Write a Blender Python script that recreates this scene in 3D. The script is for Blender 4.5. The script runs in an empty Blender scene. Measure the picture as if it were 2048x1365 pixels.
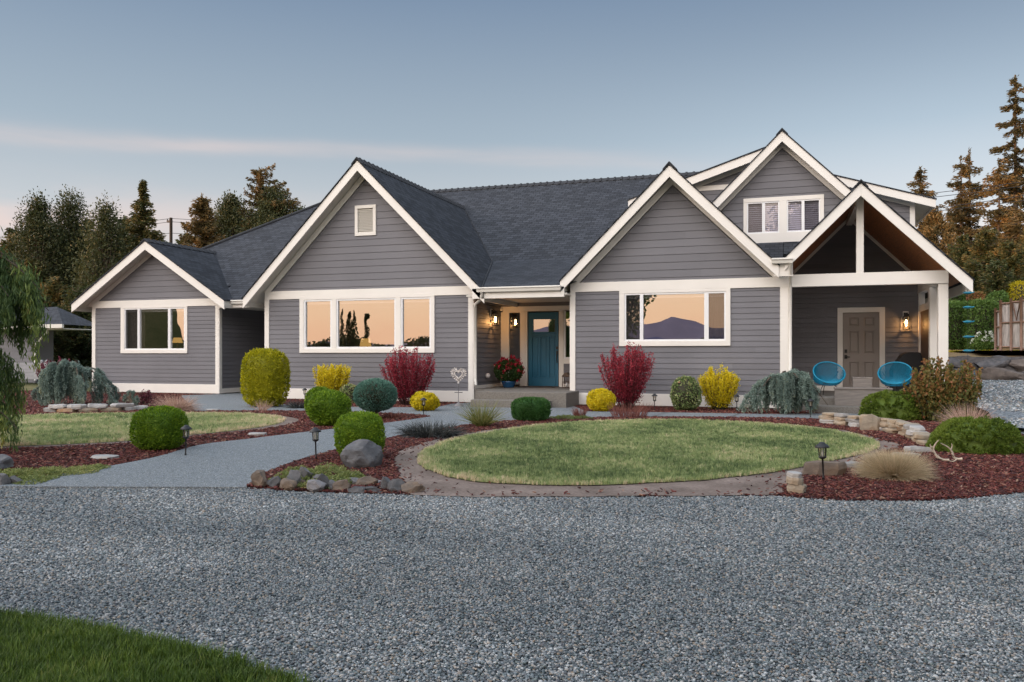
import bpy, math, random
import numpy as np
from mathutils import Vector, noise as mnoise

S = bpy.context.scene
COL = S.collection
R = math.radians
rng = np.random.default_rng(7)
random.seed(7)

# ------------------------------------------------------------------ camera
F = 1650.0                      # focal length in photo pixels (photo is 2048 wide)
HOR = 710.0                     # horizon row in the photo
CAMH = 1.22
YAW = R(18.5)
SN, CS = math.sin(YAW), math.cos(YAW)
cam = bpy.data.cameras.new("camera")
cam_o = bpy.data.objects.new("camera", cam); COL.objects.link(cam_o)
cam.sensor_width = 36.0
cam.lens = F / 2048.0 * 36.0
cam.shift_y = (HOR - 682.5) / 2048.0
cam.clip_start = 0.1
cam.clip_end = 20000.0
cam_o.location = (0, 0, CAMH)
cam_o.rotation_euler = (math.pi / 2, 0, YAW)
S.camera = cam_o

# ------------------------------------------------------------------ sky, sun, exposure
SUN_AZ = Vector((-0.92, -0.39)).normalized()
SUN_EL = R(5.0)
S.view_settings.view_transform = 'Standard'
S.view_settings.look = 'None'
S.view_settings.exposure = 0.0
S.view_settings.gamma = 1.0
W = bpy.data.worlds.new("World"); S.world = W; W.use_nodes = True

def build_world():
    nt = W.node_tree; N = nt.nodes; L = nt.links
    bg = N['Background']
    def math_(op, a, b=None, c=None, clamp=False):
        n = N.new('ShaderNodeMath'); n.operation = op; n.use_clamp = clamp
        for i, v in enumerate((a, b, c)):
            if v is None: continue
            if isinstance(v, (int, float)): n.inputs[i].default_value = v
            else: L.new(v, n.inputs[i])
        return n.outputs[0]
    def ramp(fac, stops, interp='LINEAR'):
        n = N.new('ShaderNodeValToRGB'); n.color_ramp.interpolation = interp
        el = n.color_ramp.elements
        while len(el) < len(stops): el.new(0.5)
        for e, (p, c) in zip(el, stops):
            e.position = p; e.color = (*c, 1)
        L.new(fac, n.inputs[0]); return n.outputs[0]
    def mixc(f, a, b, bt='MIX'):
        n = N.new('ShaderNodeMix'); n.data_type = 'RGBA'; n.blend_type = bt
        if isinstance(f, (int, float)): n.inputs[0].default_value = f
        else: L.new(f, n.inputs[0])
        for s, v in ((6, a), (7, b)):
            if isinstance(v, tuple): n.inputs[s].default_value = (*v, 1)
            else: L.new(v, n.inputs[s])
        return n.outputs[2]
    sky = N.new('ShaderNodeTexSky'); sky.sky_type = 'NISHITA'; sky.sun_disc = False
    sky.sun_elevation = SUN_EL
    sky.sun_rotation = math.atan2(SUN_AZ.x, SUN_AZ.y) % (2 * math.pi)
    sky.ozone_density = 4.0; sky.air_density = 1.0; sky.dust_density = 1.5
    tc = N.new('ShaderNodeTexCoord')
    sep = N.new('ShaderNodeSeparateXYZ'); L.new(tc.outputs['Generated'], sep.inputs[0])
    x, y, z = sep.outputs
    e = math_('MAXIMUM', z, 0.0)
    hl = math_('SQRT', math_('ADD', math_('MULTIPLY', x, x), math_('ADD', math_('MULTIPLY', y, y), 1e-4)))
    # sunset side sits behind the camera and to the left
    GX, GY = Vector((-0.55, -0.835)).normalized()
    d = math_('DIVIDE', math_('ADD', math_('MULTIPLY', x, GX), math_('MULTIPLY', y, GY)), hl)
    side = N.new('ShaderNodeMapRange'); side.interpolation_type = 'SMOOTHSTEP'
    L.new(d, side.inputs[0]); side.inputs[1].default_value = -0.08; side.inputs[2].default_value = 0.75
    side = side.outputs[0]
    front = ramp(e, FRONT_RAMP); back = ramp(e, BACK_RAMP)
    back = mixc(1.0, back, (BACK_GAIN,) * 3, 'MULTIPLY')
    # the eastern part of the sky ahead is paler near the horizon
    ea = N.new('ShaderNodeMapRange'); ea.interpolation_type = 'SMOOTHSTEP'; L.new(math_('DIVIDE', x, hl), ea.inputs[0]); ea.inputs[1].default_value = -0.45; ea.inputs[2].default_value = 0.2
    lo = N.new('ShaderNodeMapRange'); lo.interpolation_type = 'SMOOTHSTEP'; L.new(e, lo.inputs[0]); lo.inputs[1].default_value = 0.38; lo.inputs[2].default_value = 0.2
    pale = math_('MULTIPLY_ADD', math_('MULTIPLY', ea.outputs[0], lo.outputs[0]), 0.27, 1.0)
    pc = N.new('ShaderNodeCombineColor'); [L.new(pale, pc.inputs[i]) for i in range(3)]
    front = mixc(1.0, front, pc.outputs[0], 'MULTIPLY')
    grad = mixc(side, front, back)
    nis = mixc(1.0, sky.outputs[0], (0.10, 0.10, 0.11), 'MULTIPLY')
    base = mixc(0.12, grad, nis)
    # thin high cloud, warm from the low sun: one long streak and some wisps nearer the horizon
    mp = N.new('ShaderNodeMapping'); mp.inputs['Scale'].default_value = (2.2, 2.2, 30.0)
    mp.inputs['Rotation'].default_value = (R(0.6), R(-0.8), 0)
    L.new(tc.outputs['Generated'], mp.inputs[0])
    n1 = N.new('ShaderNodeTexNoise'); n1.inputs['Scale'].default_value = 1.6; n1.inputs['Detail'].default_value = 7
    n1.inputs['Roughness'].default_value = 0.55
    L.new(mp.outputs[0], n1.inputs['Vector'])
    mp2 = N.new('ShaderNodeMapping'); mp2.inputs['Scale'].default_value = (3.0, 3.0, 12.0)
    mp2.inputs['Location'].default_value = (3.1, 1.7, 0.4)
    L.new(tc.outputs['Generated'], mp2.inputs[0])
    n2 = N.new('ShaderNodeTexNoise'); n2.inputs['Scale'].default_value = 2.2; n2.inputs['Detail'].default_value = 8
    L.new(mp2.outputs[0], n2.inputs['Vector'])
    wob = math_('MULTIPLY', math_('SUBTRACT', n2.outputs[0], 0.5), 0.020)
    xr = math_('ADD', math_('DIVIDE', x, hl), 0.45)
    e0 = math_('MULTIPLY_ADD', math_('MULTIPLY', xr, xr), -0.14, 0.236)
    q = math_('DIVIDE', math_('SUBTRACT', math_('ADD', e, wob), e0), 0.0085)
    band = math_('POWER', 2.718, math_('MULTIPLY', math_('MULTIPLY', q, q), -1.0))
    streak = math_('MULTIPLY', band, math_('MULTIPLY_ADD', n1.outputs[0], 1.5, -0.15, True), None, True)
    lowm = N.new('ShaderNodeMapRange'); lowm.interpolation_type = 'SMOOTHSTEP'
    L.new(e, lowm.inputs[0]); lowm.inputs[1].default_value = 0.20; lowm.inputs[2].default_value = 0.12
    wis = math_('MULTIPLY', lowm.outputs[0], math_('MULTIPLY_ADD', n2.outputs[0], 4.5, -1.85, True), None, True)
    cl = math_('MAXIMUM', math_('MULTIPLY', streak, 0.52), math_('MULTIPLY', wis, 0.9))
    cl = math_('MULTIPLY', cl, math_('SUBTRACT', 1.0, side, None, True))
    fade = N.new('ShaderNodeMapRange'); fade.interpolation_type = 'SMOOTHSTEP'      # the cloud thins out towards the east
    L.new(math_('DIVIDE', x, hl), fade.inputs[0]); fade.inputs[1].default_value = 0.06; fade.inputs[2].default_value = -0.42
    fade.inputs[3].default_value = 0.05
    cl = math_('MULTIPLY', cl, fade.outputs[0])
    fin = mixc(cl, base, (0.84, 0.69, 0.65))
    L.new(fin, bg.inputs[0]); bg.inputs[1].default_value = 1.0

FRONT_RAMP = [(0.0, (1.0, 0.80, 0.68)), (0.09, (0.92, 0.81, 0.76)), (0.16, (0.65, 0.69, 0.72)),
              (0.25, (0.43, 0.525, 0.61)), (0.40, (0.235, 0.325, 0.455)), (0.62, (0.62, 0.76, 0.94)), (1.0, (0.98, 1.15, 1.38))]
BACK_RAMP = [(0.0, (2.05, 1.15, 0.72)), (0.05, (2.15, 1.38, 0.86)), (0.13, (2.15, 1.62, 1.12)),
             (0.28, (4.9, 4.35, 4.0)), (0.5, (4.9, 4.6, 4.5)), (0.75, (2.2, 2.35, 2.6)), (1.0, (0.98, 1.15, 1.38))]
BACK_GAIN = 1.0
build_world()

sl = bpy.data.lights.new("sun", 'SUN'); sl.energy = 3.8; sl.angle = R(0.5); sl.color = (1.0, 0.50, 0.22)
so = bpy.data.objects.new("sun", sl); COL.objects.link(so)
sd = Vector((SUN_AZ.x * math.cos(SUN_EL), SUN_AZ.y * math.cos(SUN_EL), math.sin(SUN_EL)))
so.rotation_euler = sd.to_track_quat('Z', 'Y').to_euler()
so.location = (-40, -20, 30)

# ------------------------------------------------------------------ survey helpers: photo measurements to metres
def ray(px, py):
    u = (px - 1024) / F; v = (HOR - py) / F
    return (-SN + u * CS, CS + u * SN, v)
def gp(px, py, z=0.0):
    d = ray(px, py); t = (z - CAMH) / d[2]
    return (d[0] * t, d[1] * t, z)
def wp(px, py, Y):
    d = ray(px, py); t = Y / d[1]
    return (d[0] * t, Y, CAMH + d[2] * t)
def wx(px, Y): return wp(px, 700, Y)[0]
def wz(px, py, Y): return wp(px, py, Y)[2]
def dp(px, py, depth):
    d = ray(px, py); return (d[0] * depth, d[1] * depth, CAMH + d[2] * depth)
def depth_of(px, py, z=0.0): return (z - CAMH) / ray(px, py)[2]

# ------------------------------------------------------------------ object helpers
def tag(o, label=None, cat=None, group=None, kind=None):
    if label: o['label'] = label
    if cat: o['category'] = cat
    if group: o['group'] = group
    if kind: o['kind'] = kind
    return o
def empty(name, loc=(0, 0, 0), label=None, cat=None, group=None, rz=0):
    o = bpy.data.objects.new(name, None); COL.objects.link(o)
    o.empty_display_size = 0.1
    o.location = loc; o.rotation_euler = (0, 0, rz)
    return tag(o, label, cat, group)
def link_mesh(name, me, mats, parent=None):
    o = bpy.data.objects.new(name, me); COL.objects.link(o)
    for m in (mats if isinstance(mats, (list, tuple)) else [mats]): me.materials.append(m)
    if parent is not None: o.parent = parent
    return o
def copy_thing(o, parent=None):
    c = o.copy(); COL.objects.link(c); c.parent = parent
    for ch in list(o.children): copy_thing(ch, c)
    return c

class MB:
    """collects polygons, builds one mesh object; optional per-vertex uv in metres"""
    def __init__(s): s.v = []; s.f = []; s.uv = []; s.mi = []; s.sm = []
    def poly(s, pts, uv=None, mi=0, smooth=False):
        b = len(s.v); s.v += [tuple(p) for p in pts]
        s.f.append(tuple(range(b, b + len(pts)))); s.uv.append(uv); s.mi.append(mi); s.sm.append(smooth); return s
    def box(s, x0, x1, y0, y1, z0, z1, mi=0):
        if x0 > x1: x0, x1 = x1, x0
        if y0 > y1: y0, y1 = y1, y0
        if z0 > z1: z0, z1 = z1, z0
        b = len(s.v)
        s.v += [(x0,y0,z0),(x1,y0,z0),(x1,y1,z0),(x0,y1,z0),(x0,y0,z1),(x1,y0,z1),(x1,y1,z1),(x0,y1,z1)]
        for q in ((0,3,2,1),(4,5,6,7),(0,1,5,4),(1,2,6,5),(2,3,7,6),(3,0,4,7)):
            s.f.append(tuple(b + i for i in q)); s.uv.append(None); s.mi.append(mi); s.sm.append(False)
        return s
    def prism(s, prof, axis, a, b_, mi=0):
        """prof: 2D points; axis 'x','y','z' extrusion from a to b_"""
        def P(p, t):
            return {'x': (t, p[0], p[1]), 'y': (p[0], t, p[1]), 'z': (p[0], p[1], t)}[axis]
        n = len(prof); b = len(s.v)
        s.v += [P(p, a) for p in prof] + [P(p, b_) for p in prof]
        fs = [tuple(b + i for i in range(n)), tuple(b + n + i for i in reversed(range(n)))]
        fs += [(b + (i + 1) % n, b + i, b + n + i, b + n + (i + 1) % n) for i in range(n)]
        for q in fs: s.f.append(q); s.uv.append(None); s.mi.append(mi); s.sm.append(False)
        return s
    def tube(s, pts, r, n=8, mi=0, cap=True):
        pts = [Vector(p) for p in pts]; m = len(pts)
        rs = r if isinstance(r, (list, tuple)) else [r] * m
        b = len(s.v); up = None
        for i, p in enumerate(pts):
            t = (pts[min(i + 1, m - 1)] - pts[max(i - 1, 0)])
            t = t.normalized() if t.length > 1e-9 else Vector((0, 0, 1))
            if up is None:
                up = Vector((0, 0, 1)) if abs(t.z) < 0.9 else Vector((1, 0, 0))
            a = t.cross(up).normalized(); c = a.cross(t).normalized(); up = c
            for k in range(n):
                w = 2 * math.pi * k / n
                s.v.append(tuple(p + (a * math.cos(w) + c * math.sin(w)) * rs[i]))
        for i in range(m - 1):
            for k in range(n):
                k2 = (k + 1) % n
                s.f.append((b + i * n + k, b + i * n + k2, b + (i + 1) * n + k2, b + (i + 1) * n + k))
                s.uv.append(None); s.mi.append(mi); s.sm.append(True)
        if cap:
            s.f.append(tuple(b + k for k in range(n))); s.f.append(tuple(b + (m - 1) * n + k for k in reversed(range(n))))
            s.uv += [None, None]; s.mi += [mi, mi]; s.sm += [False, False]
        return s
    def lathe(s, prof, c=(0, 0, 0), n=20, mi=0, sx=1.0, sy=1.0):
        b = len(s.v)
        for r, z in prof:
            for k in range(n):
                w = 2 * math.pi * k / n
                s.v.append((c[0] + r * sx * math.cos(w), c[1] + r * sy * math.sin(w), c[2] + z))
        for i in range(len(prof) - 1):
            for k in range(n):
                k2 = (k + 1) % n
                s.f.append((b + i * n + k, b + i * n + k2, b + (i + 1) * n + k2, b + (i + 1) * n + k))
                s.uv.append(None); s.mi.append(mi); s.sm.append(True)
        return s
    def build(s, name, mats, parent=None, bevel=0):
        me = bpy.data.meshes.new(name)
        me.from_pydata(s.v, [], s.f)
        if any(u is not None for u in s.uv):
            ul = me.uv_layers.new(name='m'); k = 0
            for f, u in zip(s.f, s.uv):
                for i in range(len(f)):
                    if u is not None: ul.data[k].uv = u[i]
                    k += 1
        me.polygons.foreach_set('material_index', s.mi)
        me.polygons.foreach_set('use_smooth', s.sm)
        me.update()
        o = link_mesh(name, me, mats, parent)
        if bevel:
            m = o.modifiers.new('bevel', 'BEVEL'); m.width = bevel; m.segments = 2; m.limit_method = 'ANGLE'
        return o

# ------------------------------------------------------------------ materials
MATS = {}
def new_mat(name):
    m = bpy.data.materials.new(name); m.use_nodes = True
    nt = m.node_tree; nt.nodes.clear()
    out = nt.nodes.new('ShaderNodeOutputMaterial')
    MATS[name] = m
    return m, nt, out
def nd(nt, t, **kw):
    n = nt.nodes.new(t)
    for k, v in kw.items():
        if hasattr(n, k) and k not in n.inputs: setattr(n, k, v)
        else: n.inputs[k].default_value = v
    return n
def ramp_node(nt, fac, stops):
    n = nt.nodes.new('ShaderNodeValToRGB'); el = n.color_ramp.elements
    while len(el) < len(stops): el.new(0.5)
    for e, (p, c) in zip(el, stops): e.position = p; e.color = (*c, 1)
    if fac is not None: nt.links.new(fac, n.inputs[0])
    return n
def mixn(nt, f, a, b, bt='MIX'):
    n = nt.nodes.new('ShaderNodeMix'); n.data_type = 'RGBA'; n.blend_type = bt
    for s, v in ((0, f), (6, a), (7, b)):
        if isinstance(v, (int, float)): n.inputs[s].default_value = v
        elif isinstance(v, tuple): n.inputs[s].default_value = (*v, 1)
        else: nt.links.new(v, n.inputs[s])
    return n.outputs[2]
def solid(name, c, rough=0.6, var=0.12, scale=6.0, stretch=(1, 1, 1), bump=0.0, bscale=40.0, metal=0.0, spec=0.5, dirt=None):
    """a plain surface with slow mottling, fine bump and optional dirt patches"""
    m, nt, out = new_mat(name); L = nt.links
    p = nd(nt, 'ShaderNodeBsdfPrincipled'); L.new(p.outputs[0], out.inputs[0])
    p.inputs['Roughness'].default_value = rough; p.inputs['Metallic'].default_value = metal
    p.inputs['Specular IOR Level'].default_value = spec
    tc = nd(nt, 'ShaderNodeTexCoord'); mp = nd(nt, 'ShaderNodeMapping'); mp.inputs['Scale'].default_value = stretch
    L.new(tc.outputs['Object'], mp.inputs[0])
    n = nd(nt, 'ShaderNodeTexNoise'); n.inputs['Scale'].default_value = scale; n.inputs['Detail'].default_value = 6
    L.new(mp.outputs[0], n.inputs['Vector'])
    lo = tuple(v * (1 - var) for v in c); hi = tuple(min(1, v * (1 + var)) for v in c)
    r = ramp_node(nt, n.outputs[0], [(0.3, lo), (0.7, hi)]); colr = r.outputs[0]
    if dirt:
        n3 = nd(nt, 'ShaderNodeTexNoise'); n3.inputs['Scale'].default_value = dirt[1]; n3.inputs['Detail'].default_value = 8
        L.new(mp.outputs[0], n3.inputs['Vector'])
        r3 = ramp_node(nt, n3.outputs[0], [(0.48, (0, 0, 0)), (0.72, (dirt[2],) * 3)])
        colr = mixn(nt, r3.outputs[0], colr, dirt[0])
    L.new(colr, p.inputs['Base Color'])
    if bump:
        n2 = nd(nt, 'ShaderNodeTexNoise'); n2.inputs['Scale'].default_value = bscale; n2.inputs['Detail'].default_value = 5
        L.new(mp.outputs[0], n2.inputs['Vector'])
        b = nd(nt, 'ShaderNodeBump'); b.inputs['Strength'].default_value = bump; b.inputs['Distance'].default_value = 0.01
        L.new(n2.outputs[0], b.inputs['Height']); L.new(b.outputs[0], p.inputs['Normal'])
    return m
def leaf_mat(name, stops, rough=0.55, transl=0.3, instancer=False, spec=0.3):
    m, nt, out = new_mat(name); L = nt.links
    a = nd(nt, 'ShaderNodeAttribute'); a.attribute_name = 'rnd'
    if instancer: a.attribute_type = 'INSTANCER'
    r = ramp_node(nt, a.outputs['Fac'], stops)
    p = nd(nt, 'ShaderNodeBsdfPrincipled'); p.inputs['Roughness'].default_value = rough
    p.inputs['Specular IOR Level'].default_value = spec
    L.new(r.outputs[0], p.inputs['Base Color'])
    if transl:
        t = nd(nt, 'ShaderNodeBsdfTranslucent'); L.new(r.outputs[0], t.inputs[0])
        mx = nd(nt, 'ShaderNodeMixShader'); mx.inputs[0].default_value = transl
        L.new(p.outputs[0], mx.inputs[1]); L.new(t.outputs[0], mx.inputs[2]); L.new(mx.outputs[0], out.inputs[0])
    else: L.new(p.outputs[0], out.inputs[0])
    return m
def emit(name, c, s):
    m, nt, out = new_mat(name); e = nd(nt, 'ShaderNodeEmission'); e.inputs[0].default_value = (*c, 1); e.inputs[1].default_value = s
    nt.links.new(e.outputs[0], out.inputs[0]); return m
def glass_mat(name, refl, tint):
    m, nt, out = new_mat(name); L = nt.links
    g = nd(nt, 'ShaderNodeBsdfGlossy'); g.inputs['Roughness'].default_value = 0.0; g.inputs[0].default_value = (1, 1, 1, 1)
    t = nd(nt, 'ShaderNodeBsdfTransparent'); t.inputs[0].default_value = (*tint, 1)
    lw = nd(nt, 'ShaderNodeLayerWeight'); lw.inputs[0].default_value = 0.25
    mr = nd(nt, 'ShaderNodeMapRange'); L.new(lw.outputs['Fresnel'], mr.inputs[0])
    mr.inputs[3].default_value = refl; mr.inputs[4].default_value = 1.0
    # float glass is never dead flat: very slow ripple bends what it mirrors
    tc = nd(nt, 'ShaderNodeTexCoord')
    n2 = nd(nt, 'ShaderNodeTexNoise'); n2.inputs['Scale'].default_value = 1.3; n2.inputs['Detail'].default_value = 1
    L.new(tc.outputs['Object'], n2.inputs['Vector'])
    b = nd(nt, 'ShaderNodeBump'); b.inputs['Strength'].default_value = 0.05; b.inputs['Distance'].default_value = 0.05
    L.new(n2.outputs[0], b.inputs['Height']); L.new(b.outputs[0], g.inputs['Normal'])
    mx = nd(nt, 'ShaderNodeMixShader'); L.new(mr.outputs[0], mx.inputs[0])
    L.new(t.outputs[0], mx.inputs[1]); L.new(g.outputs[0], mx.inputs[2]); L.new(mx.outputs[0], out.inputs[0])
    return m
def siding_mat(name, c):
    m, nt, out = new_mat(name); L = nt.links
    p = nd(nt, 'ShaderNodeBsdfPrincipled'); p.inputs['Roughness'].default_value = 0.62; p.inputs['Specular IOR Level'].default_value = 0.3
    tc = nd(nt, 'ShaderNodeTexCoord')
    a = nd(nt, 'ShaderNodeAttribute'); a.attribute_name = 'rnd'
    r = ramp_node(nt, a.outputs['Fac'], [(0, tuple(v * 0.93 for v in c)), (1, tuple(v * 1.07 for v in c))])
    n = nd(nt, 'ShaderNodeTexNoise'); n.inputs['Scale'].default_value = 0.8; n.inputs['Detail'].default_value = 6
    L.new(tc.outputs['Object'], n.inputs['Vector'])
    r2 = ramp_node(nt, n.outputs[0], [(0.3, (0.9, 0.9, 0.9)), (0.7, (1.06, 1.06, 1.06))])
    L.new(mixn(nt, 1.0, r.outputs[0], r2.outputs[0], 'MULTIPLY'), p.inputs['Base Color'])
    mp = nd(nt, 'ShaderNodeMapping'); mp.inputs['Scale'].default_value = (2.5, 2.5, 90); L.new(tc.outputs['Object'], mp.inputs[0])
    n2 = nd(nt, 'ShaderNodeTexNoise'); n2.inputs['Scale'].default_value = 3.0; n2.inputs['Detail'].default_value = 4
    L.new(mp.outputs[0], n2.inputs['Vector'])
    b = nd(nt, 'ShaderNodeBump'); b.inputs['Strength'].default_value = 0.25; b.inputs['Distance'].default_value = 0.004
    L.new(n2.outputs[0], b.inputs['Height']); L.new(b.outputs[0], p.inputs['Normal'])
    L.new(p.outputs[0], out.inputs[0]); return m
def shingle_mat(name, c):
    """asphalt shingles: courses run along u, 14 cm to the weather, mixed tab colours"""
    m, nt, out = new_mat(name); L = nt.links
    p = nd(nt, 'ShaderNodeBsdfPrincipled'); p.inputs['Roughness'].default_value = 0.85; p.inputs['Specular IOR Level'].default_value = 0.25
    uv = nd(nt, 'ShaderNodeUVMap'); uv.uv_map = 'm'
    br = nd(nt, 'ShaderNodeTexBrick'); br.offset = 0.5; br.squash = 1.0
    br.inputs['Scale'].default_value = 1.0; br.inputs['Brick Width'].default_value = 0.23; br.inputs['Row Height'].default_value = 0.145
    br.inputs['Mortar Size'].default_value = 0.008; br.inputs['Bias'].default_value = 0.0; br.inputs['Mortar Smooth'].default_value = 0.3
    br.inputs['Color1'].default_value = (*[v * 0.70 for v in c], 1); br.inputs['Color2'].default_value = (*[v * 1.35 for v in c], 1)
    br.inputs['Mortar'].default_value = (*[v * 0.35 for v in c], 1)
    L.new(uv.outputs[0], br.inputs['Vector'])
    n = nd(nt, 'ShaderNodeTexNoise'); n.inputs['Scale'].default_value = 0.9; n.inputs['Detail'].default_value = 5
    L.new(uv.outputs[0], n.inputs['Vector'])
    r = ramp_node(nt, n.outputs[0], [(0.3, (0.92, 0.93, 0.95)), (0.7, (1.06, 1.05, 1.03))])
    c1 = mixn(nt, 1.0, br.outputs['Color'], r.outputs[0], 'MULTIPLY')
    gr = nd(nt, 'ShaderNodeTexNoise'); gr.inputs['Scale'].default_value = 260; L.new(uv.outputs[0], gr.inputs['Vector'])
    r3 = ramp_node(nt, gr.outputs[0], [(0.35, (0.75, 0.75, 0.75)), (0.65, (1.25, 1.25, 1.25))])
    L.new(mixn(nt, 1.0, c1, r3.outputs[0], 'MULTIPLY'), p.inputs['Base Color'])
    # each course lies a step above the one below it
    sx = nd(nt, 'ShaderNodeSeparateXYZ'); L.new(uv.outputs[0], sx.inputs[0])
    fr = nd(nt, 'ShaderNodeMath', operation='MULTIPLY'); fr.inputs[1].default_value = -1 / 0.145; L.new(sx.outputs[1], fr.inputs[0])
    fc = nd(nt, 'ShaderNodeMath', operation='FRACT'); L.new(fr.outputs[0], fc.inputs[0])
    sb = nd(nt, 'ShaderNodeMath', operation='MULTIPLY_ADD'); L.new(br.outputs['Fac'], sb.inputs[0]); sb.inputs[1].default_value = -0.5; L.new(fc.outputs[0], sb.inputs[2])
    b = nd(nt, 'ShaderNodeBump'); b.inputs['Strength'].default_value = 0.9; b.inputs['Distance'].default_value = 0.018
    L.new(sb.outputs[0], b.inputs['Height']); L.new(b.outputs[0], p.inputs['Normal'])
    L.new(p.outputs[0], out.inputs[0]); return m

M_SIDE = siding_mat('grey_siding', (0.172, 0.170, 0.184))
M_TRIM = solid('cream_trim', (0.77, 0.735, 0.68), 0.5, 0.04, 1.5, bump=0.05)
M_SOFF = solid('soffit_paint', (0.62, 0.59, 0.53), 0.6, 0.04, 1.5)
M_VINYL = solid('white_vinyl', (0.80, 0.80, 0.80), 0.35, 0.03, 2)
M_ROOF = shingle_mat('roof_shingle', (0.040, 0.0435, 0.052))
M_CAP = solid('ridge_shingle', (0.030, 0.032, 0.037), 0.9, 0.3, 5, bump=0.4, bscale=120)
M_GUT = solid('gutter_paint', (0.70, 0.67, 0.61), 0.35, 0.04, 2)
M_CONC = solid('concrete', (0.20, 0.195, 0.185), 0.85, 0.18, 5, bump=0.4, bscale=90, dirt=((0.12, 0.12, 0.115), 2.0, 0.5))
M_AGG = solid('aggregate_step', (0.17, 0.155, 0.135), 0.85, 0.35, 70, bump=0.5, bscale=90)
M_DOOR = solid('blue_door_paint', (0.020, 0.125, 0.21), 0.38, 0.06, 2, spec=0.4)
M_SDOOR = solid('taupe_door_paint', (0.26, 0.225, 0.20), 0.45, 0.05, 2)
M_WOODC = solid('cedar_ceiling', (0.34, 0.135, 0.050), 0.5, 0.35, 3.0, (30, 1.2, 1.2), bump=0.15)
M_BROWN = solid('brown_panel', (0.075, 0.042, 0.026), 0.55, 0.25, 4, (8, 8, 0.6), bump=0.1)
M_BLACK = solid('black_metal', (0.012, 0.012, 0.013), 0.42, 0.2, 8, spec=0.5)
M_ROOM = solid('room_paint', (0.30, 0.26, 0.22), 0.8, 0.1, 1)
M_BLIND = solid('blind_slats', (0.74, 0.68, 0.74), 0.6, 0.04, 3)
M_CURT = solid('curtain_cloth', (0.34, 0.27, 0.24), 0.9, 0.15, 4, (14, 14, 0.5))
M_GLASS = glass_mat('window_glass', 0.40, (0.75, 0.77, 0.76))
M_GLASSU = glass_mat('upper_glass', 0.08, (0.86, 0.88, 0.93))
def screen_mat():
    m, nt, out = new_mat('insect_screen'); t = nd(nt, 'ShaderNodeBsdfTransparent'); d = nd(nt, 'ShaderNodeBsdfDiffuse'); d.inputs[0].default_value = (.03, .028, .032, 1)
    mx = nd(nt, 'ShaderNodeMixShader'); mx.inputs[0].default_value = 0.42
    nt.links.new(t.outputs[0], mx.inputs[1]); nt.links.new(d.outputs[0], mx.inputs[2]); nt.links.new(mx.outputs[0], out.inputs[0]); return m
M_SCREEN = screen_mat()
M_GLASSD = glass_mat('door_glass', 0.35, (0.6, 0.6, 0.58))
M_CLEAR = glass_mat('lamp_glass', 0.06, (0.95, 0.95, 0.93))
M_BULB = emit('lamp_bulb', (1.0, 0.62, 0.25), 28.0)
M_SHADE = emit('lit_lampshade', (1.0, 0.55, 0.16), 0.9)
# ================================================================== HOUSE
H = empty('house', (0, 0, 0), 'single storey grey clapboard house with cream trim, steep gables and dark shingle roof', 'house')

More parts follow.
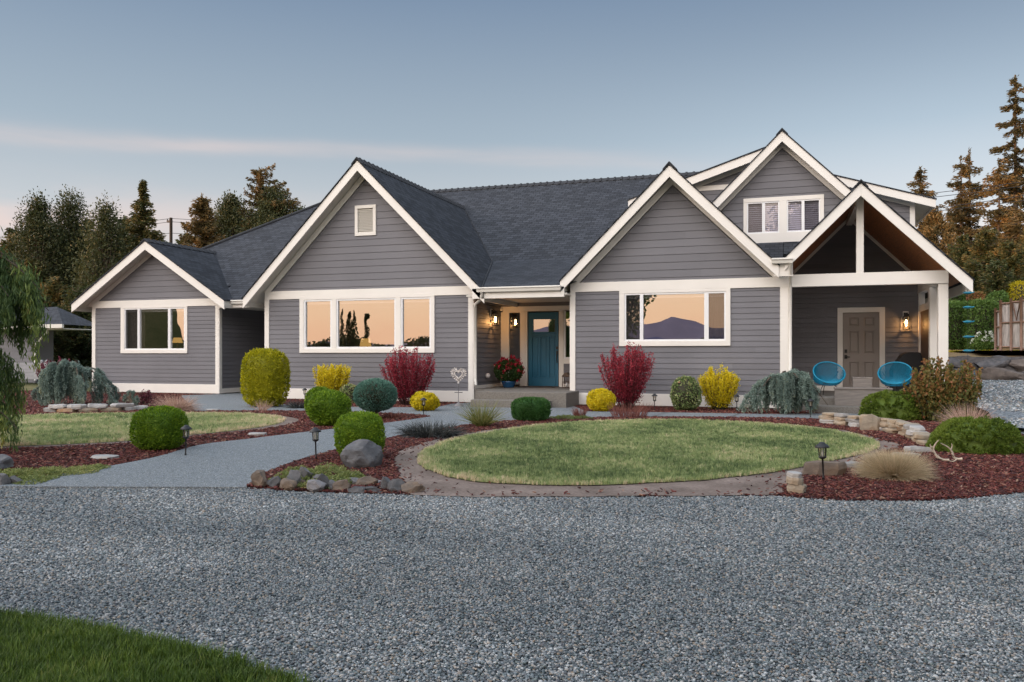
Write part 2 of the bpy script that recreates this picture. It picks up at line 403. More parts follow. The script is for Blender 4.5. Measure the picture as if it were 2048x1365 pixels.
def siding(name, O, d, zlo, zhi, expo, xr, holes=(), zoff=0.0):
    """lap siding on a vertical wall. O: point (x,y); d: unit direction along the wall; outward normal is d turned -90 deg."""
    d = Vector(d).normalized(); n = Vector((d.y, -d.x))
    v = []; f = []; rn = []
    cuts = set([zlo, zhi])
    k0 = int(math.floor((zlo - zoff) / expo))
    k = k0
    while zoff + k * expo < zhi + expo:
        z = zoff + k * expo
        if zlo < z < zhi: cuts.add(z)
        k += 1
    for h in holes:
        for z in (h[2], h[3]):
            if zlo < z < zhi: cuts.add(z)
    cuts = sorted(cuts)
    def out(z, top):
        q = (z - zoff) / expo; fr = q - math.floor(q + 1e-7)
        if top and fr < 1e-6: fr = 1.0
        return 0.018 * (1 - fr) + 0.007 * fr
    def P(x, z, o): return (O[0] + d.x * x + n.x * o, O[1] + d.y * x + n.y * o, z)
    rr = {}
    for za, zb in zip(cuts[:-1], cuts[1:]):
        if zb - za < 1e-5: continue
        a0, a1 = xr(za); b0, b1 = xr(zb)
        zm = 0.5 * (za + zb)
        segs = [(a0, a1, b0, b1)]
        for h in holes:
            if h[2] - 1e-6 <= za and zb <= h[3] + 1e-6:
                ns = []
                for s0, s1, t0, t1 in segs:
                    if h[1] <= min(s0, t0) or h[0] >= max(s1, t1): ns.append((s0, s1, t0, t1)); continue
                    if h[0] > s0: ns.append((s0, h[0], t0, h[0]))
                    if h[1] < s1: ns.append((h[1], s1, h[1], t1))
                segs = ns
        kk = math.floor((zm - zoff) / expo)
        oa, ob = out(za, False), out(zb, True)
        gap = 0.008 if abs((za - zoff) / expo - round((za - zoff) / expo)) < 1e-4 and zb - za > 0.02 else 0.0
        za2 = za + gap
        for s0, s1, t0, t1 in segs:
            if s1 - s0 < 1e-4 and t1 - t0 < 1e-4: continue
            # boards are about 3.6 m long: butt joints with a slightly different tint
            joints = []; j = ((kk * 1.37) % 3.6) - 3.6
            while j < max(s1, t1):
                if min(s0, t0) + 0.3 < j < max(s1, t1) - 0.3 and abs(t1 - s1) + abs(t0 - s0) < 1.0 * (s1 - s0): joints.append(j)
                j += 3.6
            xs = [None] + joints + [None]
            for q in range(len(xs) - 1):
                l0 = s0 if xs[q] is None else xs[q]; l1 = s1 if xs[q + 1] is None else xs[q + 1]
                u0 = t0 if xs[q] is None else xs[q]; u1 = t1 if xs[q + 1] is None else xs[q + 1]
                b = len(v)
                v += [P(l0, za2, oa), P(l1, za2, oa), P(u1, zb, ob), P(u0, zb, ob), P(l0, za2, -0.012), P(l1, za2, -0.012), P(l0, za - .004, -0.012), P(l1, za - .004, -0.012)]
                f += [(b, b + 1, b + 2, b + 3), (b, b + 4, b + 5, b + 1), (b + 6, b + 7, b + 5, b + 4)]
                key = (kk, q)
                if key not in rr: rr[key] = random.random()
                rn += [rr[key]] * 3
    me = bpy.data.meshes.new(name); me.from_pydata(v, [], f)
    at = me.attributes.new('rnd', 'FLOAT', 'FACE'); at.data.foreach_set('value', rn)
    me.update()
    return link_mesh(name, me, M_SIDE, H)

def rect(a, b): return lambda z: (a, b)

# measured planes and sizes (metres)
YA, YB, YE, YP = 21.3, 19.5, 21.66, 22.6        # left wing front, main front, entry door wall, porch back wall
A0, A1 = -21.60, -16.67
B0, B1 = -13.70, -7.57
C0, C1 = -5.00, 0.0
PX1 = 3.22
Z_SK0, Z_SK1 = 0.02, 0.30                        # skirt board
Z_BB0, Z_BB1 = 2.74, 2.965                       # belly band
E1, E2 = 0.127, 0.178                            # clapboard exposure below and in the gables

def px_rect(x0, x1, y0, y1, Y):
    """photo rectangle -> metres on the wall plane Y (mid-height measured)"""
    xm = 0.5 * (x0 + x1)
    return (wx(x0, Y), wx(x1, Y), wz(xm, y1, Y), wz(xm, y0, Y))

WIN_A = px_rect(243, 376, 613, 707, YA)
WIN_B = px_rect(600.5, 870, 590, 706, YB)
WIN_C = px_rect(1239, 1461, 580, 692.5, YB)

# ---- lower walls
siding('wall', (0, YA), (1, 0), Z_SK1, Z_BB0, E1, rect(A0, A1), [WIN_A])
siding('wall', (0, YB), (1, 0), Z_SK1, Z_BB0, E1, rect(B0, B1), [WIN_B])
siding('wall', (0, YB), (1, 0), Z_SK1, Z_BB0, E1, rect(C0, C1), [WIN_C])
siding('wall', (A1, 0), (0, 1), 0.16, 2.80, E1, rect(YA, 25.2))                       # side of the left wing in the breezeway
siding('wall', (0, 25.2), (1, 0), 0.16, 2.80, E1, rect(A1, B0))
siding('wall', (B0, 0), (0, -1), 0.16, 2.80, E1, lambda z: (-25.2, -YB))
siding('wall', (B1, 0), (0, 1), 0.42, 2.80, E1, rect(YB, YE))                         # entry recess, lantern side
siding('wall', (C0, 0), (0, -1), 0.42, 2.80, E1, lambda z: (-YE, -YB))
siding('wall', (A0, 0), (0, -1), 0.05, 3.0, E1, lambda z: (-30, -YA))
siding('wall', (C1, 0), (0, 1), 0.36, 3.1, E1, rect(YB, YP), [(20.7, 21.9, 1.25, 2.55)])
# ---- gables
gA = lambda z: (-19.13 - max(0.0, (4.45 - z) / 0.655), -19.13 + max(0.0, (4.45 - z) / 0.655))
gB = lambda z: (-10.60 - max(0.0, 5.87 - z), -10.60 + max(0.0, 5.87 - z))
gC = lambda z: (-2.56 - max(0.0, 5.17 - z), -2.56 + max(0.0, 5.17 - z))
VENT = px_rect(711, 753, 411, 472, YB)
siding('gable_wall', (0, YA), (1, 0), Z_BB1, 4.45, E2, gA)
siding('gable_wall', (0, YB), (1, 0), Z_BB1, 5.87, E2, gB, [VENT])
siding('gable_wall', (0, YB), (1, 0), Z_BB1, 5.17, E2, gC)

# ---- dormer and the low-pitched upper storey behind it
YD = 23.3
DCX, DZ = -0.15, 7.16
gD = lambda z: (DCX - max(0.0, min(1.56, 6.75 - z)), DCX + max(0.0, min(1.56, 6.75 - z)))
WIN_D = (wx(1487, YD), wx(1648, YD), wz(1567, 487, YD), wz(1567, 394, YD))
siding('dormer_wall', (0, YD), (1, 0), 4.0, 6.75, E2, gD, [WIN_D])
YL, YR = 24.6, 27.4
lowg = lambda z: max(0.0, (6.86 - z) / 0.32)
siding('dormer_wall', (0, YL), (1, 0), 4.6, 6.86, E2, lambda z: (DCX - min(3.75, lowg(z)), DCX))
siding('dormer_wall', (0, YR), (1, 0), 3.0, 6.86, E2, lambda z: (DCX, DCX + min(3.75, lowg(z))))
mb = MB(); mb.poly([(3.6, YR, 2.5), (3.6, 32, 2.5), (3.6, 32, 5.66), (3.6, YR, 5.66)]); mb.build('dormer_wall', M_SIDE, H)
for xw in (DCX + 1.56, DCX - 1.56):
    mb = MB(); mb.poly([(xw, YD, 4.0), (xw, 27, 4.0), (xw, 27, 5.19), (xw, YD, 5.19)]); mb.build('dormer_wall', M_SIDE, H)

# ---- walls behind the entry and the porch
DOOR = (wx(1057, YE), wx(1117, YE), 0.365, wz(1087, 625, YE))
SL = (wx(1019, YE), wx(1041, YE), wz(1030, 716, YE) , wz(1030, 626, YE))      # left sidelight glass
siding('wall', (0, YE), (1, 0), 0.42, 2.80, E1, rect(B1, C0), [(wx(1002.5, YE), C0 + 0.01, 0.42, wz(1060, 613, YE))])
SDOOR = (wx(1687, YP), wx(1757, YP), 0.305, wz(1722, 627, YP))
siding('wall', (0, YP), (1, 0), 0.42, 4.74, E1, lambda z: (max(0.0, 1.47 - (4.74 - z)), min(PX1 - 0.05, 1.47 + (4.74 - z))),
       [(SDOOR[0] - 0.02, SDOOR[1] + 0.02, 0.42, SDOOR[3] + 0.02)])

# ---- trim boards
T = 0.034
def board(name, boxes, parent=H, mat=None, bevel=0.004):
    m = MB()
    for b in boxes: m.box(*b)
    return m.build(name, mat or M_TRIM, parent, bevel)
def front(x0, x1, z0, z1, Y, t=T): return (x0, x1, Y - t, Y + 0.01, z0, z1)
CB = 0.125
for (x0, x1, Y) in ((A0, A1, YA), (B0, B1, YB), (C0, C1, YB)):
    board('skirt_board', [front(x0, x1, Z_SK0, Z_SK1, Y, T + 0.002)])
    board('belly_band', [front(x0 - 0.02, x1 + 0.02, Z_BB0, Z_BB1, Y, T + 0.006)])
for (x0, x1, Y, zt) in ((A0, A0 + 0.11, YA, Z_BB0), (A1 - 0.115, A1, YA, Z_BB0), (B0, B0 + 0.11, YB, Z_BB0), (B1 - 0.115, B1, YB, Z_BB0),
                        (C0, C0 + 0.105, YB, Z_BB0), (C1 - 0.17, C1, YB, Z_BB0)):
    board('corner_board', [front(x0, x1, Z_SK1, zt, Y)])
    xs = x1 if x0 not in (A0, B0, C0) else x0       # return of the corner on the side wall
    board('corner_board', [(xs - (0.0 if x0 in (A0, B0, C0) else 0.01) - (0.034 if x0 in (A0, B0, C0) else -0.01), xs + (0.01 if x0 in (A0, B0, C0) else 0.034), Y - T + 0.003, Y + 0.1, Z_SK0, zt)])
board('skirt_board', [(A1 - 0.01, A1 + T, YA + 0.1, 25.1, 0.03, 0.17)])
board('skirt_board', [(B1 - 0.01, B1 + T, YB + 0.1, YE - 0.001, 0.352, 0.43)])
board('skirt_board', [(0.002, SDOOR[0] - 0.14, YP - T, YP + 0.01, 0.302, 0.43)])
board('skirt_board', [(SDOOR[1] + 0.14, PX1 - 0.05, YP - T, YP + 0.01, 0.302, 0.43)])
board('window', [(0.0, 0.045, 20.6, 22.0, 1.17, 1.25), (0.0, 0.045, 20.6, 22.0, 2.55, 2.65), (0.0, 0.045, 20.6, 20.7, 1.25, 2.55), (0.0, 0.045, 21.9, 22.0, 1.25, 2.55)])
# concrete foundation
for (x0, x1, Y) in ((A0, A1, YA), (B0, B1, YB), (C0, C1, YB)): MB().box(x0 + 0.02, x1 - 0.02, Y + 0.02, Y + 0.3, -0.3, 0.06).build('foundation', M_CONC, H)
for px in (310, 350):
    X = wx(px, YA); MB().box(X - 0.16, X + 0.16, YA + 0.012, YA + 0.03, -0.14, 0.0).build('crawlspace_vent', M_BLACK, H)

# ---- roofs
def roof_uv(pts, ex, up):
    ex = Vector(ex).normalized(); up = Vector(up).normalized()
    return [(Vector(p).dot(ex), Vector(p).dot(up)) for p in pts]
def roof_poly(mb, pts, ex, up): mb.poly(pts, roof_uv(pts, ex, up))

def gable_roof(cx, zr, s, half, y0, y1, sides='LR', y0s=None, soff_mat=None, yw=None, plumb=0.27):
    """cross gable with its ridge along Y: shingles, plumb-cut fascia boards, soffit and ridge caps"""
    up = {}
    r = MB(); fa = MB(); so_ = MB()
    for sd_ in sides:
        sg = -1 if sd_ == 'L' else 1
        ya = y0 if y0s is None else y0s[sd_]
        hf = half[sd_] if isinstance(half, dict) else half
        p = [(cx, ya - 0.03, zr), (cx, y1, zr), (cx + sg * hf, y1, zr - s * hf), (cx + sg * hf, ya - 0.03, zr - s * hf)]
        roof_poly(r, p, (0, 1, 0), (-sg, 0, s))
        q = [(a, b, c - 0.035) for a, b, c in p]                      # shingle and deck edge
        r.poly([p[0], p[3], q[3], q[0]], roof_uv([p[0], p[3], q[3], q[0]], (0, 1, 0), (-sg, 0, s)))
        r.poly([p[3], p[2], q[2], q[3]], roof_uv([p[3], p[2], q[2], q[3]], (0, 1, 0), (-sg, 0, s)))
        # fascia (rake board)
        hf = half[sd_] if isinstance(half, dict) else half
        hx = hf - 0.02
        prof = [(cx, zr - 0.036), (cx + sg * hx, zr - 0.036 - s * hx), (cx + sg * hx, zr - 0.036 - s * hx - plumb), (cx, zr - 0.036 - plumb)]
        if sg > 0: prof = prof[::-1]
        fa.prism(prof, 'y', ya, ya + 0.04)
        zs = 0.17                                                       # soffit under the overhang
        ys1 = y1 if yw is None else yw
        so_.poly([(cx, ya + 0.04, zr - zs), (cx + sg * hx, ya + 0.04, zr - zs - s * hx), (cx + sg * hx, ys1, zr - zs - s * hx), (cx, ys1, zr - zs)])
        # eave fascia
        so_.box(cx + sg * (hx - 0.03), cx + sg * hx, ya + 0.041, y1, zr - s * hx - 0.036 - plumb + 0.05, zr - s * hx - 0.04, 0)
    ro = r.build('roof', M_ROOF, H)
    cap = MB(); yy = min([y0] if y0s is None else list(y0s.values())) - 0.045
    if s > 0.5:
        i = 0
        while yy < y1:
            e = 0.012 if i % 2 == 0 else 0.012
            z = zr + 0.018
            cap.prism([(cx - 0.15, z - s * 0.15 - 0.02), (cx, z - 0.01), (cx + 0.15, z - s * 0.15 - 0.02), (cx + 0.15, z - s * 0.15 + 0.01), (cx, z + 0.026), (cx - 0.15, z - s * 0.15 + 0.01)], 'y', yy, yy + 0.17)
            cap.prism([(cx - 0.16, z - s * 0.16 + 0.0), (cx, z + 0.01), (cx + 0.16, z - s * 0.16 + 0.0), (cx + 0.16, z - s * 0.16 + 0.03), (cx, z + 0.046), (cx - 0.16, z - s * 0.16 + 0.03)], 'y', yy + 0.165, yy + 0.235)
            yy += 0.24; i += 1
        cap.build('ridge_cap', M_CAP, ro)
    fa.build('rake_board', M_TRIM, H, 0.004)
    so_.build('soffit', soff_mat or M_SOFF, H)
    return ro
gable_roof(-19.05, 4.81, 0.65, 2.97, 20.8, 24.3)
gable_roof(-10.59, 6.30, 1.0, 3.53, 19.0, 26.6)
gable_roof(-2.57, 5.59, 1.0, {'L': 2.60, 'R': 2.40}, 19.0, 25.4)
gable_roof(1.47, 4.91, 1.0, {'L': 1.56, 'R': 2.14}, 19.0, 27.3, yw=19.5, plumb=0.27)
gable_roof(DCX, DZ, 1.0, 1.93, 22.9, 27.4)
gable_roof(DCX, 7.20, 0.32, 4.35, None, 31.0, 'L', {'L': 24.2}, plumb=0.24)
gable_roof(DCX, 7.20, 0.32, 4.30, None, 32.0, 'R', {'R': 27.0}, plumb=0.24)
# frieze boards along the gable walls
def frieze(cx, zs, s, Y, zb, w=0.20, t=0.03):
    m = MB()
    for sg in (-1, 1):
        h = (zs - zb) / s
        p = [(cx, zs), (cx + sg * h, zb), (cx + sg * (h - w / s), zb), (cx, zs - w)]
        m.prism(p if sg < 0 else p[::-1], 'y', Y - t, Y + 0.005)
    return m.build('frieze_board', M_TRIM, H)
frieze(-19.13, 4.64, 0.655, YA, Z_BB1 - 0.02)
frieze(-10.60, 6.10, 1.0, YB, Z_BB1 - 0.02)
frieze(-2.56, 5.40, 1.0, YB, Z_BB1 - 0.02)
frieze(DCX, 6.97, 1.0, YD, 5.1)
m = MB()
m.prism([(DCX, 7.03), (DCX - 3.75, 7.03 - 1.2), (DCX - 3.75, 6.86 - 1.2), (DCX, 6.86)], 'y', YL - 0.03, YL + 0.005)
m.box(-3.9, DCX - 1.0, YL - 0.033, YL, 6.0, 6.14)
m.build('frieze_board', M_TRIM, H)
m = MB()
m.prism([(DCX, 6.86), (DCX + 3.75, 6.86 - 1.2), (DCX + 3.75, 7.03 - 1.2), (DCX, 7.03)], 'y', YR - 0.03, YR + 0.005)
m.box(3.48, 3.62, YR - 0.033, YR + 0.1, 2.8, 5.83)
m.build('frieze_board', M_TRIM, H)
# horizontal returns under the left wing eave corners
board('belly_band', [front(A0 - 0.42, A0 - 0.02, Z_BB0 + 0.05, Z_BB1 + 0.0, YA, 0.03)])

# main roof
mp_ = lambda Y: 3.94 + 0.66 * (Y - 22.8)
r = MB(); ex, up = (1, 0, 0), (0, 1, 0.66)
YRG, ZRG = 27.75, mp_(27.75); XH = -16.35
roof_poly(r, [(XH - (YRG - 22.0), 22.0, mp_(22.0)), (-0.12, 22.0, mp_(22.0)), (-0.12, 23.2, mp_(23.2)), (0.25, 23.2, mp_(23.2)), (0.25, YRG, ZRG), (XH, YRG, ZRG)], ex, up)
roof_poly(r, [(-0.11, 22.66, mp_(22.66)), (1.38, 22.66, mp_(22.66)), (1.38, 23.6, mp_(23.6)), (-0.11, 23.6, mp_(23.6))], ex, up)
roof_poly(r, [(-16.75, 21.2, mp_(21.2)), (-13.1, 21.2, mp_(21.2)), (-13.1, 22.0, mp_(22.0)), (-16.75, 22.0, mp_(22.0))], ex, up)
roof_poly(r, [(XH, YRG, ZRG), (0.25, YRG, ZRG), (0.25, 34.3, mp_(21.2)), (-22.9, 34.3, mp_(21.2))], (1, 0, 0), (0, -1, 0.66))
roof_poly(r, [(XH - (YRG - 22.0), 22.0, mp_(22.0)), (XH, YRG, ZRG), (-22.9, 34.3, mp_(21.2)), (-22.9, 22.0, mp_(21.2))], (0, 1, 0), (1, 0, 0.66))
main = r.build('roof', M_ROOF, H)
cap = MB(); x = XH
while x < -2.0:
    for (a, b, dz) in ((0.0, 0.17, 0.0), (0.165, 0.235, 0.022)):
        z = ZRG + 0.022 + dz
        cap.prism([(YRG - 0.15, z - 0.10 - 0.02), (YRG, z - 0.01), (YRG + 0.15, z - 0.12), (YRG + 0.15, z - 0.09), (YRG, z + 0.03), (YRG - 0.15, z - 0.09)], 'x', x + a, x + b)
    x += 0.24
hp = [(XH - k * 0.2, YRG - k * 0.2, mp_(YRG - k * 0.2) + 0.02) for k in range(28)]
cap.tube(hp, 0.06, 5)
cap.build('ridge_cap', M_CAP, main)
# lower pitched roof over the entry, with its kick at the valley
r = MB()
roof_poly(r, [(-7.25, 19.0, 2.87), (-4.95, 19.0, 2.87), (-4.05, 22.85, 3.955), (-8.4, 22.85, 3.955)], (1, 0, 0), (0, 1, 0.28))
er = r.build('roof', M_ROOF, H)
vm = MB()
vm.tube([(-7.13, 19.0, 2.885), (-8.24, 22.8, 3.965), (-10.55, 26.3, 6.27)], 0.022, 5)
vm.build('valley_flashing', M_CAP, H); vm = MB()
vm.tube([(-17.05, 21.85, 3.32), (-19.0, 24.0, 4.79)], 0.02, 5)
vm.build('valley_flashing', M_CAP, H)

# ---- gutters and downspouts
def gutter(x0, x1, Y, z):
    m = MB()
    m.prism([(Y, z), (Y - 0.12, z), (Y - 0.125, z - 0.03), (Y - 0.10, z - 0.05), (Y - 0.085, z - 0.115), (Y, z - 0.115)], 'x', x0, x1)
    return m.build('gutter', M_GUT, H, 0.004)
gutter(-7.25, -5.12, 19.0, 2.87)
board('fascia', [(-7.4, -5.05, 19.0, 19.04, 2.60, 2.85)])
gutter(-16.45, -13.75, 21.2, mp_(21.2))
board('fascia', [(-16.62, -13.6, 21.2, 21.24, 2.66, 2.87)])
gutter(-0.34, 0.1, 19.0, 3.33)
board('fascia', [(-0.30, 0.10, 19.042, 19.08, 2.94, 3.24)])
ds = MB()
xg = B1 + 0.07
ds.tube([(-7.12, 18.95, 2.78), (-7.12, 18.95, 2.68), (-7.22, 19.1, 2.58), (xg, YB - 0.01, 2.50), (xg, YB + 0.0, 2.44)], 0.038, 8)
ds.tube([(xg, YB, 2.46), (xg, YB, 0.62), (xg + 0.015, YB - 0.03, 0.55), (xg + 0.06, YB - 0.12, 0.44)], 0.038, 8)
ds.build('downspout', M_GUT, H)
ds = MB()
ds.tube([(-14.0, 21.12, 2.80), (-14.0, 21.12, 2.72), (-13.82, 20.4, 2.62), (B0 - 0.05, YB + 0.15, 2.52), (B0 - 0.05, YB + 0.12, 2.4), (B0 - 0.05, YB + 0.12, 0.2)], 0.036, 8)
ds.build('downspout', M_GUT, H)
ds = MB()
ds.tube([(0.06, 18.93, 3.22), (0.06, 18.95, 3.05), (0.05, 19.35, 2.85), (0.045, YB - 0.045, 2.7), (0.045, YB - 0.045, 0.3)], 0.038, 8)
ds.build('downspout', M_GUT, H)

# ---- ceilings of entry and breezeway
board('soffit', [(B1 + 0.001, C0 - 0.001, 19.04, YE, 2.655, 2.70)], mat=M_SOFF)
board('soffit', [(A1 + 0.001, B0 - 0.001, 21.24, 25.2, 2.70, 2.74)], mat=M_SOFF)

# ---- windows
def window(Y, rc, lites, casing=(0.10, 0.10), room=True, blind=False, curtain=None, mull=(), pb=0.04, depth=3.2, label=None, glass=None, screens=()):
    x0, x1, z0, z1 = rc
    g0 = lites[0][0] - pb; g1 = lites[-1][1] + pb
    m = MB(); yb = Y + 0.012
    t = 0.042
    m.box(x0, x1, Y - t - 0.006, yb, z0, lites[0][2] - pb)
    m.box(x0, x1, Y - t, yb, lites[0][3] + pb, z1)
    m.box(x0, g0, Y - t, yb, lites[0][2] - pb, lites[0][3] + pb); m.box(g1, x1, Y - t, yb, lites[0][2] - pb, lites[0][3] + pb)
    for i in mull: m.box(lites[i][1] + pb, lites[i + 1][0] - pb, Y - t, yb, lites[0][2] - pb, lites[0][3] + pb)
    wo = m.build('window', M_TRIM, H, 0.004)
    if label: wo['label'] = label
    f = MB(); gl = MB()
    zb, zt = lites[0][2], lites[0][3]
    for i, l in enumerate(lites):
        la = l[0] - pb if (i == 0 or (i - 1) in mull) else 0.5 * (lites[i - 1][1] + l[0])
        lb = l[1] + pb if (i == len(lites) - 1 or i in mull) else 0.5 * (l[1] + lites[i + 1][0])
        f.box(la, l[0], Y - 0.026, Y + 0.05, zb - pb, zt + pb); f.box(l[1], lb, Y - 0.026, Y + 0.05, zb - pb, zt + pb)
        f.box(l[0], l[1], Y - 0.0255, Y + 0.05, zb - pb, zb); f.box(l[0], l[1], Y - 0.0255, Y + 0.05, zt, zt + pb)
        gl.poly([(l[0] - 0.004, Y + 0.02, zb - 0.004), (l[1] + 0.004, Y + 0.02, zb - 0.004), (l[1] + 0.004, Y + 0.02, zt + 0.004), (l[0] - 0.004, Y + 0.02, zt + 0.004)])
    f.build('window_frame', M_VINYL, wo, 0.003)
    gl.build('pane', glass or M_GLASS, wo)
    for i in screens:
        l = lites[i]; MB().poly([(l[0], Y - 0.012, zb), (l[1], Y - 0.012, zb), (l[1], Y - 0.012, zt), (l[0], Y - 0.012, zt)]).build('insect_screen', M_SCREEN, wo)
    if room:
        rm = MB(); a, b = x0 - 0.4, x1 + 0.4; ya, yb2 = Y + 0.06, Y + depth
        zf, zc = 0.3, 2.62
        rm.poly([(a, yb2, zf), (b, yb2, zf), (b, yb2, zc), (a, yb2, zc)])
        rm.poly([(a, ya, zf), (a, yb2, zf), (a, yb2, zc), (a, ya, zc)]); rm.poly([(b, ya, zf), (b, yb2, zf), (b, yb2, zc), (b, ya, zc)])
        rm.poly([(a, ya, zf), (b, ya, zf), (b, yb2, zf), (a, yb2, zf)]); rm.poly([(a, ya, zc), (b, ya, zc), (b, yb2, zc), (a, yb2, zc)])
        rm.build('room_interior', M_ROOM, H)
    if blind:
        for l in lites:
            bm_ = MB(); z = zb
            while z < zt:
                bm_.poly([(l[0], Y + 0.06, z), (l[1], Y + 0.06, z), (l[1], Y + 0.085, z + 0.046), (l[0], Y + 0.085, z + 0.046)]); z += 0.056
            bm_.build('blind', M_BLIND, wo)
        bb = MB(); bb.poly([(x0, Y + 0.12, z0), (x1, Y + 0.12, z0), (x1, Y + 0.12, z1), (x0, Y + 0.12, z1)]); bb.build('room_interior', M_CURT, H)
    if room:
        for l in lites: MB().box(l[0] - .01, l[1] + .01, Y + .07, Y + .12, zt - .075, zt + .03).build('rolled_shade', M_BLIND, wo)
    if curtain:
        for (a, b) in curtain:
            c = MB(); n = max(6, int((b - a) / 0.03)); pts = []
            for k in range(n + 1):
                q = k / n; pts.append((a + (b - a) * q, Y + 0.20 + 0.03 * math.sin(q * n * 0.9) + 0.012 * math.sin(q * n * 2.3)))
            for k in range(n): c.poly([(pts[k][0], pts[k][1], 0.5), (pts[k + 1][0], pts[k + 1][1], 0.5), (pts[k + 1][0], pts[k + 1][1], zt + 0.1), (pts[k][0], pts[k][1], zt + 0.1)], smooth=True)
            c.build('curtain', M_CURT, wo)
    return wo
def lite(px0, px1, y0, y1, Y):
    xm = 0.5 * (px0 + px1)
    return [wx(px0, Y), wx(px1, Y), wz(xm, y1, Y), wz(xm, y0, Y)]
def lites(pairs, y0, y1, Y):
    ls = [lite(a, b, y0, y1, Y) for a, b in pairs]
    z0 = sum(l[2] for l in ls) / len(ls); z1 = sum(l[3] for l in ls) / len(ls)
    return [(l[0], l[1], z0, z1) for l in ls]
lA = lites([(252, 276), (280.5, 337), (342, 369)], 619, 697.5, YA)
window(YA, WIN_A, lA, curtain=[(lA[0][0] - 0.05, lA[0][1] + 0.1)], screens=(0,), label='three-lite window with a lamp lit behind it')
lB = lites([(612, 661.6), (676.7, 789.4), (806, 859.7)], 601, 694, YB)
window(YB, WIN_B, lB, mull=(0, 1), pb=0.045, label='wide three-part window mirroring the orange sky')
lC = lites([(1252.5, 1280), (1286.7, 1408.6), (1417.5, 1448.5)], 589, 679, YB)
window(YB, WIN_C, lC, curtain=[(lC[0][0] - 0.05, lC[0][1] + 0.04), (lC[2][0] - 0.05, lC[2][1] + 0.05)], screens=(0, 2), label='wide slider window mirroring distant mountains')
lD = lites([(1496.5, 1524), (1530.5, 1556), (1576.5, 1603), (1609, 1637.5)], 405, 463, YD)
window(YD, WIN_D, lD, room=False, blind=True, mull=(1,), pb=0.035, glass=M_GLASSU, screens=(0, 3), label='upper dormer window with closed slatted blinds')

# gable vent
x0, x1, z0, z1 = VENT
g = MB(); w = 0.085
g.box(x0, x1, YB - 0.045, YB + 0.01, z0, z0 + w); g.box(x0, x1, YB - 0.045, YB + 0.01, z1 - w, z1)
g.box(x0, x0 + w, YB - 0.045, YB + 0.01, z0 + w, z1 - w); g.box(x1 - w, x1, YB - 0.045, YB + 0.01, z0 + w, z1 - w)
gv = g.build('gable_vent', M_TRIM, H, 0.004)
g = MB(); z = z0 + w
while z < z1 - w - 0.02:
    g.poly([(x0 + w, YB - 0.02, z), (x1 - w, YB - 0.02, z), (x1 - w, YB + 0.02, z + 0.045), (x0 + w, YB + 0.02, z + 0.045)]); z += 0.042
g.poly([(x0 + w, YB + 0.025, z0 + w), (x1 - w, YB + 0.025, z0 + w), (x1 - w, YB + 0.025, z1 - w), (x0 + w, YB + 0.025, z1 - w)])
g.build('louver', M_SOFF, gv)

# ---- entry: casing, sidelights, blue door
x0, x1, z0, z1 = DOOR
ZT = wz(1060, 613, YE)
xa, xb = wx(1002.5, YE), C0 - 0.002
m = MB(); y0_, y1_ = YE - 0.045, YE + 0.02
m.box(xa, xb, y0_, y1_, z1 + 0.03, ZT)                                   # head board
m.box(xa, SL[0], y0_, y1_, 0.35, z1 + 0.03)                               # far left stile
m.box(SL[1], x0 - 0.02, y0_, y1_, 0.35, z1 + 0.03)                        # between sidelight and door
m.box(SL[0], SL[1], y0_, y1_, SL[3], z1 + 0.03)
xr0 = x1 + 0.02; xr1 = wx(1128, YE)
m.box(xr0, xr1, y0_, y1_, 0.35, z1 + 0.03)
zsb = wz(1140, 728, YE)
m.box(xr1, xb, y0_, y1_, zsb, zsb + 0.14); m.box(xr1, xb, y0_, y1_, 0.35, 0.43)
m.box(xr1, xb, y0_, y1_, SL[3] + 0.05, z1 + 0.03)
m.build('door_casing', M_TRIM, H, 0.004)
m = MB(); m.poly([(SL[0], YE, 0.40), (SL[1], YE, 0.40), (SL[1], YE, SL[3]), (SL[0], YE, SL[3])]); m.build('sidelight', M_GLASSD, H)
m = MB()
m.poly([(xr1 + 0.05, YE, zsb + 0.18), (xb, YE, zsb + 0.18), (xb, YE, SL[3]), (xr1 + 0.05, YE, SL[3])])
m.build('sidelight', M_GLASSD, H)
m = MB(); m.box(xr1, xr1 + 0.05, YE - 0.03, YE + 0.02, zsb + 0.14, SL[3] + 0.05); m.box(xr1 + 0.05, xb, YE - 0.03, YE + 0.02, zsb + 0.14, zsb + 0.18)
m.build('sidelight_frame', M_VINYL, H, 0.003)
m = MB(); m.poly([(B1, YE + 1.6, 0.3), (C0, YE + 1.6, 0.3), (C0, YE + 1.6, 2.7), (B1, YE + 1.6, 2.7)]); m.box(B1, C0, YE + 0.03, YE + 1.6, 0.28, 0.3); m.box(B1, C0, YE + 0.03, YE + 1.6, 2.7, 2.72); m.box(B1 - .02, B1, YE + .03, YE + 1.6, .3, 2.7); m.box(C0, C0 + .02, YE + .03, YE + 1.6, .3, 2.7)
m.build('room_interior', M_ROOM, H)
siding('wall', (0, YE - 0.02), (1, 0), 0.43, zsb, E1, rect(xr1, xb))
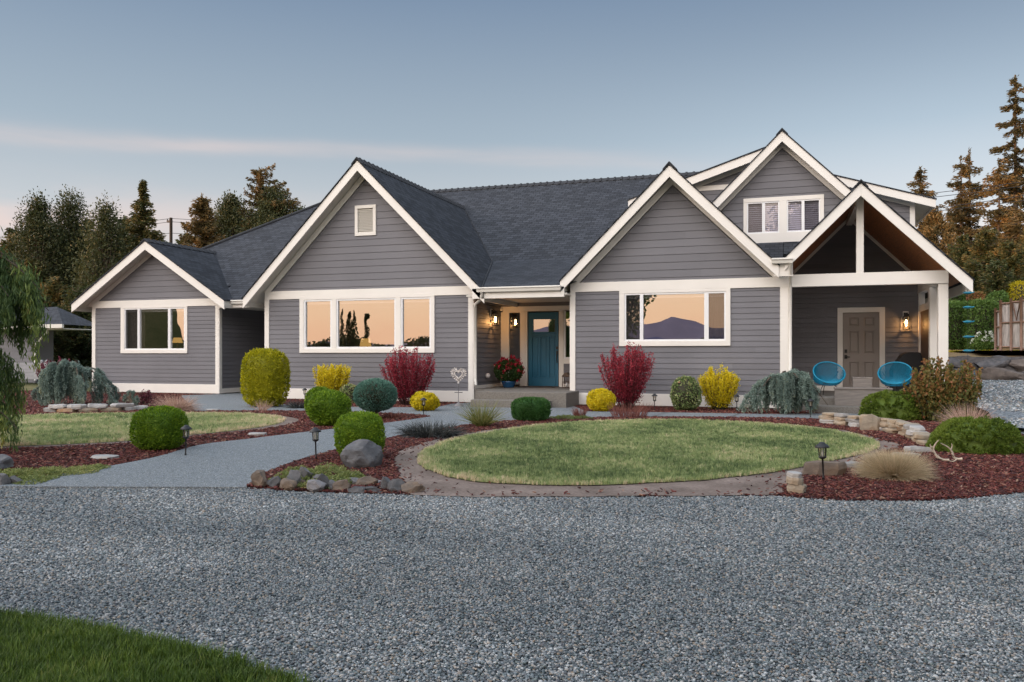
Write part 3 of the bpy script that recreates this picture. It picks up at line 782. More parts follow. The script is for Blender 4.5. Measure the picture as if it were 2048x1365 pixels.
# door leaf: stiles, rails, three tall recessed panels, glazed top light
m = MB(); yd = YE - 0.012; wdt = x1 - x0; hgt = z1 - z0
def dz(q): return z0 + hgt * q
def dx(q): return x0 + wdt * q
gx0, gx1, gz0, gz1 = dx(0.17), dx(0.88), dz(0.735), dz(0.905)
pz0, pz1 = dz(0.115), dz(0.665)
cols = [(0.13, 0.345), (0.415, 0.63), (0.70, 0.905)]
m.box(x0, dx(cols[0][0]), yd, yd + 0.045, z0, z1); m.box(dx(cols[2][1]), x1, yd, yd + 0.045, z0, z1)
m.box(dx(cols[0][0]), dx(cols[2][1]), yd, yd + 0.045, z0, pz0); m.box(dx(cols[0][0]), dx(cols[2][1]), yd, yd + 0.045, pz1, gz0)
m.box(dx(cols[0][0]), dx(cols[2][1]), yd, yd + 0.045, gz1, z1)
m.box(dx(cols[0][0]), gx0, yd, yd + 0.045, gz0, gz1); m.box(gx1, dx(cols[2][1]), yd, yd + 0.045, gz0, gz1)
for a, b in ((cols[0][1], cols[1][0]), (cols[1][1], cols[2][0])): m.box(dx(a), dx(b), yd, yd + 0.045, pz0, pz1)
dl = m.build('front_door', M_DOOR, H, 0.006)
m = MB()
for a, b in cols:
    m.box(dx(a), dx(b), yd + 0.022, yd + 0.04, pz0, pz1)
    m.box(dx(a) + 0.035, dx(b) - 0.035, yd + 0.008, yd + 0.03, pz0 + 0.045, pz1 - 0.045)
m.box(dx(0.14), dx(0.91), yd - 0.02, yd + 0.005, gz0 - 0.05, gz0 - 0.015)
m.build('door_panel', M_DOOR, dl, 0.006)
m = MB(); m.poly([(gx0, yd + 0.018, gz0), (gx1, yd + 0.018, gz0), (gx1, yd + 0.018, gz1), (gx0, yd + 0.018, gz1)]); m.build('pane', M_GLASSD, dl)
m = MB(); hx_ = dx(0.965)
m.box(hx_ - 0.03, hx_ + 0.025, yd - 0.03, yd, dz(0.50), dz(0.535)); m.build('deadbolt', M_BLACK, dl, 0.003); m = MB(); m.tube([(hx_, yd - 0.02, dz(0.44)), (hx_, yd - 0.06, dz(0.42)), (hx_, yd - 0.06, dz(0.345)), (hx_, yd - 0.02, dz(0.325))], 0.014, 8)
m.box(hx_ - 0.025, hx_ + 0.02, yd - 0.016, yd, dz(0.435), dz(0.475)); m.box(hx_ - 0.02, hx_ + 0.016, yd - 0.016, yd, dz(0.315), dz(0.335))
m.build('handle', M_BLACK, dl, 0.003)
board('threshold', [(x0 - 0.02, x1 + 0.02, YE - 0.08, YE + 0.04, 0.351, 0.366)], mat=M_BROWN)

# ---- side door under the porch
x0, x1, z0, z1 = SDOOR
wdt = x1 - x0; hgt = z1 - z0; yd = YP - 0.010
cw = 0.125
board('door_casing', [(x0 - cw - 0.02, x0 - 0.02, YP - 0.045, YP + 0.02, 0.302, z1 + 0.02), (x1 + 0.02, x1 + cw + 0.02, YP - 0.045, YP + 0.02, 0.302, z1 + 0.02),
                      (x0 - cw - 0.02, x1 + cw + 0.02, YP - 0.046, YP + 0.02, z1 + 0.02, z1 + cw + 0.02)])
m = MB(); m.box(x0 - 0.019, x1 + 0.019, yd + 0.026, yd + 0.05, z0, z1 + 0.019)
ca, cb = ((0.15, 0.45), (0.585, 0.885)), ((0.08, 0.375), (0.48, 0.775), (0.835, 0.945))
xs = [0, 0.15, 0.45, 0.585, 0.885, 1]; zs = [0, 0.08, 0.375, 0.48, 0.775, 0.835, 0.945, 1]
for i in range(5):
    for j in range(7):
        if i in (1, 3) and j in (1, 3, 5): continue
        m.box(dx(xs[i]), dx(xs[i + 1]), yd, yd + 0.026, dz(zs[j]), dz(zs[j + 1]))
sdr = m.build('side_door', M_SDOOR, H)
m = MB()
for (a, b) in ca:
    for (c, d_) in cb:
        i = 0.028
        A_ = [(dx(a), yd + 0.002, dz(c)), (dx(b), yd + 0.002, dz(c)), (dx(b), yd + 0.002, dz(d_)), (dx(a), yd + 0.002, dz(d_))]
        B_ = [(dx(a) + i, yd + 0.018, dz(c) + i), (dx(b) - i, yd + 0.018, dz(c) + i), (dx(b) - i, yd + 0.018, dz(d_) - i), (dx(a) + i, yd + 0.018, dz(d_) - i)]
        i = 0.055
        C_ = [(dx(a) + i, yd + 0.005, dz(c) + i), (dx(b) - i, yd + 0.005, dz(c) + i), (dx(b) - i, yd + 0.005, dz(d_) - i), (dx(a) + i, yd + 0.005, dz(d_) - i)]
        for k in range(4):
            k2 = (k + 1) % 4
            m.poly([A_[k], A_[k2], B_[k2], B_[k]]); m.poly([B_[k], B_[k2], C_[k2], C_[k]])
        m.poly(C_)
m.build('door_panel', M_SDOOR, sdr)
m = MB()
m.box(dx(0.03), dx(0.105), yd - 0.03, yd, dz(0.49), dz(0.535)); m.build('deadbolt', M_BLACK, sdr, 0.003); m = MB(); m.box(dx(0.025), dx(0.105), yd - 0.03, yd, dz(0.415), dz(0.462))
m.tube([(dx(0.065), yd - 0.03, dz(0.44)), (dx(0.065), yd - 0.06, dz(0.44)), (dx(0.18), yd - 0.06, dz(0.437))], 0.011, 8)
m.build('handle', M_BLACK, sdr, 0.003)

# ---- porch: posts, beam, king post, cedar ceiling, side screen
ZB0, ZB1 = 2.735, 3.01
board('porch_post', [(PX1 - 0.19, PX1, YB - 0.0, YB + 0.19, 0.3, ZB0)])
board('porch_post', [(PX1 - 0.20, PX1 - 0.02, 20.55, 20.73, 0.3, ZB0)])
board('porch_beam', [(0.002, PX1, YB - 0.03, YB + 0.16, ZB0 + 0.001, ZB1)])
board('porch_beam', [(PX1 - 0.17, PX1 - 0.01, YB + 0.161, YP, ZB0 + 0.002, ZB1 - 0.002)])
xk = wx(1720, YB)
board('king_post', [(xk - 0.075, xk + 0.075, YB - 0.02, YB + 0.12, ZB1, 4.70)])
m = MB()
m.poly([(1.47, YB, 4.735), (1.47, YP, 4.735), (-0.02, YP, 3.245), (-0.02, YB, 3.245)])
m.poly([(1.47, YB, 4.735), (1.47, YP, 4.735), (3.45, YP, 2.755), (3.45, YB, 2.755)])
m.build('porch_ceiling', M_WOODC, H)
m = MB()
for sg, xe in ((-1, 0.0), (1, 3.1)):
    h = abs(xe - 1.47)
    p = [(1.47, 4.73), (xe, 4.73 - h), (xe, 4.73 - h - 0.10), (1.47, 4.63)]
    m.prism(p if sg < 0 else p[::-1], 'y', YP - 0.03, YP - 0.018)
m.build('frieze_board', M_TRIM, H)
board('ridge_beam', [(1.40, 1.54, YB + 0.13, YP - 0.03, 4.5, 4.72)])
board('corner_board', [(PX1 - 0.16, PX1 - 0.02, YP - 0.1, YP - 0.02, 0.3, ZB0)])
board('screen_header', [(PX1 - 0.15, PX1 - 0.03, 20.74, YP - 0.11, 2.28, 2.44), (PX1 - 0.13, PX1 - 0.05, 21.2, 21.3, 2.44, ZB0)])
board('side_screen', [(PX1 - 0.12, PX1 - 0.06, 20.74, YP - 0.11, 0.3, 2.28)], mat=M_BROWN)

# ---- concrete stoops and steps
m = MB()
m.box(B1 + 0.01, C0 - 0.01, YB + 0.0, YE + 0.05, -0.1, 0.35); m.box(-7.02, -4.80, 18.25, YB - 0.04, -0.1, 0.35)
m.build('stoop', M_AGG, H, 0.015)
m = MB(); m.box(-7.02, -5.15, 17.92, 18.249, -0.1, 0.175); m.build('step', M_AGG, H, 0.02)
m = MB(); m.box(0.005, PX1 + 0.1, 18.9, YP + 0.02, -0.1, 0.30); m.build('porch_slab', M_AGG, H, 0.012)
m = MB(); m.box(0.45, 2.6, 18.35, 18.899, -0.1, 0.15); m.build('step', M_AGG, H, 0.02)

# small security camera in the entry corner
c_ = wp(1004, 621, YE)
sc_ = empty('security_camera', (c_[0], YE - 0.06, c_[2]), 'small white dome security camera in the corner of the entry head trim', 'camera')
m = MB(); m.lathe([(0.0, 0.05), (0.045, 0.045), (0.05, 0.0), (0.045, -0.02)], n=14); m.build('mount', M_VINYL, sc_)
m = MB(); m.lathe([(0.043, -0.02), (0.036, -0.05), (0.0, -0.065)], n=14); m.build('lens_dome', M_BLACK, sc_)
# ================================================================== GROUND
def spline(pts, closed=False, n=8):
    P = [Vector(p) for p in pts]; m = len(P); out = []
    rng_ = range(m if closed else m - 1)
    for i in rng_:
        p0 = P[(i - 1) % m] if closed else P[max(i - 1, 0)]; p1 = P[i]; p2 = P[(i + 1) % m]
        p3 = P[(i + 2) % m] if closed else P[min(i + 2, m - 1)]
        for k in range(n):
            t = k / n
            out.append(0.5 * ((2 * p1) + (-p0 + p2) * t + (2 * p0 - 5 * p1 + 4 * p2 - p3) * t * t + (-p0 + 3 * p1 - 3 * p2 + p3) * t ** 3))
    if not closed: out.append(P[-1])
    return out
def gpl(px): return [gp(x, y)[:2] for x, y in px]
def gspline(px, closed=False, n=6): return [(p.x, p.y) for p in spline([(x, y, 0) for x, y in gpl(px)], closed, n)]
def inside(poly, X, Y):
    poly = np.asarray(poly); x0, y0 = poly[:, 0], poly[:, 1]; x1, y1 = np.roll(x0, -1), np.roll(y0, -1)
    r = np.zeros(X.shape, bool)
    for a, b, c, d in zip(x0, y0, x1, y1):
        k = ((b > Y) != (d > Y)); 
        with np.errstate(divide='ignore', invalid='ignore'):
            r ^= k & (X < (c - a) * (Y - b) / (d - b) + a)
    return r
def edge_dist(poly, X, Y):
    poly = np.asarray(poly); A = poly; B = np.roll(poly, -1, 0); r = np.full(X.shape, 1e9)
    for (a, b), (c, d) in zip(A, B):
        L2 = (c - a) ** 2 + (d - b) ** 2 + 1e-12
        t = np.clip(((X - a) * (c - a) + (Y - b) * (d - b)) / L2, 0, 1)
        r = np.minimum(r, np.hypot(X - a - t * (c - a), Y - b - t * (d - b)))
    return r
def sheet(name, poly, z, mat, kind='structure', thick=0.0, bevel=0):
    m = MB(); m.poly([(x, y, z) for x, y in poly])
    if thick:
        for (a, b), (c, d) in zip(poly, poly[1:] + poly[:1]): m.poly([(a, b, z), (a, b, z - thick), (c, d, z - thick), (c, d, z)])
    o = m.build(name, mat); return tag(o, kind=kind)

# --- ground materials
def gravel_mat(name, c, sc=58.0, dark=0.35):
    m, nt, out = new_mat(name); L = nt.links
    p = nd(nt, 'ShaderNodeBsdfPrincipled'); p.inputs['Roughness'].default_value = 0.75; L.new(p.outputs[0], out.inputs[0])
    tc = nd(nt, 'ShaderNodeTexCoord')
    v = nd(nt, 'ShaderNodeTexVoronoi'); v.inputs['Scale'].default_value = sc; v.inputs['Randomness'].default_value = 1.0
    L.new(tc.outputs['Object'], v.inputs['Vector'])
    sx = nd(nt, 'ShaderNodeSeparateColor'); L.new(v.outputs['Color'], sx.inputs[0])
    r = ramp_node(nt, sx.outputs[0], [(0.0, tuple(q * 0.45 for q in c)), (0.4, tuple(q * 0.9 for q in c)), (0.75, tuple(q * 1.4 for q in c)), (0.93, (c[0] * 2.0, c[1] * 1.8, c[2] * 1.5)), (1.0, tuple(q * 2.6 for q in c))])
    d = ramp_node(nt, v.outputs['Distance'], [(0.35, (1, 1, 1)), (0.75, (dark,) * 3)])
    L.new(mixn(nt, 1.0, r.outputs[0], d.outputs[0], 'MULTIPLY'), p.inputs['Base Color'])
    iv = nd(nt, 'ShaderNodeMath', operation='SUBTRACT'); iv.inputs[0].default_value = 1.0; L.new(v.outputs['Distance'], iv.inputs[1])
    b = nd(nt, 'ShaderNodeBump'); b.inputs['Strength'].default_value = 0.8; b.inputs['Distance'].default_value = 0.012
    L.new(iv.outputs[0], b.inputs['Height']); L.new(b.outputs[0], p.inputs['Normal'])
    return m
def patch_mat(name, stops, scale=1.0, fine=30.0, fmix=0.5, bump=0.5, bscale=60, rough=0.9):
    m, nt, out = new_mat(name); L = nt.links
    p = nd(nt, 'ShaderNodeBsdfPrincipled'); p.inputs['Roughness'].default_value = rough; p.inputs['Specular IOR Level'].default_value = 0.2
    L.new(p.outputs[0], out.inputs[0])
    tc = nd(nt, 'ShaderNodeTexCoord')
    n = nd(nt, 'ShaderNodeTexNoise'); n.inputs['Scale'].default_value = scale; n.inputs['Detail'].default_value = 6; L.new(tc.outputs['Object'], n.inputs['Vector'])
    f = nd(nt, 'ShaderNodeTexNoise'); f.inputs['Scale'].default_value = fine; f.inputs['Detail'].default_value = 4; L.new(tc.outputs['Object'], f.inputs['Vector'])
    mx = nd(nt, 'ShaderNodeMath', operation='MULTIPLY_ADD'); mx.inputs[1].default_value = fmix; L.new(f.outputs[0], mx.inputs[0])
    s2 = nd(nt, 'ShaderNodeMath', operation='MULTIPLY'); s2.inputs[1].default_value = 1 - fmix; L.new(n.outputs[0], s2.inputs[0]); L.new(s2.outputs[0], mx.inputs[2])
    r = ramp_node(nt, mx.outputs[0], stops); L.new(r.outputs[0], p.inputs['Base Color'])
    n2 = nd(nt, 'ShaderNodeTexNoise'); n2.inputs['Scale'].default_value = bscale; n2.inputs['Detail'].default_value = 5; L.new(tc.outputs['Object'], n2.inputs['Vector'])
    b = nd(nt, 'ShaderNodeBump'); b.inputs['Strength'].default_value = bump; b.inputs['Distance'].default_value = 0.02
    L.new(n2.outputs[0], b.inputs['Height']); L.new(b.outputs[0], p.inputs['Normal'])
    return m
M_GRAV = gravel_mat('gravel_bed', (0.16, 0.185, 0.20))
M_PATH = gravel_mat('exposed_aggregate', (0.20, 0.225, 0.245), 120.0, 0.75)
M_MULCH = patch_mat('mulch_bed', [(0.35, (0.020, 0.008, 0.008)), (0.5, (0.060, 0.017, 0.016)), (0.65, (0.11, 0.035, 0.03))], 2.0, 55.0, 0.6, 0.9, 50)
M_DIRT = patch_mat('bare_dirt', [(0.3, (0.105, 0.078, 0.063)), (0.5, (0.19, 0.145, 0.122)), (0.7, (0.30, 0.235, 0.20))], 2.2, 30.0, 0.4, 0.5, 35)
M_LAWN = patch_mat('lawn_soil', [(0.35, (0.13, 0.15, 0.06)), (0.5, (0.20, 0.215, 0.085)), (0.65, (0.33, 0.28, 0.15))], 1.2, 25.0, 0.4, 0.7, 60)
M_LAWND = patch_mat('lawn_soil_lush', [(0.35, (0.018, 0.040, 0.008)), (0.65, (0.05, 0.085, 0.02))], 1.2, 25.0, 0.4, 0.7, 60)
M_FIELD = patch_mat('field_grass', [(0.35, (0.05, 0.06, 0.02)), (0.5, (0.10, 0.10, 0.035)), (0.65, (0.19, 0.15, 0.07))], 0.15, 6.0, 0.4, 0.6, 12)

# --- outlines, traced on the ground plane
GRAV_EDGE = [(-420, 968), (-200, 970), (0, 973), (250, 974), (495, 974), (560, 979), (680, 984), (780, 986), (835, 989), (1000, 992), (1200, 992), (1400, 991), (1540, 990), (1600, 994), (1700, 1000), (1850, 1000), (1950, 994), (2048, 984), (2250, 960)]
ge = gspline(GRAV_EDGE, n=4)
gravel_poly = [(-9.0, -8.0), (14.0, -8.0)] + [(14.0, 8.5)] + ge[::-1] + [(-9.0, 5.5)]
g0 = MB(); RAD = 6000.0
ngx = [(-RAD, -RAD), (RAD, -RAD), (RAD, RAD), (-RAD, RAD)]
ground = sheet('ground', ngx, -0.06, M_FIELD)
sheet('gravel_driveway', gravel_poly, -0.02, M_GRAV)

# mulch: one sheet under beds on both sides of the path
mulch_poly = gpl([(-500, 968), (0, 973), (490, 976)]) + gpl([(560, 978.5), (680, 983.5), (780, 985.5), (835, 988.5)]) + gpl([(1000, 991), (1400, 990), (1540, 989), (1600, 993), (1700, 999), (1850, 999), (1950, 993), (2048, 983), (2300, 955), (2400, 885), (2048, 870), (1990, 857), (1930, 849), (1880, 838)])
mulch_poly += [(5.2, 16.0), (3.6, 19.2), (0.0, 19.4), (-5.0, 19.45), (-7.5, 19.45), (-13.7, 19.45), (-16.7, 21.25), (-24.0, 21.4), (-34.0, 21.0), (-34, 14)]
sheet('mulch_bed', mulch_poly, -0.012, M_MULCH)

# dirt margin round the lawn, then the lawn itself
island_px = [(835, 916), (848, 903), (880, 888), (930, 874), (1000, 862), (1090, 850), (1200, 843), (1350, 841), (1480, 845), (1590, 853), (1680, 865), (1740, 879), (1758, 892), (1735, 906), (1680, 918), (1600, 935), (1500, 951), (1380, 962), (1250, 969), (1120, 971), (1000, 967), (920, 959), (868, 945), (842, 931)]
island = gspline(island_px, True, 4)
dirt_px = [(792, 920), (803, 902), (835, 888), (880, 876), (935, 866), (1000, 857), (1100, 846), (1200, 841), (1350, 839), (1480, 842), (1600, 850), (1690, 861), (1770, 880), (1800, 893), (1770, 903), (1725, 917), (1680, 935), (1610, 952), (1560, 975), (1560, 989), (1400, 990.5), (1200, 991.5), (1000, 991.5), (835, 989.5), (820, 978), (797, 950), (790, 935)]
def ragged(poly, amp, f):
    out = []
    for (x, y), (x2, y2) in zip(poly, poly[1:] + poly[:1]):
        n = max(1, int(math.hypot(x2 - x, y2 - y) / 0.08))
        for k in range(n):
            a, b = x + (x2 - x) * k / n, y + (y2 - y) * k / n
            q = Vector((a * f, b * f, 0)); out.append((a + amp * mnoise.fractal(q, 1, 2, 4), b + amp * mnoise.fractal(q + Vector((9, 9, 9)), 1, 2, 4)))
    return out
dirt = ragged(gspline(dirt_px, True, 3), 0.06, 2.2)
sheet('bare_dirt', dirt, -0.006, M_DIRT)
island = ragged(island, 0.03, 3.0)
sheet('lawn_island', island, 0.004, M_LAWN)
left_lawn_px = [(-300, 834), (0, 833), (80, 831), (250, 828), (400, 827.5), (500, 829), (555, 834), (570, 841), (545, 850), (480, 860), (380, 870), (270, 881), (120, 889), (0, 893), (-150, 897), (-350, 890)]
left_lawn = gspline(left_lawn_px, True, 4)
ldirt = gspline([(-300, 834), (0, 832), (250, 827), (400, 826.5), (520, 828), (575, 833), (600, 841), (560, 853), (480, 863), (380, 873), (270, 885), (120, 893), (0, 897), (-350, 895)], True, 4)
sheet('bare_dirt', ldirt, -0.006, M_DIRT)
sheet('lawn_left', left_lawn, 0.0, M_LAWN)
front_lawn = gspline([(-300, 1235), (0, 1236), (130, 1250), (300, 1285), (450, 1322), (590, 1366), (700, 1420)], False, 6) + [(-1.2, 1.2), (-4.0, 1.0), (-8.0, 2.0)]
sheet('lawn_front', front_lawn, 0.0, M_LAWND)

# exposed-aggregate walks
pl = gspline([(-60, 974.5), (-58, 971), (20, 962), (120, 950), (300, 918), (400, 891), (505, 878), (620, 864), (720, 853), (800, 843), (862, 834)], n=5)
pr = gspline([(494, 976), (495, 972), (520, 952), (570, 930), (640, 908), (720, 888), (800, 872), (870, 860), (920, 852), (975, 845), (1040, 841), (1140, 836.5), (1280, 834), (1450, 835), (1560, 836), (1640, 838)], n=5)
walk = pl + gpl([(840, 829.5), (700, 824), (560, 822), (440, 822), (390, 823)]) + [(-17.2, 20.2), (-16.66, 21.3), (-16.66, 25.1), (-13.7, 25.1), (-13.7, 19.5)] + \
       gpl([(575, 811.5), (720, 815), (870, 816)]) + [(-7.9, 18.9), (-7.62, 19.49), (-4.95, 19.3)] + gpl([(1160, 818), (1170, 823.5), (1350, 826), (1530, 829), (1650, 828)]) + [(0.3, 18.8), (2.4, 18.8)] + gpl([(1760, 833), (1745, 838)]) + pr[::-1]
sheet('concrete_walk', walk, 0.008, M_PATH, thick=0.08)
m = MB()
for (a, b) in (((1335, 826), (1305, 834)), ((1478, 828.5), (1462, 836))):
    A_ = Vector(gp(*a)); B_ = Vector(gp(*b)); q = (B_ - A_).normalized() * 0.0; w_ = Vector((0.012, 0, 0))
    m.poly([(A_ - w_).to_tuple()[:2] + (0.0105,), (A_ + w_).to_tuple()[:2] + (0.0105,), (B_ + w_).to_tuple()[:2] + (0.0105,), (B_ - w_).to_tuple()[:2] + (0.0105,)])
tag(m.build('walk_joint', M_BLACK), kind='structure')

# side driveway climbing to the right rear, retained hillside behind it
def terrain(name, grid, mat):
    ny = len(grid); nx = len(grid[0]); v = [p for row in grid for p in row]
    f = [(j * nx + i, j * nx + i + 1, (j + 1) * nx + i + 1, (j + 1) * nx + i) for j in range(ny - 1) for i in range(nx - 1)]
    me = bpy.data.meshes.new(name); me.from_pydata(v, [], f); me.polygons.foreach_set('use_smooth', [True] * len(f)); me.update()
    return tag(link_mesh(name, me, mat), kind='structure')
def drive_z(x, y): return max(0.0, (y - 13.0)) * 0.0255
rows = []
for j in range(10):
    y = 8.0 + j * 2.55
    x0_ = {0: 3.6, 1: 4.0, 2: 4.9, 3: 3.3}.get(j, 3.7)
    rows.append([(x0_ + (30 - x0_) * i / 8, y, drive_z(0, y) - 0.016) for i in range(9)])
terrain('side_driveway', rows, gravel_mat('side_gravel_bed', (0.21, 0.235, 0.26), 26.0))
sheet('driveway_margin', [(2.6, 8.3), (30, 8.3), (30, 17.0), (2.6, 17.0)], -0.032, M_GRAV)
rw = [wp(1900, 700, 30.4)[0], 34.0]
def hill_z(x, y):
    if y < 31.5: return 1.16
    a = 1.2 + (y - 31.5) * 0.02
    b = max(0.0, y - 46) * 0.33
    return a + min(b, 6.5) + 0.25 * mnoise.noise((x * 0.15, y * 0.15, 0))
rows = []
for j in range(26):
    y = 30.3 + j * 1.7
    rows.append([(3.0 + i * 2.2, y, hill_z(3.0 + i * 2.2, y)) for i in range(26)])
M_HILL = patch_mat('dry_hillside', [(0.35, (0.16, 0.10, 0.05)), (0.5, (0.26, 0.17, 0.08)), (0.65, (0.34, 0.23, 0.11))], 0.4, 7.0, 0.4, 0.6, 12)
terrain('hillside', rows, M_HILL)
yard = sheet('lawn_upper', [(6.0, 30.6), (40, 30.6), (40, 38), (6.0, 38)], 1.36, M_LAWN)

# --- scattered stuff: many small pieces on points (one object per kind)
def scatter(name, pts, variants, mat, scl, rot, rnd, label=None, kind='stuff'):
    n = len(pts)
    me = bpy.data.meshes.new(name); me.vertices.add(n); me.vertices.foreach_set('co', np.asarray(pts, np.float32).ravel())
    for nm, tp, arr in (('scl', 'FLOAT_VECTOR', scl), ('rot', 'FLOAT_VECTOR', rot), ('rnd', 'FLOAT', rnd)):
        a = me.attributes.new(nm, tp, 'POINT'); a.data.foreach_set('vector' if tp == 'FLOAT_VECTOR' else 'value', np.asarray(arr, np.float32).ravel())
    a = me.attributes.new('pick', 'INT', 'POINT'); a.data.foreach_set('value', rng.integers(0, len(variants), n).astype(np.int32))
    o = bpy.data.objects.new(name, me); COL.objects.link(o)
    cl = bpy.data.collections.new(name + '_pieces')
    for i, vm_ in enumerate(variants):
        vo = bpy.data.objects.new(name + '_piece', vm_); cl.objects.link(vo)
        if not vm_.materials: vm_.materials.append(mat)
    g = bpy.data.node_groups.new(name, 'GeometryNodeTree')
    g.interface.new_socket('Geometry', in_out='INPUT', socket_type='NodeSocketGeometry')
    g.interface.new_socket('Geometry', in_out='OUTPUT', socket_type='NodeSocketGeometry')
    gi = g.nodes.new('NodeGroupInput'); go = g.nodes.new('NodeGroupOutput')
    m2p = g.nodes.new('GeometryNodeMeshToPoints'); ip = g.nodes.new('GeometryNodeInstanceOnPoints')
    ci = g.nodes.new('GeometryNodeCollectionInfo'); ci.inputs['Collection'].default_value = cl
    ci.inputs['Separate Children'].default_value = True; ci.inputs['Reset Children'].default_value = True
    def at(nm, t):
        n_ = g.nodes.new('GeometryNodeInputNamedAttribute'); n_.data_type = t; n_.inputs['Name'].default_value = nm; return n_.outputs[0]
    g.links.new(gi.outputs[0], m2p.inputs['Mesh']); g.links.new(m2p.outputs[0], ip.inputs['Points'])
    g.links.new(ci.outputs[0], ip.inputs['Instance']); ip.inputs['Pick Instance'].default_value = True
    g.links.new(at('pick', 'INT'), ip.inputs['Instance Index'])
    g.links.new(at('rot', 'FLOAT_VECTOR'), ip.inputs['Rotation']); g.links.new(at('scl', 'FLOAT_VECTOR'), ip.inputs['Scale'])
    g.links.new(ip.outputs[0], go.inputs[0])
    md = o.modifiers.new('scatter', 'NODES'); md.node_group = g
    tag(o, label, None, None, kind)
    return o
def rand_in(poly, density, dfun=None):
    """random points in a polygon; density per m2, or a function of distance from the viewpoint giving the density"""
    p = np.asarray(poly); x0, y0 = p.min(0); x1, y1 = p.max(0)
    n = int((x1 - x0) * (y1 - y0) * density)
    X = rng.uniform(x0, x1, n); Y = rng.uniform(y0, y1, n)
    if dfun is not None:
        k = rng.random(n) < dfun(np.hypot(X, Y)); X, Y = X[k], Y[k]
    # skip what lies well outside the view
    fw = -SN * X + CS * Y; rt = CS * X + SN * Y
    k = (fw > 2.2) & (np.abs(rt) < fw * 0.72 + 1.0); X, Y = X[k], Y[k]
    k = inside(poly, X, Y)
    return X[k], Y[k]
import bmesh
def pebble(seed, flat=0.6):
    r_ = random.Random(seed); b = bmesh.new(); bmesh.ops.create_icosphere(b, subdivisions=2, radius=1.0)
    ax = (1.0, r_.uniform(0.62, 0.95), r_.uniform(0.4, 0.7) * flat / 0.6); of = Vector((r_.uniform(-9, 9),) * 3)
    for v in b.verts:
        q = v.co.copy(); k = 1 + 0.22 * mnoise.noise(q * 1.1 + of) + 0.06 * mnoise.noise(q * 3 + of)
        v.co = Vector((q.x * ax[0], q.y * ax[1], q.z * ax[2])) * k
    me = bpy.data.meshes.new('pebble'); b.to_mesh(me); b.free()
    me.polygons.foreach_set('use_smooth', [True] * len(me.polygons)); return me
def chip(seed):
    r_ = random.Random(seed); v = []; L_ = 1.0; w_ = r_.uniform(0.22, 0.5); t_ = r_.uniform(0.08, 0.2); be = r_.uniform(-0.15, 0.25)
    for x in (-1, 0, 1):
        for (y, z) in ((-1, -1), (1, -1), (1, 1), (-1, 1)):
            v.append((x * L_ * r_.uniform(0.8, 1.1), y * w_ * r_.uniform(0.6, 1.1) * (0.7 if x else 1), z * t_ + (be if x == 0 else 0)))
    f = [(0, 1, 2, 3), (8, 11, 10, 9)] + [(s * 4 + k, s * 4 + 4 + k, s * 4 + 4 + (k + 1) % 4, s * 4 + (k + 1) % 4) for s in (0, 1) for k in range(4)]
    me = bpy.data.meshes.new('bark_chip'); me.from_pydata(v, [], f); me.update(); return me
def stone_mat(name, stops, rough=0.55, spec=0.4):
    m = leaf_mat(name, stops, rough, 0, True, spec); return m
M_PEB = stone_mat('gravel_stone', [(0.0, (0.031, 0.039, 0.046)), (0.14, (0.064, 0.088, 0.096)), (0.26, (0.109, 0.107, 0.116)), (0.38, (0.120, 0.152, 0.164)), (0.48, (0.175, 0.179, 0.187)), (0.58, (0.152, 0.184, 0.177)), (0.67, (0.216, 0.244, 0.264)), (0.76, (0.285, 0.304, 0.314)), (0.83, (0.248, 0.189, 0.132)), (0.88, (0.304, 0.317, 0.328)), (0.94, (0.331, 0.285, 0.237)), (1.0, (0.478, 0.488, 0.482))])
M_CHIP = stone_mat('mulch_chip', [(0.0, (0.026, 0.009, 0.008)), (0.4, (0.080, 0.020, 0.017)), (0.75, (0.150, 0.037, 0.029)), (0.93, (0.20, 0.075, 0.048)), (1.0, (0.30, 0.19, 0.13))], 0.7, 0.3)

def fbm0(X, Y):
    return np.array([mnoise.noise((x * .55, y * 1.1, 4.0)) + .5 * mnoise.noise((x * 1.9, y * 2.6, 1.0)) for x, y in zip(X, Y)])
gpe = [(x, y + (.22 if y > 3 else 0)) for x, y in gravel_poly]
X, Y = rand_in(gpe, 12500, lambda d: np.clip((4.4 / np.maximum(d, 1)) ** 1.2, 0.0, 1.0))
k = ~inside(front_lawn, X, Y) & (inside(gravel_poly, X, Y) | (rng.random(len(X)) < .55 * np.exp(-edge_dist(gravel_poly, X, Y) / .045))); X, Y = X[k], Y[k]
d = np.hypot(X, Y); n = len(X)
s = rng.uniform(0.0038, 0.0080, n) * np.clip((d / 4.6) ** 0.6, 1.0, 1.6)
big = rng.random(n) < 0.03; s[big] *= 1.5
scatter('gravel', np.c_[X, Y, -0.02 + s * 0.25 + rng.uniform(0, 0.006, n)], [pebble(i) for i in range(8)], M_PEB, np.c_[s, s, s], np.c_[rng.uniform(-.5, .5, n), rng.uniform(-.5, .5, n), rng.uniform(0, 6.28, n)], np.clip(rng.random(n) + 0.16 * fbm0(X, Y), 0, 1), 'loose grey crushed gravel covering the wide driveway in front')
NG = n
beds = mulch_poly
side_poly = [(3.6, 9.3), (4.0, 10.6), (4.9, 13.2), (3.4, 15.6), (3.7, 18.0), (3.8, 29.6), (16.0, 29.6), (16.0, 9.0)]
X, Y = rand_in(side_poly, 420, lambda d: np.clip((13.0 / np.maximum(d, 1)) ** 1.2, 0.0, 1.0))
k = ~inside(mulch_poly, X, Y); X, Y = X[k], Y[k]; n = len(X); s = rng.uniform(0.012, 0.028, n) * np.clip((np.hypot(X, Y) / 13) ** .6, 1, 1.5)
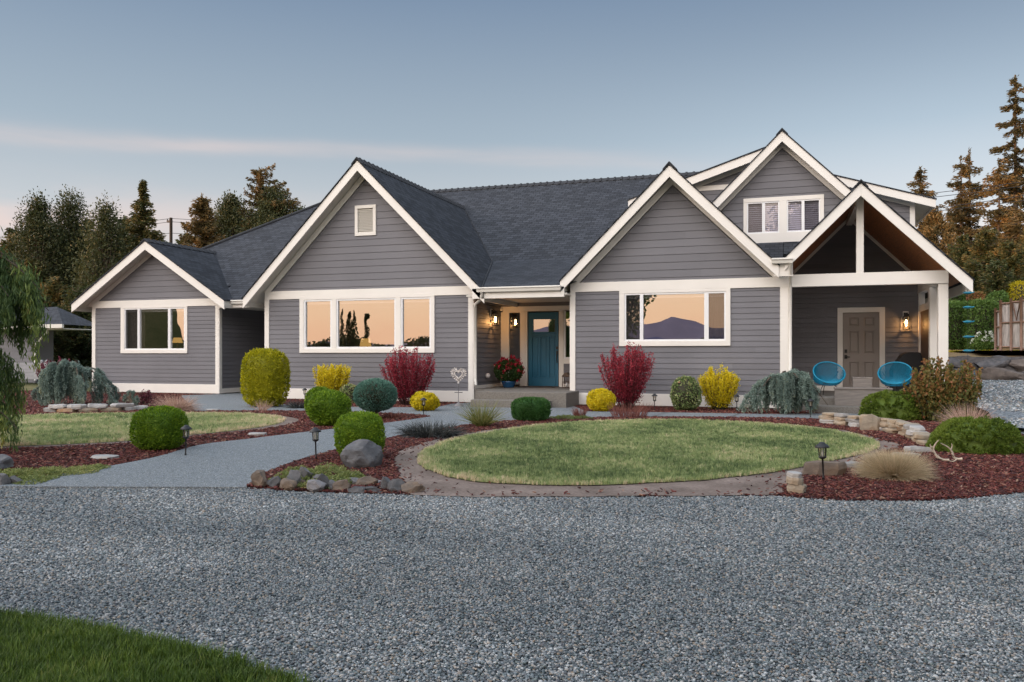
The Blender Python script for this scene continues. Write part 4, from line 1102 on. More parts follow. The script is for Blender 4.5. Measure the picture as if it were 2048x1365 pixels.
scatter('gravel', np.c_[X, Y, np.maximum(0, Y - 13.0) * 0.0255 - 0.016 + s * .2], [pebble(20 + i) for i in range(5)], M_PEB, np.c_[s, s, s], np.c_[rng.uniform(-.5, .5, n), rng.uniform(-.5, .5, n), rng.uniform(0, 6.28, n)], np.clip(rng.random(n) + .12, 0, 1), 'loose grey gravel on the side driveway climbing past the porch')
X, Y = rand_in(mulch_poly, 2600, lambda d: np.clip((8.5 / np.maximum(d, 1)) ** 1.8, 0.02, 1.0))
walk_a = walk
ed = edge_dist(dirt, X, Y); ind = inside(dirt, X, Y)
k = ~inside(walk_a, X, Y) & ~(ind & (rng.random(len(X)) > 0.07 * np.exp(-ed * 5))) & ~inside(ldirt, X, Y) & ~inside(gravel_poly, X, Y)
X, Y = X[k], Y[k]; n = len(X); d = np.hypot(X, Y)
s = rng.uniform(0.010, 0.024, n) * np.clip((d / 8.5) ** 0.8, 1, 2.2)
scatter('mulch_chips', np.c_[X, Y, -0.01 + rng.uniform(0.0, 0.02, n)], [chip(i) for i in range(8)], M_CHIP, np.c_[s, s, s], np.c_[rng.uniform(-.5, .5, n), rng.uniform(-.5, .5, n), rng.uniform(0, 6.28, n)], rng.random(n), 'dark red bark mulch spread over the planting beds')
NM = n

# --- grass
def tuft(seed, nb=9, h=1.0, spread=0.55, w=0.05):
    r_ = random.Random(seed); v = []; f = []
    for _ in range(nb):
        a = r_.uniform(0, 6.28); rr = r_.uniform(0, 0.5); bx, by = rr * math.cos(a), rr * math.sin(a)
        b2 = r_.uniform(0, 6.28); ln = h * r_.uniform(0.55, 1.1); le = spread * r_.uniform(0.2, 1.0)
        dx_, dy_ = math.cos(b2) * le, math.sin(b2) * le; px_, py_ = -math.sin(b2) * w, math.cos(b2) * w
        b = len(v)
        v += [(bx - px_, by - py_, 0), (bx + px_, by + py_, 0), (bx + dx_ * .4 + px_ * .8, by + dy_ * .4 + py_ * .8, ln * .6), (bx + dx_ * .4 - px_ * .8, by + dy_ * .4 - py_ * .8, ln * .6), (bx + dx_, by + dy_, ln)]
        f += [(b, b + 1, b + 2, b + 3), (b + 3, b + 2, b + 4)]
    me = bpy.data.meshes.new('grass_tuft'); me.from_pydata(v, [], f); me.update(); return me
M_GRASS = leaf_mat('grass_blade', [(0.0, (0.085, 0.125, 0.05)), (0.2, (0.19, 0.26, 0.10)), (0.42, (0.32, 0.385, 0.16)), (0.62, (0.45, 0.48, 0.23)), (0.8, (0.62, 0.53, 0.33)), (1.0, (0.76, 0.60, 0.42))], 0.6, 0.3, True)
M_GRASSL = leaf_mat('lush_grass_blade', [(0.0, (0.03, 0.055, 0.009)), (0.4, (0.085, 0.145, 0.020)), (0.75, (0.17, 0.24, 0.036)), (1.0, (0.32, 0.32, 0.10))], 0.5, 0.3, True)
TUFTS = [tuft(i) for i in range(8)]
def lawn(name, poly, dens, dfun, hgt, mat, tufts, dry, label, edge=None):
    X, Y = rand_in(poly, dens, dfun); n = len(X); d = np.hypot(X, Y)
    q = np.array([mnoise.noise((x * 0.9, y * 0.9, 2.0)) + 0.6 * mnoise.noise((x * 2.7, y * 2.7, 7.0)) for x, y in zip(X, Y)])
    rn = np.clip(0.27 + dry + 0.36 * q + rng.normal(0, 0.20, n), 0, 1)
    if edge is not None:
        e = edge_dist(poly, X, Y); rn = np.clip(rn + 0.45 * np.exp(-e / 0.12), 0, 1)
    s = hgt * rng.uniform(0.7, 1.25, n); sw = s * np.clip((d / 8.0) ** 0.5, 1, 1.7)
    return scatter(name, np.c_[X, Y, np.full(n, 0.0)], tufts, mat, np.c_[sw, sw, s], np.c_[np.zeros(n), np.zeros(n), rng.uniform(0, 6.28, n)], rn, label)
lawn('grass_island', island, 1500, lambda d: np.clip((9.0 / np.maximum(d, 1)) ** 1.6, 0.05, 1), 0.042, M_GRASS, TUFTS, 0.02, 'oval island of short green grass with straw patches', True)
lawn('grass_left', left_lawn, 800, lambda d: np.clip((12.0 / np.maximum(d, 1)) ** 1.6, 0.05, 1), 0.05, M_GRASS, TUFTS, 0.20, 'dry yellow green strip of lawn left of the path', True)
TUFTS2 = [tuft(50 + i, 12, 1.0, 0.75, 0.035) for i in range(8)]
lawn('grass_front', front_lawn, 3200, None, 0.05, M_GRASSL, TUFTS2, 0.08, 'lush green grass corner at the near edge of the gravel')
print('SCATTER', NG, NM)
# ================================================================== PLANTS
def unit(v): return v / (np.linalg.norm(v, axis=-1, keepdims=True) + 1e-9)
def fbm(P, f, seed=0):
    """cheap smooth noise: a few rotated sines"""
    r = np.random.default_rng(seed); out = np.zeros(len(P))
    for k in range(6):
        d = unit(r.normal(size=3)); out += np.sin(P @ d * f * r.uniform(0.6, 1.7) + r.uniform(0, 6.28))
    return out / 6 * 1.6
def leaf_object(name, C, A, L, Wd, rnd, mat, parent=None, N=None, extra=None, extra_mat=None, fold=0.0):
    """one mesh of many small pointed leaves. C centres, A long axes, L lengths, Wd widths, rnd 0..1 tint"""
    n = len(C); A = unit(A)
    if N is None: N = unit(rng.normal(size=(n, 3)))
    B = unit(np.cross(A, N)); L = np.broadcast_to(np.asarray(L, float), (n,))[:, None]; Wd = np.broadcast_to(np.asarray(Wd, float), (n,))[:, None]
    V = np.stack([C - A * L * .5, C - A * L * 0.02 + B * Wd * .5, C + A * L * .5, C - A * L * 0.02 - B * Wd * .5], 1).reshape(-1, 3)
    ev = []; ef = []
    if extra is not None: ev, ef = extra.v, extra.f
    nv = len(V) + len(ev); me = bpy.data.meshes.new(name)
    me.vertices.add(nv); co = np.empty((nv, 3), np.float32); co[:4 * n] = V
    if len(ev): co[4 * n:] = np.asarray(ev)
    me.vertices.foreach_set('co', co.ravel())
    li = np.arange(4 * n); ls = np.arange(n) * 4; lt = np.full(n, 4)
    if len(ef):
        el = np.concatenate([np.asarray(f) for f in ef]) + 4 * n; et = np.array([len(f) for f in ef])
        es = 4 * n + np.concatenate([[0], np.cumsum(et)[:-1]])
        li = np.concatenate([li, el]); ls = np.concatenate([ls, es]); lt = np.concatenate([lt, et])
    me.loops.add(len(li)); me.loops.foreach_set('vertex_index', li.astype(np.int32))
    me.polygons.add(len(ls)); me.polygons.foreach_set('loop_start', ls.astype(np.int32))
    mi = np.zeros(len(ls), np.int32); mi[n:] = 1
    me.polygons.foreach_set('material_index', mi)
    at = me.attributes.new('rnd', 'FLOAT', 'FACE'); q = np.full(len(ls), 0.4, np.float32); q[:n] = np.clip(rnd, 0, 1); at.data.foreach_set('value', q)
    me.update(calc_edges=True)
    return link_mesh(name, me, [mat] + ([extra_mat] if extra is not None else []), parent)
def ribbons(name, P0, D, L, Wd, bend, rnd, mat, parent=None, segs=3, cfold=None):
    """grass-like blades: base P0, start direction D, length L, width, bend downwards"""
    n = len(P0); D = unit(D); side = unit(np.cross(D, unit(rng.normal(size=(n, 3)) + np.array([0, 0, .01]))))
    V = np.zeros((n, segs + 1, 2, 3)); P = P0.copy(); d = D.copy()
    L = np.broadcast_to(np.asarray(L, float), (n,)); Wd = np.broadcast_to(np.asarray(Wd, float), (n,)); bend = np.broadcast_to(np.asarray(bend, float), (n,))
    for s in range(segs + 1):
        w = (Wd * (1 - (s / segs) ** 1.5 * 0.92))[:, None] * .5
        V[:, s, 0] = P - side * w; V[:, s, 1] = P + side * w
        P = P + d * (L / segs)[:, None]; d = d.copy(); d[:, 2] -= bend / segs; d = unit(d)
    me = bpy.data.meshes.new(name); m = (segs + 1) * 2
    me.vertices.add(n * m); me.vertices.foreach_set('co', V.astype(np.float32).ravel())
    base = (np.arange(n) * m)[:, None, None]; q = np.array([[2 * s, 2 * s + 1, 2 * s + 3, 2 * s + 2] for s in range(segs)])[None]
    li = (base + q).reshape(-1); nf = n * segs
    me.loops.add(len(li)); me.loops.foreach_set('vertex_index', li.astype(np.int32))
    me.polygons.add(nf); me.polygons.foreach_set('loop_start', (np.arange(nf) * 4).astype(np.int32))
    at = me.attributes.new('rnd', 'FLOAT', 'FACE'); at.data.foreach_set('value', np.repeat(np.clip(rnd, 0, 1), segs).astype(np.float32))
    me.update(calc_edges=True)
    return link_mesh(name, me, mat, parent)

M_BARK = solid('bark', (0.085, 0.062, 0.045), 0.9, 0.35, 6, (3, 3, 0.6), bump=0.7, bscale=25)
M_TWIG = solid('inner_twigs', (0.035, 0.032, 0.018), 0.95, 0.4, 20)
M_TWIGR = solid('inner_red_twigs', (0.045, 0.018, 0.016), 0.95, 0.4, 20)
LM = {
 'boxgreen': leaf_mat('clipped_green_leaf', [(0, (0.051, 0.111, 0.010)), (0.5, (0.145, 0.255, 0.017)), (1, (0.323, 0.442, 0.037))]),
 'boxyellow': leaf_mat('clipped_gold_leaf', [(0, (0.15, 0.165, 0.008)), (0.5, (0.40, 0.38, 0.014)), (1, (0.66, 0.58, 0.03))], 0.5, 0.35),
 'boxdark': leaf_mat('clipped_dark_leaf', [(0, (0.022, 0.068, 0.015)), (0.5, (0.053, 0.143, 0.033)), (1, (0.120, 0.240, 0.068))]),
 'boxblue': leaf_mat('clipped_blue_needle', [(0, (0.056, 0.136, 0.096)), (0.5, (0.120, 0.248, 0.192)), (1, (0.240, 0.400, 0.320))]),
 'gold': leaf_mat('gold_barberry_leaf', [(0, (0.26, 0.23, 0.010)), (0.4, (0.66, 0.52, 0.015)), (1, (0.88, 0.74, 0.035))], 0.5, 0.4),
 'red': leaf_mat('red_barberry_leaf', [(0, (0.075, 0.011, 0.018)), (0.5, (0.255, 0.024, 0.042)), (1, (0.55, 0.060, 0.080))]),
 'vari': leaf_mat('variegated_leaf', [(0, (0.070, 0.126, 0.035)), (0.5, (0.210, 0.280, 0.098)), (0.85, (0.476, 0.490, 0.224)), (1, (0.630, 0.308, 0.196))]),
 'cedar': leaf_mat('blue_cedar_needle', [(0, (0.075, 0.120, 0.100)), (0.5, (0.20, 0.275, 0.235)), (0.85, (0.37, 0.45, 0.39)), (1, (0.46, 0.47, 0.29))]),
 'mound': leaf_mat('mossy_pine_needle', [(0, (0.045, 0.085, 0.012)), (0.5, (0.155, 0.225, 0.030)), (1, (0.36, 0.42, 0.085))]),
 'bronze': leaf_mat('bronze_leaf', [(0, (0.045, 0.060, 0.015)), (0.35, (0.112, 0.128, 0.030)), (0.6, (0.240, 0.150, 0.045)), (0.85, (0.360, 0.143, 0.068)), (1, (0.495, 0.210, 0.120))]),
 'tan': leaf_mat('tan_grass_blade', [(0, (0.17, 0.165, 0.09)), (0.4, (0.46, 0.37, 0.23)), (1, (0.80, 0.64, 0.44))]),
 'pink': leaf_mat('pinkish_plume', [(0, (0.275, 0.187, 0.143)), (0.5, (0.572, 0.396, 0.308)), (1, (0.825, 0.605, 0.495))]),
 'blackgrass': leaf_mat('black_mondo_blade', [(0, (0.016, 0.019, 0.019)), (0.6, (0.056, 0.061, 0.058)), (1, (0.160, 0.168, 0.152))], 0.4, 0.1),
 'redgrass': leaf_mat('bronze_grass_blade', [(0, (0.084, 0.035, 0.028)), (0.5, (0.224, 0.077, 0.063)), (1, (0.420, 0.196, 0.126))]),
 'greengrass': leaf_mat('green_sedge_blade', [(0, (0.078, 0.111, 0.026)), (0.5, (0.208, 0.221, 0.065)), (1, (0.429, 0.312, 0.130))]),
 'cover': leaf_mat('creeping_cover_leaf', [(0, (0.105, 0.135, 0.038)), (0.5, (0.255, 0.300, 0.098)), (0.85, (0.450, 0.450, 0.180)), (1, (0.600, 0.495, 0.240))]),
 'pot': leaf_mat('flower_foliage', [(0, (0.018, 0.045, 0.012)), (0.6, (0.045, 0.090, 0.022)), (1, (0.105, 0.165, 0.045))]),
 'flower': leaf_mat('red_petal', [(0, (0.264, 0.007, 0.022)), (1, (0.576, 0.022, 0.060))]),
 'white': leaf_mat('white_petal', [(0, (0.600, 0.600, 0.500)), (1, (0.850, 0.850, 0.750))]),
 'hedge': leaf_mat('hedge_leaf', [(0, (0.034, 0.068, 0.015)), (0.5, (0.102, 0.178, 0.034)), (1, (0.255, 0.340, 0.085))]),
 'pine': leaf_mat('dark_pine_needle', [(0, (0.018, 0.028, 0.010)), (0.45, (0.055, 0.075, 0.024)), (0.75, (0.14, 0.115, 0.036)), (1, (0.27, 0.165, 0.05))]),
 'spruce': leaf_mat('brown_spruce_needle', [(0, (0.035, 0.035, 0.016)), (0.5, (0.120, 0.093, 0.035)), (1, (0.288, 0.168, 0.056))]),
 'willow': leaf_mat('airy_leaf', [(0, (0.026, 0.036, 0.012)), (0.5, (0.085, 0.095, 0.036)), (1, (0.23, 0.19, 0.08))]),
 'cypress': leaf_mat('weeping_cypress_spray', [(0, (0.035, 0.068, 0.026)), (0.5, (0.125, 0.195, 0.062)), (0.9, (0.34, 0.40, 0.095)), (1, (0.42, 0.33, 0.11))]),
 'burgundy': leaf_mat('burgundy_leaf', [(0, (0.046, 0.010, 0.018)), (1, (0.221, 0.046, 0.072))]),
}
def core(ax, ay, az, cz, n=2.5, k=0.86):
    m = MB(); prof = []
    for i in range(13):
        t = -math.pi / 2 + math.pi * i / 12
        prof.append((abs(math.cos(t)) ** (2 / n) * k, math.copysign(abs(math.sin(t)) ** (2 / n), math.sin(t)) * az * k + cz))
    m.lathe(prof, n=18, sx=ax, sy=ay); return m

def clipped(name, label, px, pybase, pxw, pxh, mat, n=2.6, leaf=(0.03, 0.014), dens=1.0, trunk=0.0, flat=0.0, lump=0.03, group=None, cat='shrub', depth=None, tint=0.0, squash=1.0, jag=0.35, twig=None, fuzz=1.0):
    jag *= 1.35
    """sheared shrub: a dense skin of leaves over a rounded block"""
    b = gp(px, pybase); dep = depth_of(px, pybase)
    if depth is not None:
        b = dp(px, pybase, depth); dep = depth; b = (b[0], b[1], 0.0)
    w = pxw / F * dep; h = pxh / F * dep
    e = empty(name, (b[0], b[1], 0), label, cat, group)
    ax, ay, az = w / 2, w / 2 * squash, (h - trunk) / 2; cz = trunk + az * (1 - flat)
    area = 4 * math.pi * ((ax * ay) ** 1.6 / 3 + 2 * (ax * az) ** 1.6 / 3) ** (1 / 1.6)
    N = int(area / (leaf[0] * leaf[1]) * 2.6 * dens)
    d = unit(rng.normal(size=(N, 3)))
    r = (np.abs(d[:, 0]) ** n + np.abs(d[:, 1]) ** n + np.abs(d[:, 2]) ** n) ** (-1 / n)
    Q = d * r[:, None]; nrm = unit(np.sign(Q) * np.abs(Q) ** (n - 1) / np.array([ax, ay, az]))
    P = Q * np.array([ax, ay, az])
    tuft_ = fbm(P, 42 / max(w, .5) ** .6, int(px) + 3)
    lm = 1 + lump * fbm(P, 9 / max(w, .3), int(px)) + 0.022 * tuft_ + rng.normal(0, 0.018, N) - np.abs(rng.normal(0, 0.04, N))
    stray = rng.random(N) < 0.025; lm = lm + stray * rng.uniform(0.02, 0.07, N)
    P = P * lm[:, None]; P[:, 2] += cz
    kp = P[:, 2] > (0.012 if not trunk else trunk * 0.9); P, nrm = P[kp], nrm[kp]; N = len(P)
    A = nrm + rng.normal(0, jag, (N, 3)) + np.array([0, 0, 0.35])
    rn = 0.45 + tint + 0.14 * tuft_[kp] + 0.16 * fbm(P, 16 / max(w, .3), int(px) + 5) + rng.normal(0, 0.17, N)
    leaf_object('foliage', P, A, 1.25 * leaf[0] * rng.uniform(0.7, 1.3, N), 1.25 * leaf[1] * rng.uniform(0.7, 1.3, N), rn, LM[mat], e, None, core(ax, ay, az, cz, n, 0.9), LM[mat] if twig is None else twig)
    if trunk:
        m = MB(); m.tube([(0, 0, -0.02), (0.01, 0, trunk * .6), (-0.01, 0.01, trunk + az * .3)], [0.055, 0.042, 0.035], 8)
        for k in range(5):
            a = k * 1.3; m.tube([(0, 0, trunk * .7), (math.cos(a) * ax * .5, math.sin(a) * ay * .5, trunk + az * .25)], [0.03, 0.015], 6)
        m.build('trunk', M_BARK, e)
    return e

def upright(name, label, px, pybase, pxw, pxh, mat, stems=80, rb=0.16, leaf=(0.03, 0.017), nl=11000, vase=0.55, group=None, depth=None, bare=0.12, twig=None, tint=0.0, topvar=0.22, dip=0.0):
    """loose upright shrub: a fan of stems clothed in small leaves"""
    dep = depth or depth_of(px, pybase); b = dp(px, pybase, dep)
    w = pxw / F * dep; h = pxh / F * dep
    e = empty(name, (b[0], b[1], 0), label, 'shrub', group)
    sm = MB(); C = []; A = []; RN = []
    per = nl // stems
    for s in range(stems):
        a = rng.uniform(0, 6.283); q = math.sqrt(rng.uniform(0, 1))
        base = np.array([math.cos(a) * q * rb, math.sin(a) * q * rb, 0.0])
        rt = w / 2 * q
        hh = h * (1 - vase * 0.5 * q ** 2.2) * rng.uniform(1 - topvar, 1.0)
        if dip: hh *= 1 - dip * math.exp(-((math.cos(a) * q + 0.15) / 0.16) ** 2)
        tip = np.array([math.cos(a) * rt, math.sin(a) * rt * 0.8, hh])
        mid = base * .4 + tip * .6; mid[:2] = base[:2] * .28 + tip[:2] * .72 ; mid[2] = hh * .5
        t = rng.uniform(bare, 1.0, per) ** 0.85
        P = ((1 - t) ** 2)[:, None] * base + (2 * t * (1 - t))[:, None] * mid + (t ** 2)[:, None] * tip
        D = unit(2 * (1 - t)[:, None] * (mid - base) + 2 * t[:, None] * (tip - mid))
        sp = 0.045 * (1.15 - 0.75 * t)
        P = P + rng.normal(size=(per, 3)) * sp[:, None]
        C.append(P); A.append(D * 0.9 + rng.normal(0, 0.55, (per, 3)))
        RN.append(0.30 + 0.32 * t + tint + rng.normal(0, 0.15, per) + rng.normal(0, 0.09))
        if s % 2 == 0:
            pts = [tuple((1 - u) ** 2 * base + 2 * u * (1 - u) * mid + u * u * tip) for u in (0, .35, .7, .95)]
            sm.tube(pts, [0.009, 0.007, 0.005, 0.003], 4, cap=False)
    C = np.concatenate(C); A = np.concatenate(A); RN = np.concatenate(RN); k = C[:, 2] > 0.01; C, A, RN = C[k], A[k], RN[k]
    leaf_object('foliage', C, A, leaf[0] * rng.uniform(.7, 1.3, len(C)), leaf[1] * rng.uniform(.7, 1.3, len(C)), RN, LM[mat], e)
    sm.build('stems', twig or M_TWIG, e)
    return e

def weeping_cedar(label, px, pybase, pxw, pxh, arms, seed, group=None, strands=150, depth=None):
    """weeping blue cedar: crooked trunk, arching limbs, curtains of needle tufts falling to the ground"""
    r = np.random.default_rng(seed); dep = depth or depth_of(px, pybase); b = dp(px, pybase, dep)
    w = pxw / F * dep; h = pxh / F * dep
    e = empty('weeping_cedar', (b[0], b[1], 0), label, 'tree', group)
    tr = MB()
    limbs = []
    tr.tube([(0, 0, -.02), (0.06, 0, h * .3), (-0.04, 0, h * .55), (0.03, 0, h * .8), (0, 0, h * .93)], [0.075, 0.065, 0.06, 0.05, 0.035], 8)
    for (ex_, ez, sy) in arms:
        n = 9; pts = []
        for i in range(n):
            t = i / (n - 1)
            pts.append(np.array([w / 2 * ex_ * t, w * .28 * sy * math.sin(t * 1.4), h * (0.72 + 0.17 * math.sin(min(1, t * 1.7) * math.pi / 2 + 0.2) - (1 - ez) * t ** 1.7) + 0.03 * math.sin(t * 9 + seed)]))
        limbs.append(pts); tr.tube([tuple(p) for p in pts], [0.026 - 0.0024 * i for i in range(n)], 6)
    tr.build('trunk', M_BARK, e)
    C = []; A = []; RN = []
    per = 9
    for cl_ in range(max(4, strands // per)):
        L_ = limbs[cl_ % len(limbs)]; t0 = r.uniform(0.0, 1.0) ** .8 * (len(L_) - 1); a0 = r.uniform(0, 6.283); lnf = r.uniform(0.55, 1.0); o0 = r.uniform(.03, .13) * h; tn = r.normal(0, .13)
        pa = L_[min(len(L_) - 2, int(t0))]; pq = np.repeat(np.linspace(0, 1, 26)[:, None] * (L_[min(len(L_) - 2, int(t0)) + 1] - pa) + pa, 7, 0); pq = pq + r.normal(0, .022, pq.shape) + np.array([0, 0, .015])
        C.append(pq); A.append(unit(r.normal(size=pq.shape) + np.array([0, 0, .2]))); RN.append(.55 + r.normal(0, .14, len(pq)))
        for s in range(per):
            t = min(len(L_) - 1.001, max(0, t0 + r.normal(0, .28))); i = int(t); q = t - i
            p = L_[i] * (1 - q) + L_[i + 1] * q
            out = o0 * r.uniform(.6, 1.4); a = a0 + r.normal(0, .5); ln = p[2] * min(1.0, lnf * r.uniform(0.75, 1.08))
            m = max(6, int(ln / 0.020)); tt = np.linspace(0, 1, m)
            X = p[0] + math.cos(a) * out * (1 - np.exp(-tt * 5)) + 0.014 * np.sin(tt * 11 + a); Y = p[1] + math.sin(a) * out * (1 - np.exp(-tt * 5)) + 0.014 * np.cos(tt * 9 + a)
            Z = p[2] + 0.02 + 0.06 * np.sin(np.minimum(tt * 6, 3.14)) - ln * tt ** 1.1
            P = np.stack([X, Y, Z], 1); k = P[:, 2] > 0.01; P = P[k]; tt = tt[k]
            if len(P) < 2: continue
            nn = 7
            Q = np.repeat(P, nn, 0) + r.normal(0, 0.009, (len(P) * nn, 3))
            C.append(Q); A.append(unit(r.normal(size=(len(Q), 3)) + np.array([0, 0, -0.45])))
            RN.append(np.repeat(0.42 + 0.22 * (tt > 0.88) + .10 * (tt < .25), nn) + tn + r.normal(0, 0.14, len(Q)) + r.normal(0, 0.07))
    C = np.concatenate(C); A = np.concatenate(A); RN = np.concatenate(RN)
    leaf_object('foliage', C + unit(A) * 0.012, A, 0.042 * r.uniform(.7, 1.3, len(C)), 0.013, RN, LM['cedar'], e)
    return e

def grass_clump(name, label, px, pybase, pxw, pxh, mat, n=900, wid=0.005, bend=1.0, spread=0.8, base=0.25, depth=None, group=None, segs=4, tint=0.0, lenvar=0.4, cat='ornamental grass'):
    dep = depth or depth_of(px, pybase); b = dp(px, pybase, dep); w = pxw / F * dep; h = pxh / F * dep
    e = empty(name, (b[0], b[1], 0), label, cat, group)
    a = rng.uniform(0, 6.283, n); q = np.sqrt(rng.uniform(0, 1, n)); rb = w / 2 * base
    P0 = np.stack([np.cos(a) * q * rb, np.sin(a) * q * rb, np.zeros(n)], 1)
    el = rng.uniform(0, 1, n) ** 0.8 * spread; a2 = a + rng.normal(0, 0.4, n)
    D = np.stack([np.cos(a2) * np.sin(el * 1.35), np.sin(a2) * np.sin(el * 1.35), np.cos(el * 1.35)], 1)
    L = np.minimum(h / np.maximum(D[:, 2], 0.25), math.hypot(w / 2, h)) * rng.uniform(1 - lenvar, 1.05, n)
    ribbons('blades', P0, D, L, wid, bend * el, 0.45 + tint + rng.normal(0, 0.2, n), LM[mat], e, segs)
    return e

def mound(name, label, px, pybase, pxw, pxh, mat='mound', leaf=(0.05, 0.014), dens=1.0, depth=None, group=None):
    """low spreading conifer: tufted dome"""
    dep = depth or depth_of(px, pybase); b = dp(px, pybase, dep); w = pxw / F * dep; h = pxh / F * dep
    e = empty(name, (b[0], b[1], 0), label, 'shrub', group)
    nt_ = int(520 * dens); per = 42
    a = rng.uniform(0, 6.283, nt_); z = rng.uniform(0, 1, nt_); el = np.arcsin(z)
    T = np.stack([np.cos(a) * np.cos(el) ** 0.75 * w / 2, np.sin(a) * np.cos(el) ** .75 * w / 2 * 0.9, np.sin(el) ** 0.9 * h], 1) * (1 + 0.05 * fbm(np.stack([a, z, z], 1), 5, int(px)) + rng.normal(0, 0.02, nt_))[:, None]
    nr = unit(T * np.array([1, 1, (w / 2 / h) ** 1.2]) + np.array([0, 0, 0.15]))
    C = np.repeat(T, per, 0); Nn = np.repeat(nr, per, 0); m = len(C)
    A = unit(Nn + rng.normal(0, 0.55, (m, 3))); C = C + A * rng.uniform(-0.01, 0.055, m)[:, None] * 0.8
    k = C[:, 2] > 0.005; C, A = C[k], A[k]; m = len(C)
    leaf_object('foliage', C, A, leaf[0] * rng.uniform(.7, 1.3, m), leaf[1], 0.42 + 0.2 * fbm(C, 8, int(px)) + rng.normal(0, .16, m), LM[mat], e, None, core(w / 2, w / 2 * .9, h, 0.0, 2.1, 0.93), LM[mat])
    return e

# ---- clipped shrubs
GS = 'clipped evergreen shrubs along the walks'
clipped('clipped_shrub', 'rounded bright green clipped shrub in the mulch between the left lawn and the path', 319, 899, 95, 84, 'boxgreen', 3.0, group=GS, leaf=(.026, .012))
clipped('clipped_shrub', 'rounded green clipped shrub right behind the big grey boulder', 720, 917, 90, 92, 'boxgreen', 2.9, group=GS, tint=.12, leaf=(.024, .011))
clipped('clipped_shrub', 'round green clipped shrub, the nearer of the touching pair by the path', 659, 852, 78, 70, 'boxgreen', 2.5, group=GS, tint=.04, leaf=(.034, .016))
clipped('clipped_shrub', 'round green clipped shrub half hidden behind its touching twin', 640, 838, 56, 63, 'boxgreen', 2.4, group=GS, tint=.0, leaf=(.036, .017))
clipped('clipped_shrub', 'tall golden barrel-shaped clipped shrub beside the breezeway corner', 531, 814, 84, 115, 'boxyellow', 3.1, group=GS, leaf=(.042, .02), lump=.02)
clipped('topiary_shrub', 'blue green ball topiary on a short bare trunk', 751, 838, 82, 79, 'boxblue', 2.25, trunk=0.15, leaf=(.042, .014), lump=.015, jag=.2, flat=.0, twig=M_TWIG)
clipped('clipped_shrub', 'low dark green clipped loaf shrub in front of the entry steps', 1062, 841, 71, 45, 'boxdark', 3.6, group=GS, leaf=(.034, .014), lump=.012, jag=.2)
# ---- barberries
upright('barberry_shrub', 'golden yellow upright shrub under the wide left window', 664, 806, 80, 82, 'gold', 100, 0.22, (.042, .024), 11000, .3, 'golden barberries', depth=21.2, dip=.22, topvar=.16)
upright('barberry_shrub', 'golden yellow vase-shaped shrub by the right weeping cedar', 1438, 822, 84, 95, 'gold', 90, 0.15, (.038, .022), 11000, .6, 'golden barberries', depth=18.2, dip=.12, topvar=.2, twig=M_TWIG)
upright('barberry_shrub', 'dark red feathery shrub below the right end of the wide left window', 816, 814, 122, 124, 'red', 110, 0.16, (.040, .022), 14000, .55, 'red barberries', depth=20.0, twig=M_TWIGR, topvar=.25)
upright('barberry_shrub', 'dark red heart-shaped shrub left of the mountain-mirroring window', 1253, 820, 118, 141, 'red', 120, 0.14, (.038, .021), 15000, .5, 'red barberries', depth=18.5, twig=M_TWIGR, dip=.12, topvar=.2)
LY = 'low golden shrubs at the wall foot'
clipped('golden_shrub', 'small yellow dome shrub at the foot of the left red barberry', 850, 822, 57, 38, 'gold', 2.1, (.04, .022), 0.8, group=LY, lump=.09, jag=.8, tint=-.1)
clipped('golden_shrub', 'small yellow dome shrub at the foot of the heart-shaped red barberry', 1203, 823, 58, 44, 'gold', 2.2, (.038, .022), 0.8, group=LY, lump=.09, jag=.8, tint=-.05)
VG = 'variegated shrubs by the wall'
clipped('variegated_shrub', 'loose pale green shrub left of the vase-shaped golden barberry', 1371, 822, 60, 66, 'vari', 2.2, (.045, .022), .7, group=VG, lump=.14, jag=1.0, twig=M_TWIG)
clipped('variegated_shrub', 'small cream and green shrub behind the blue topiary ball', 700, 808, 40, 40, 'vari', 2.2, (.045, .022), .7, group=VG, lump=.14, jag=1.0, tint=.12, twig=M_TWIG)
# ---- weeping cedars
WC = 'weeping blue cedars'
weeping_cedar('broad blue weeping cedar above the low stone edging at left', 152, 811, 176, 97, [(-1, .25, .3), (-.75, .45, -.5), (.55, .5, -.4), (1, .15, .2), (-.4, .85, .6), (.35, .9, -.7), (.8, .4, .6), (-.5, .7, -1), (.15, .95, -1), (-.2, .95, -.9), (.7, .55, -.9), (-.88, .32, -.7)], 3, WC, 640)
weeping_cedar('blue weeping cedar beside the porch corner, two humps of hanging strands', 1568, 828, 172, 92, [(-1, .2, -.3), (-.7, .55, -.5), (.5, .95, -.3), (.95, .35, -.2), (.3, 1.0, .5), (.75, .6, .5), (-.45, .75, -.9), (.3, .95, -.9), (.7, .7, -.8), (-.2, .7, -.6), (.05, .8, -1)], 8, WC, 640)
weeping_cedar('short trailing tip of blue cedar right of the broad weeping cedar', 262, 812, 42, 30, [(-1, .4, .3), (.9, .4, -.3)], 12, WC, 36)
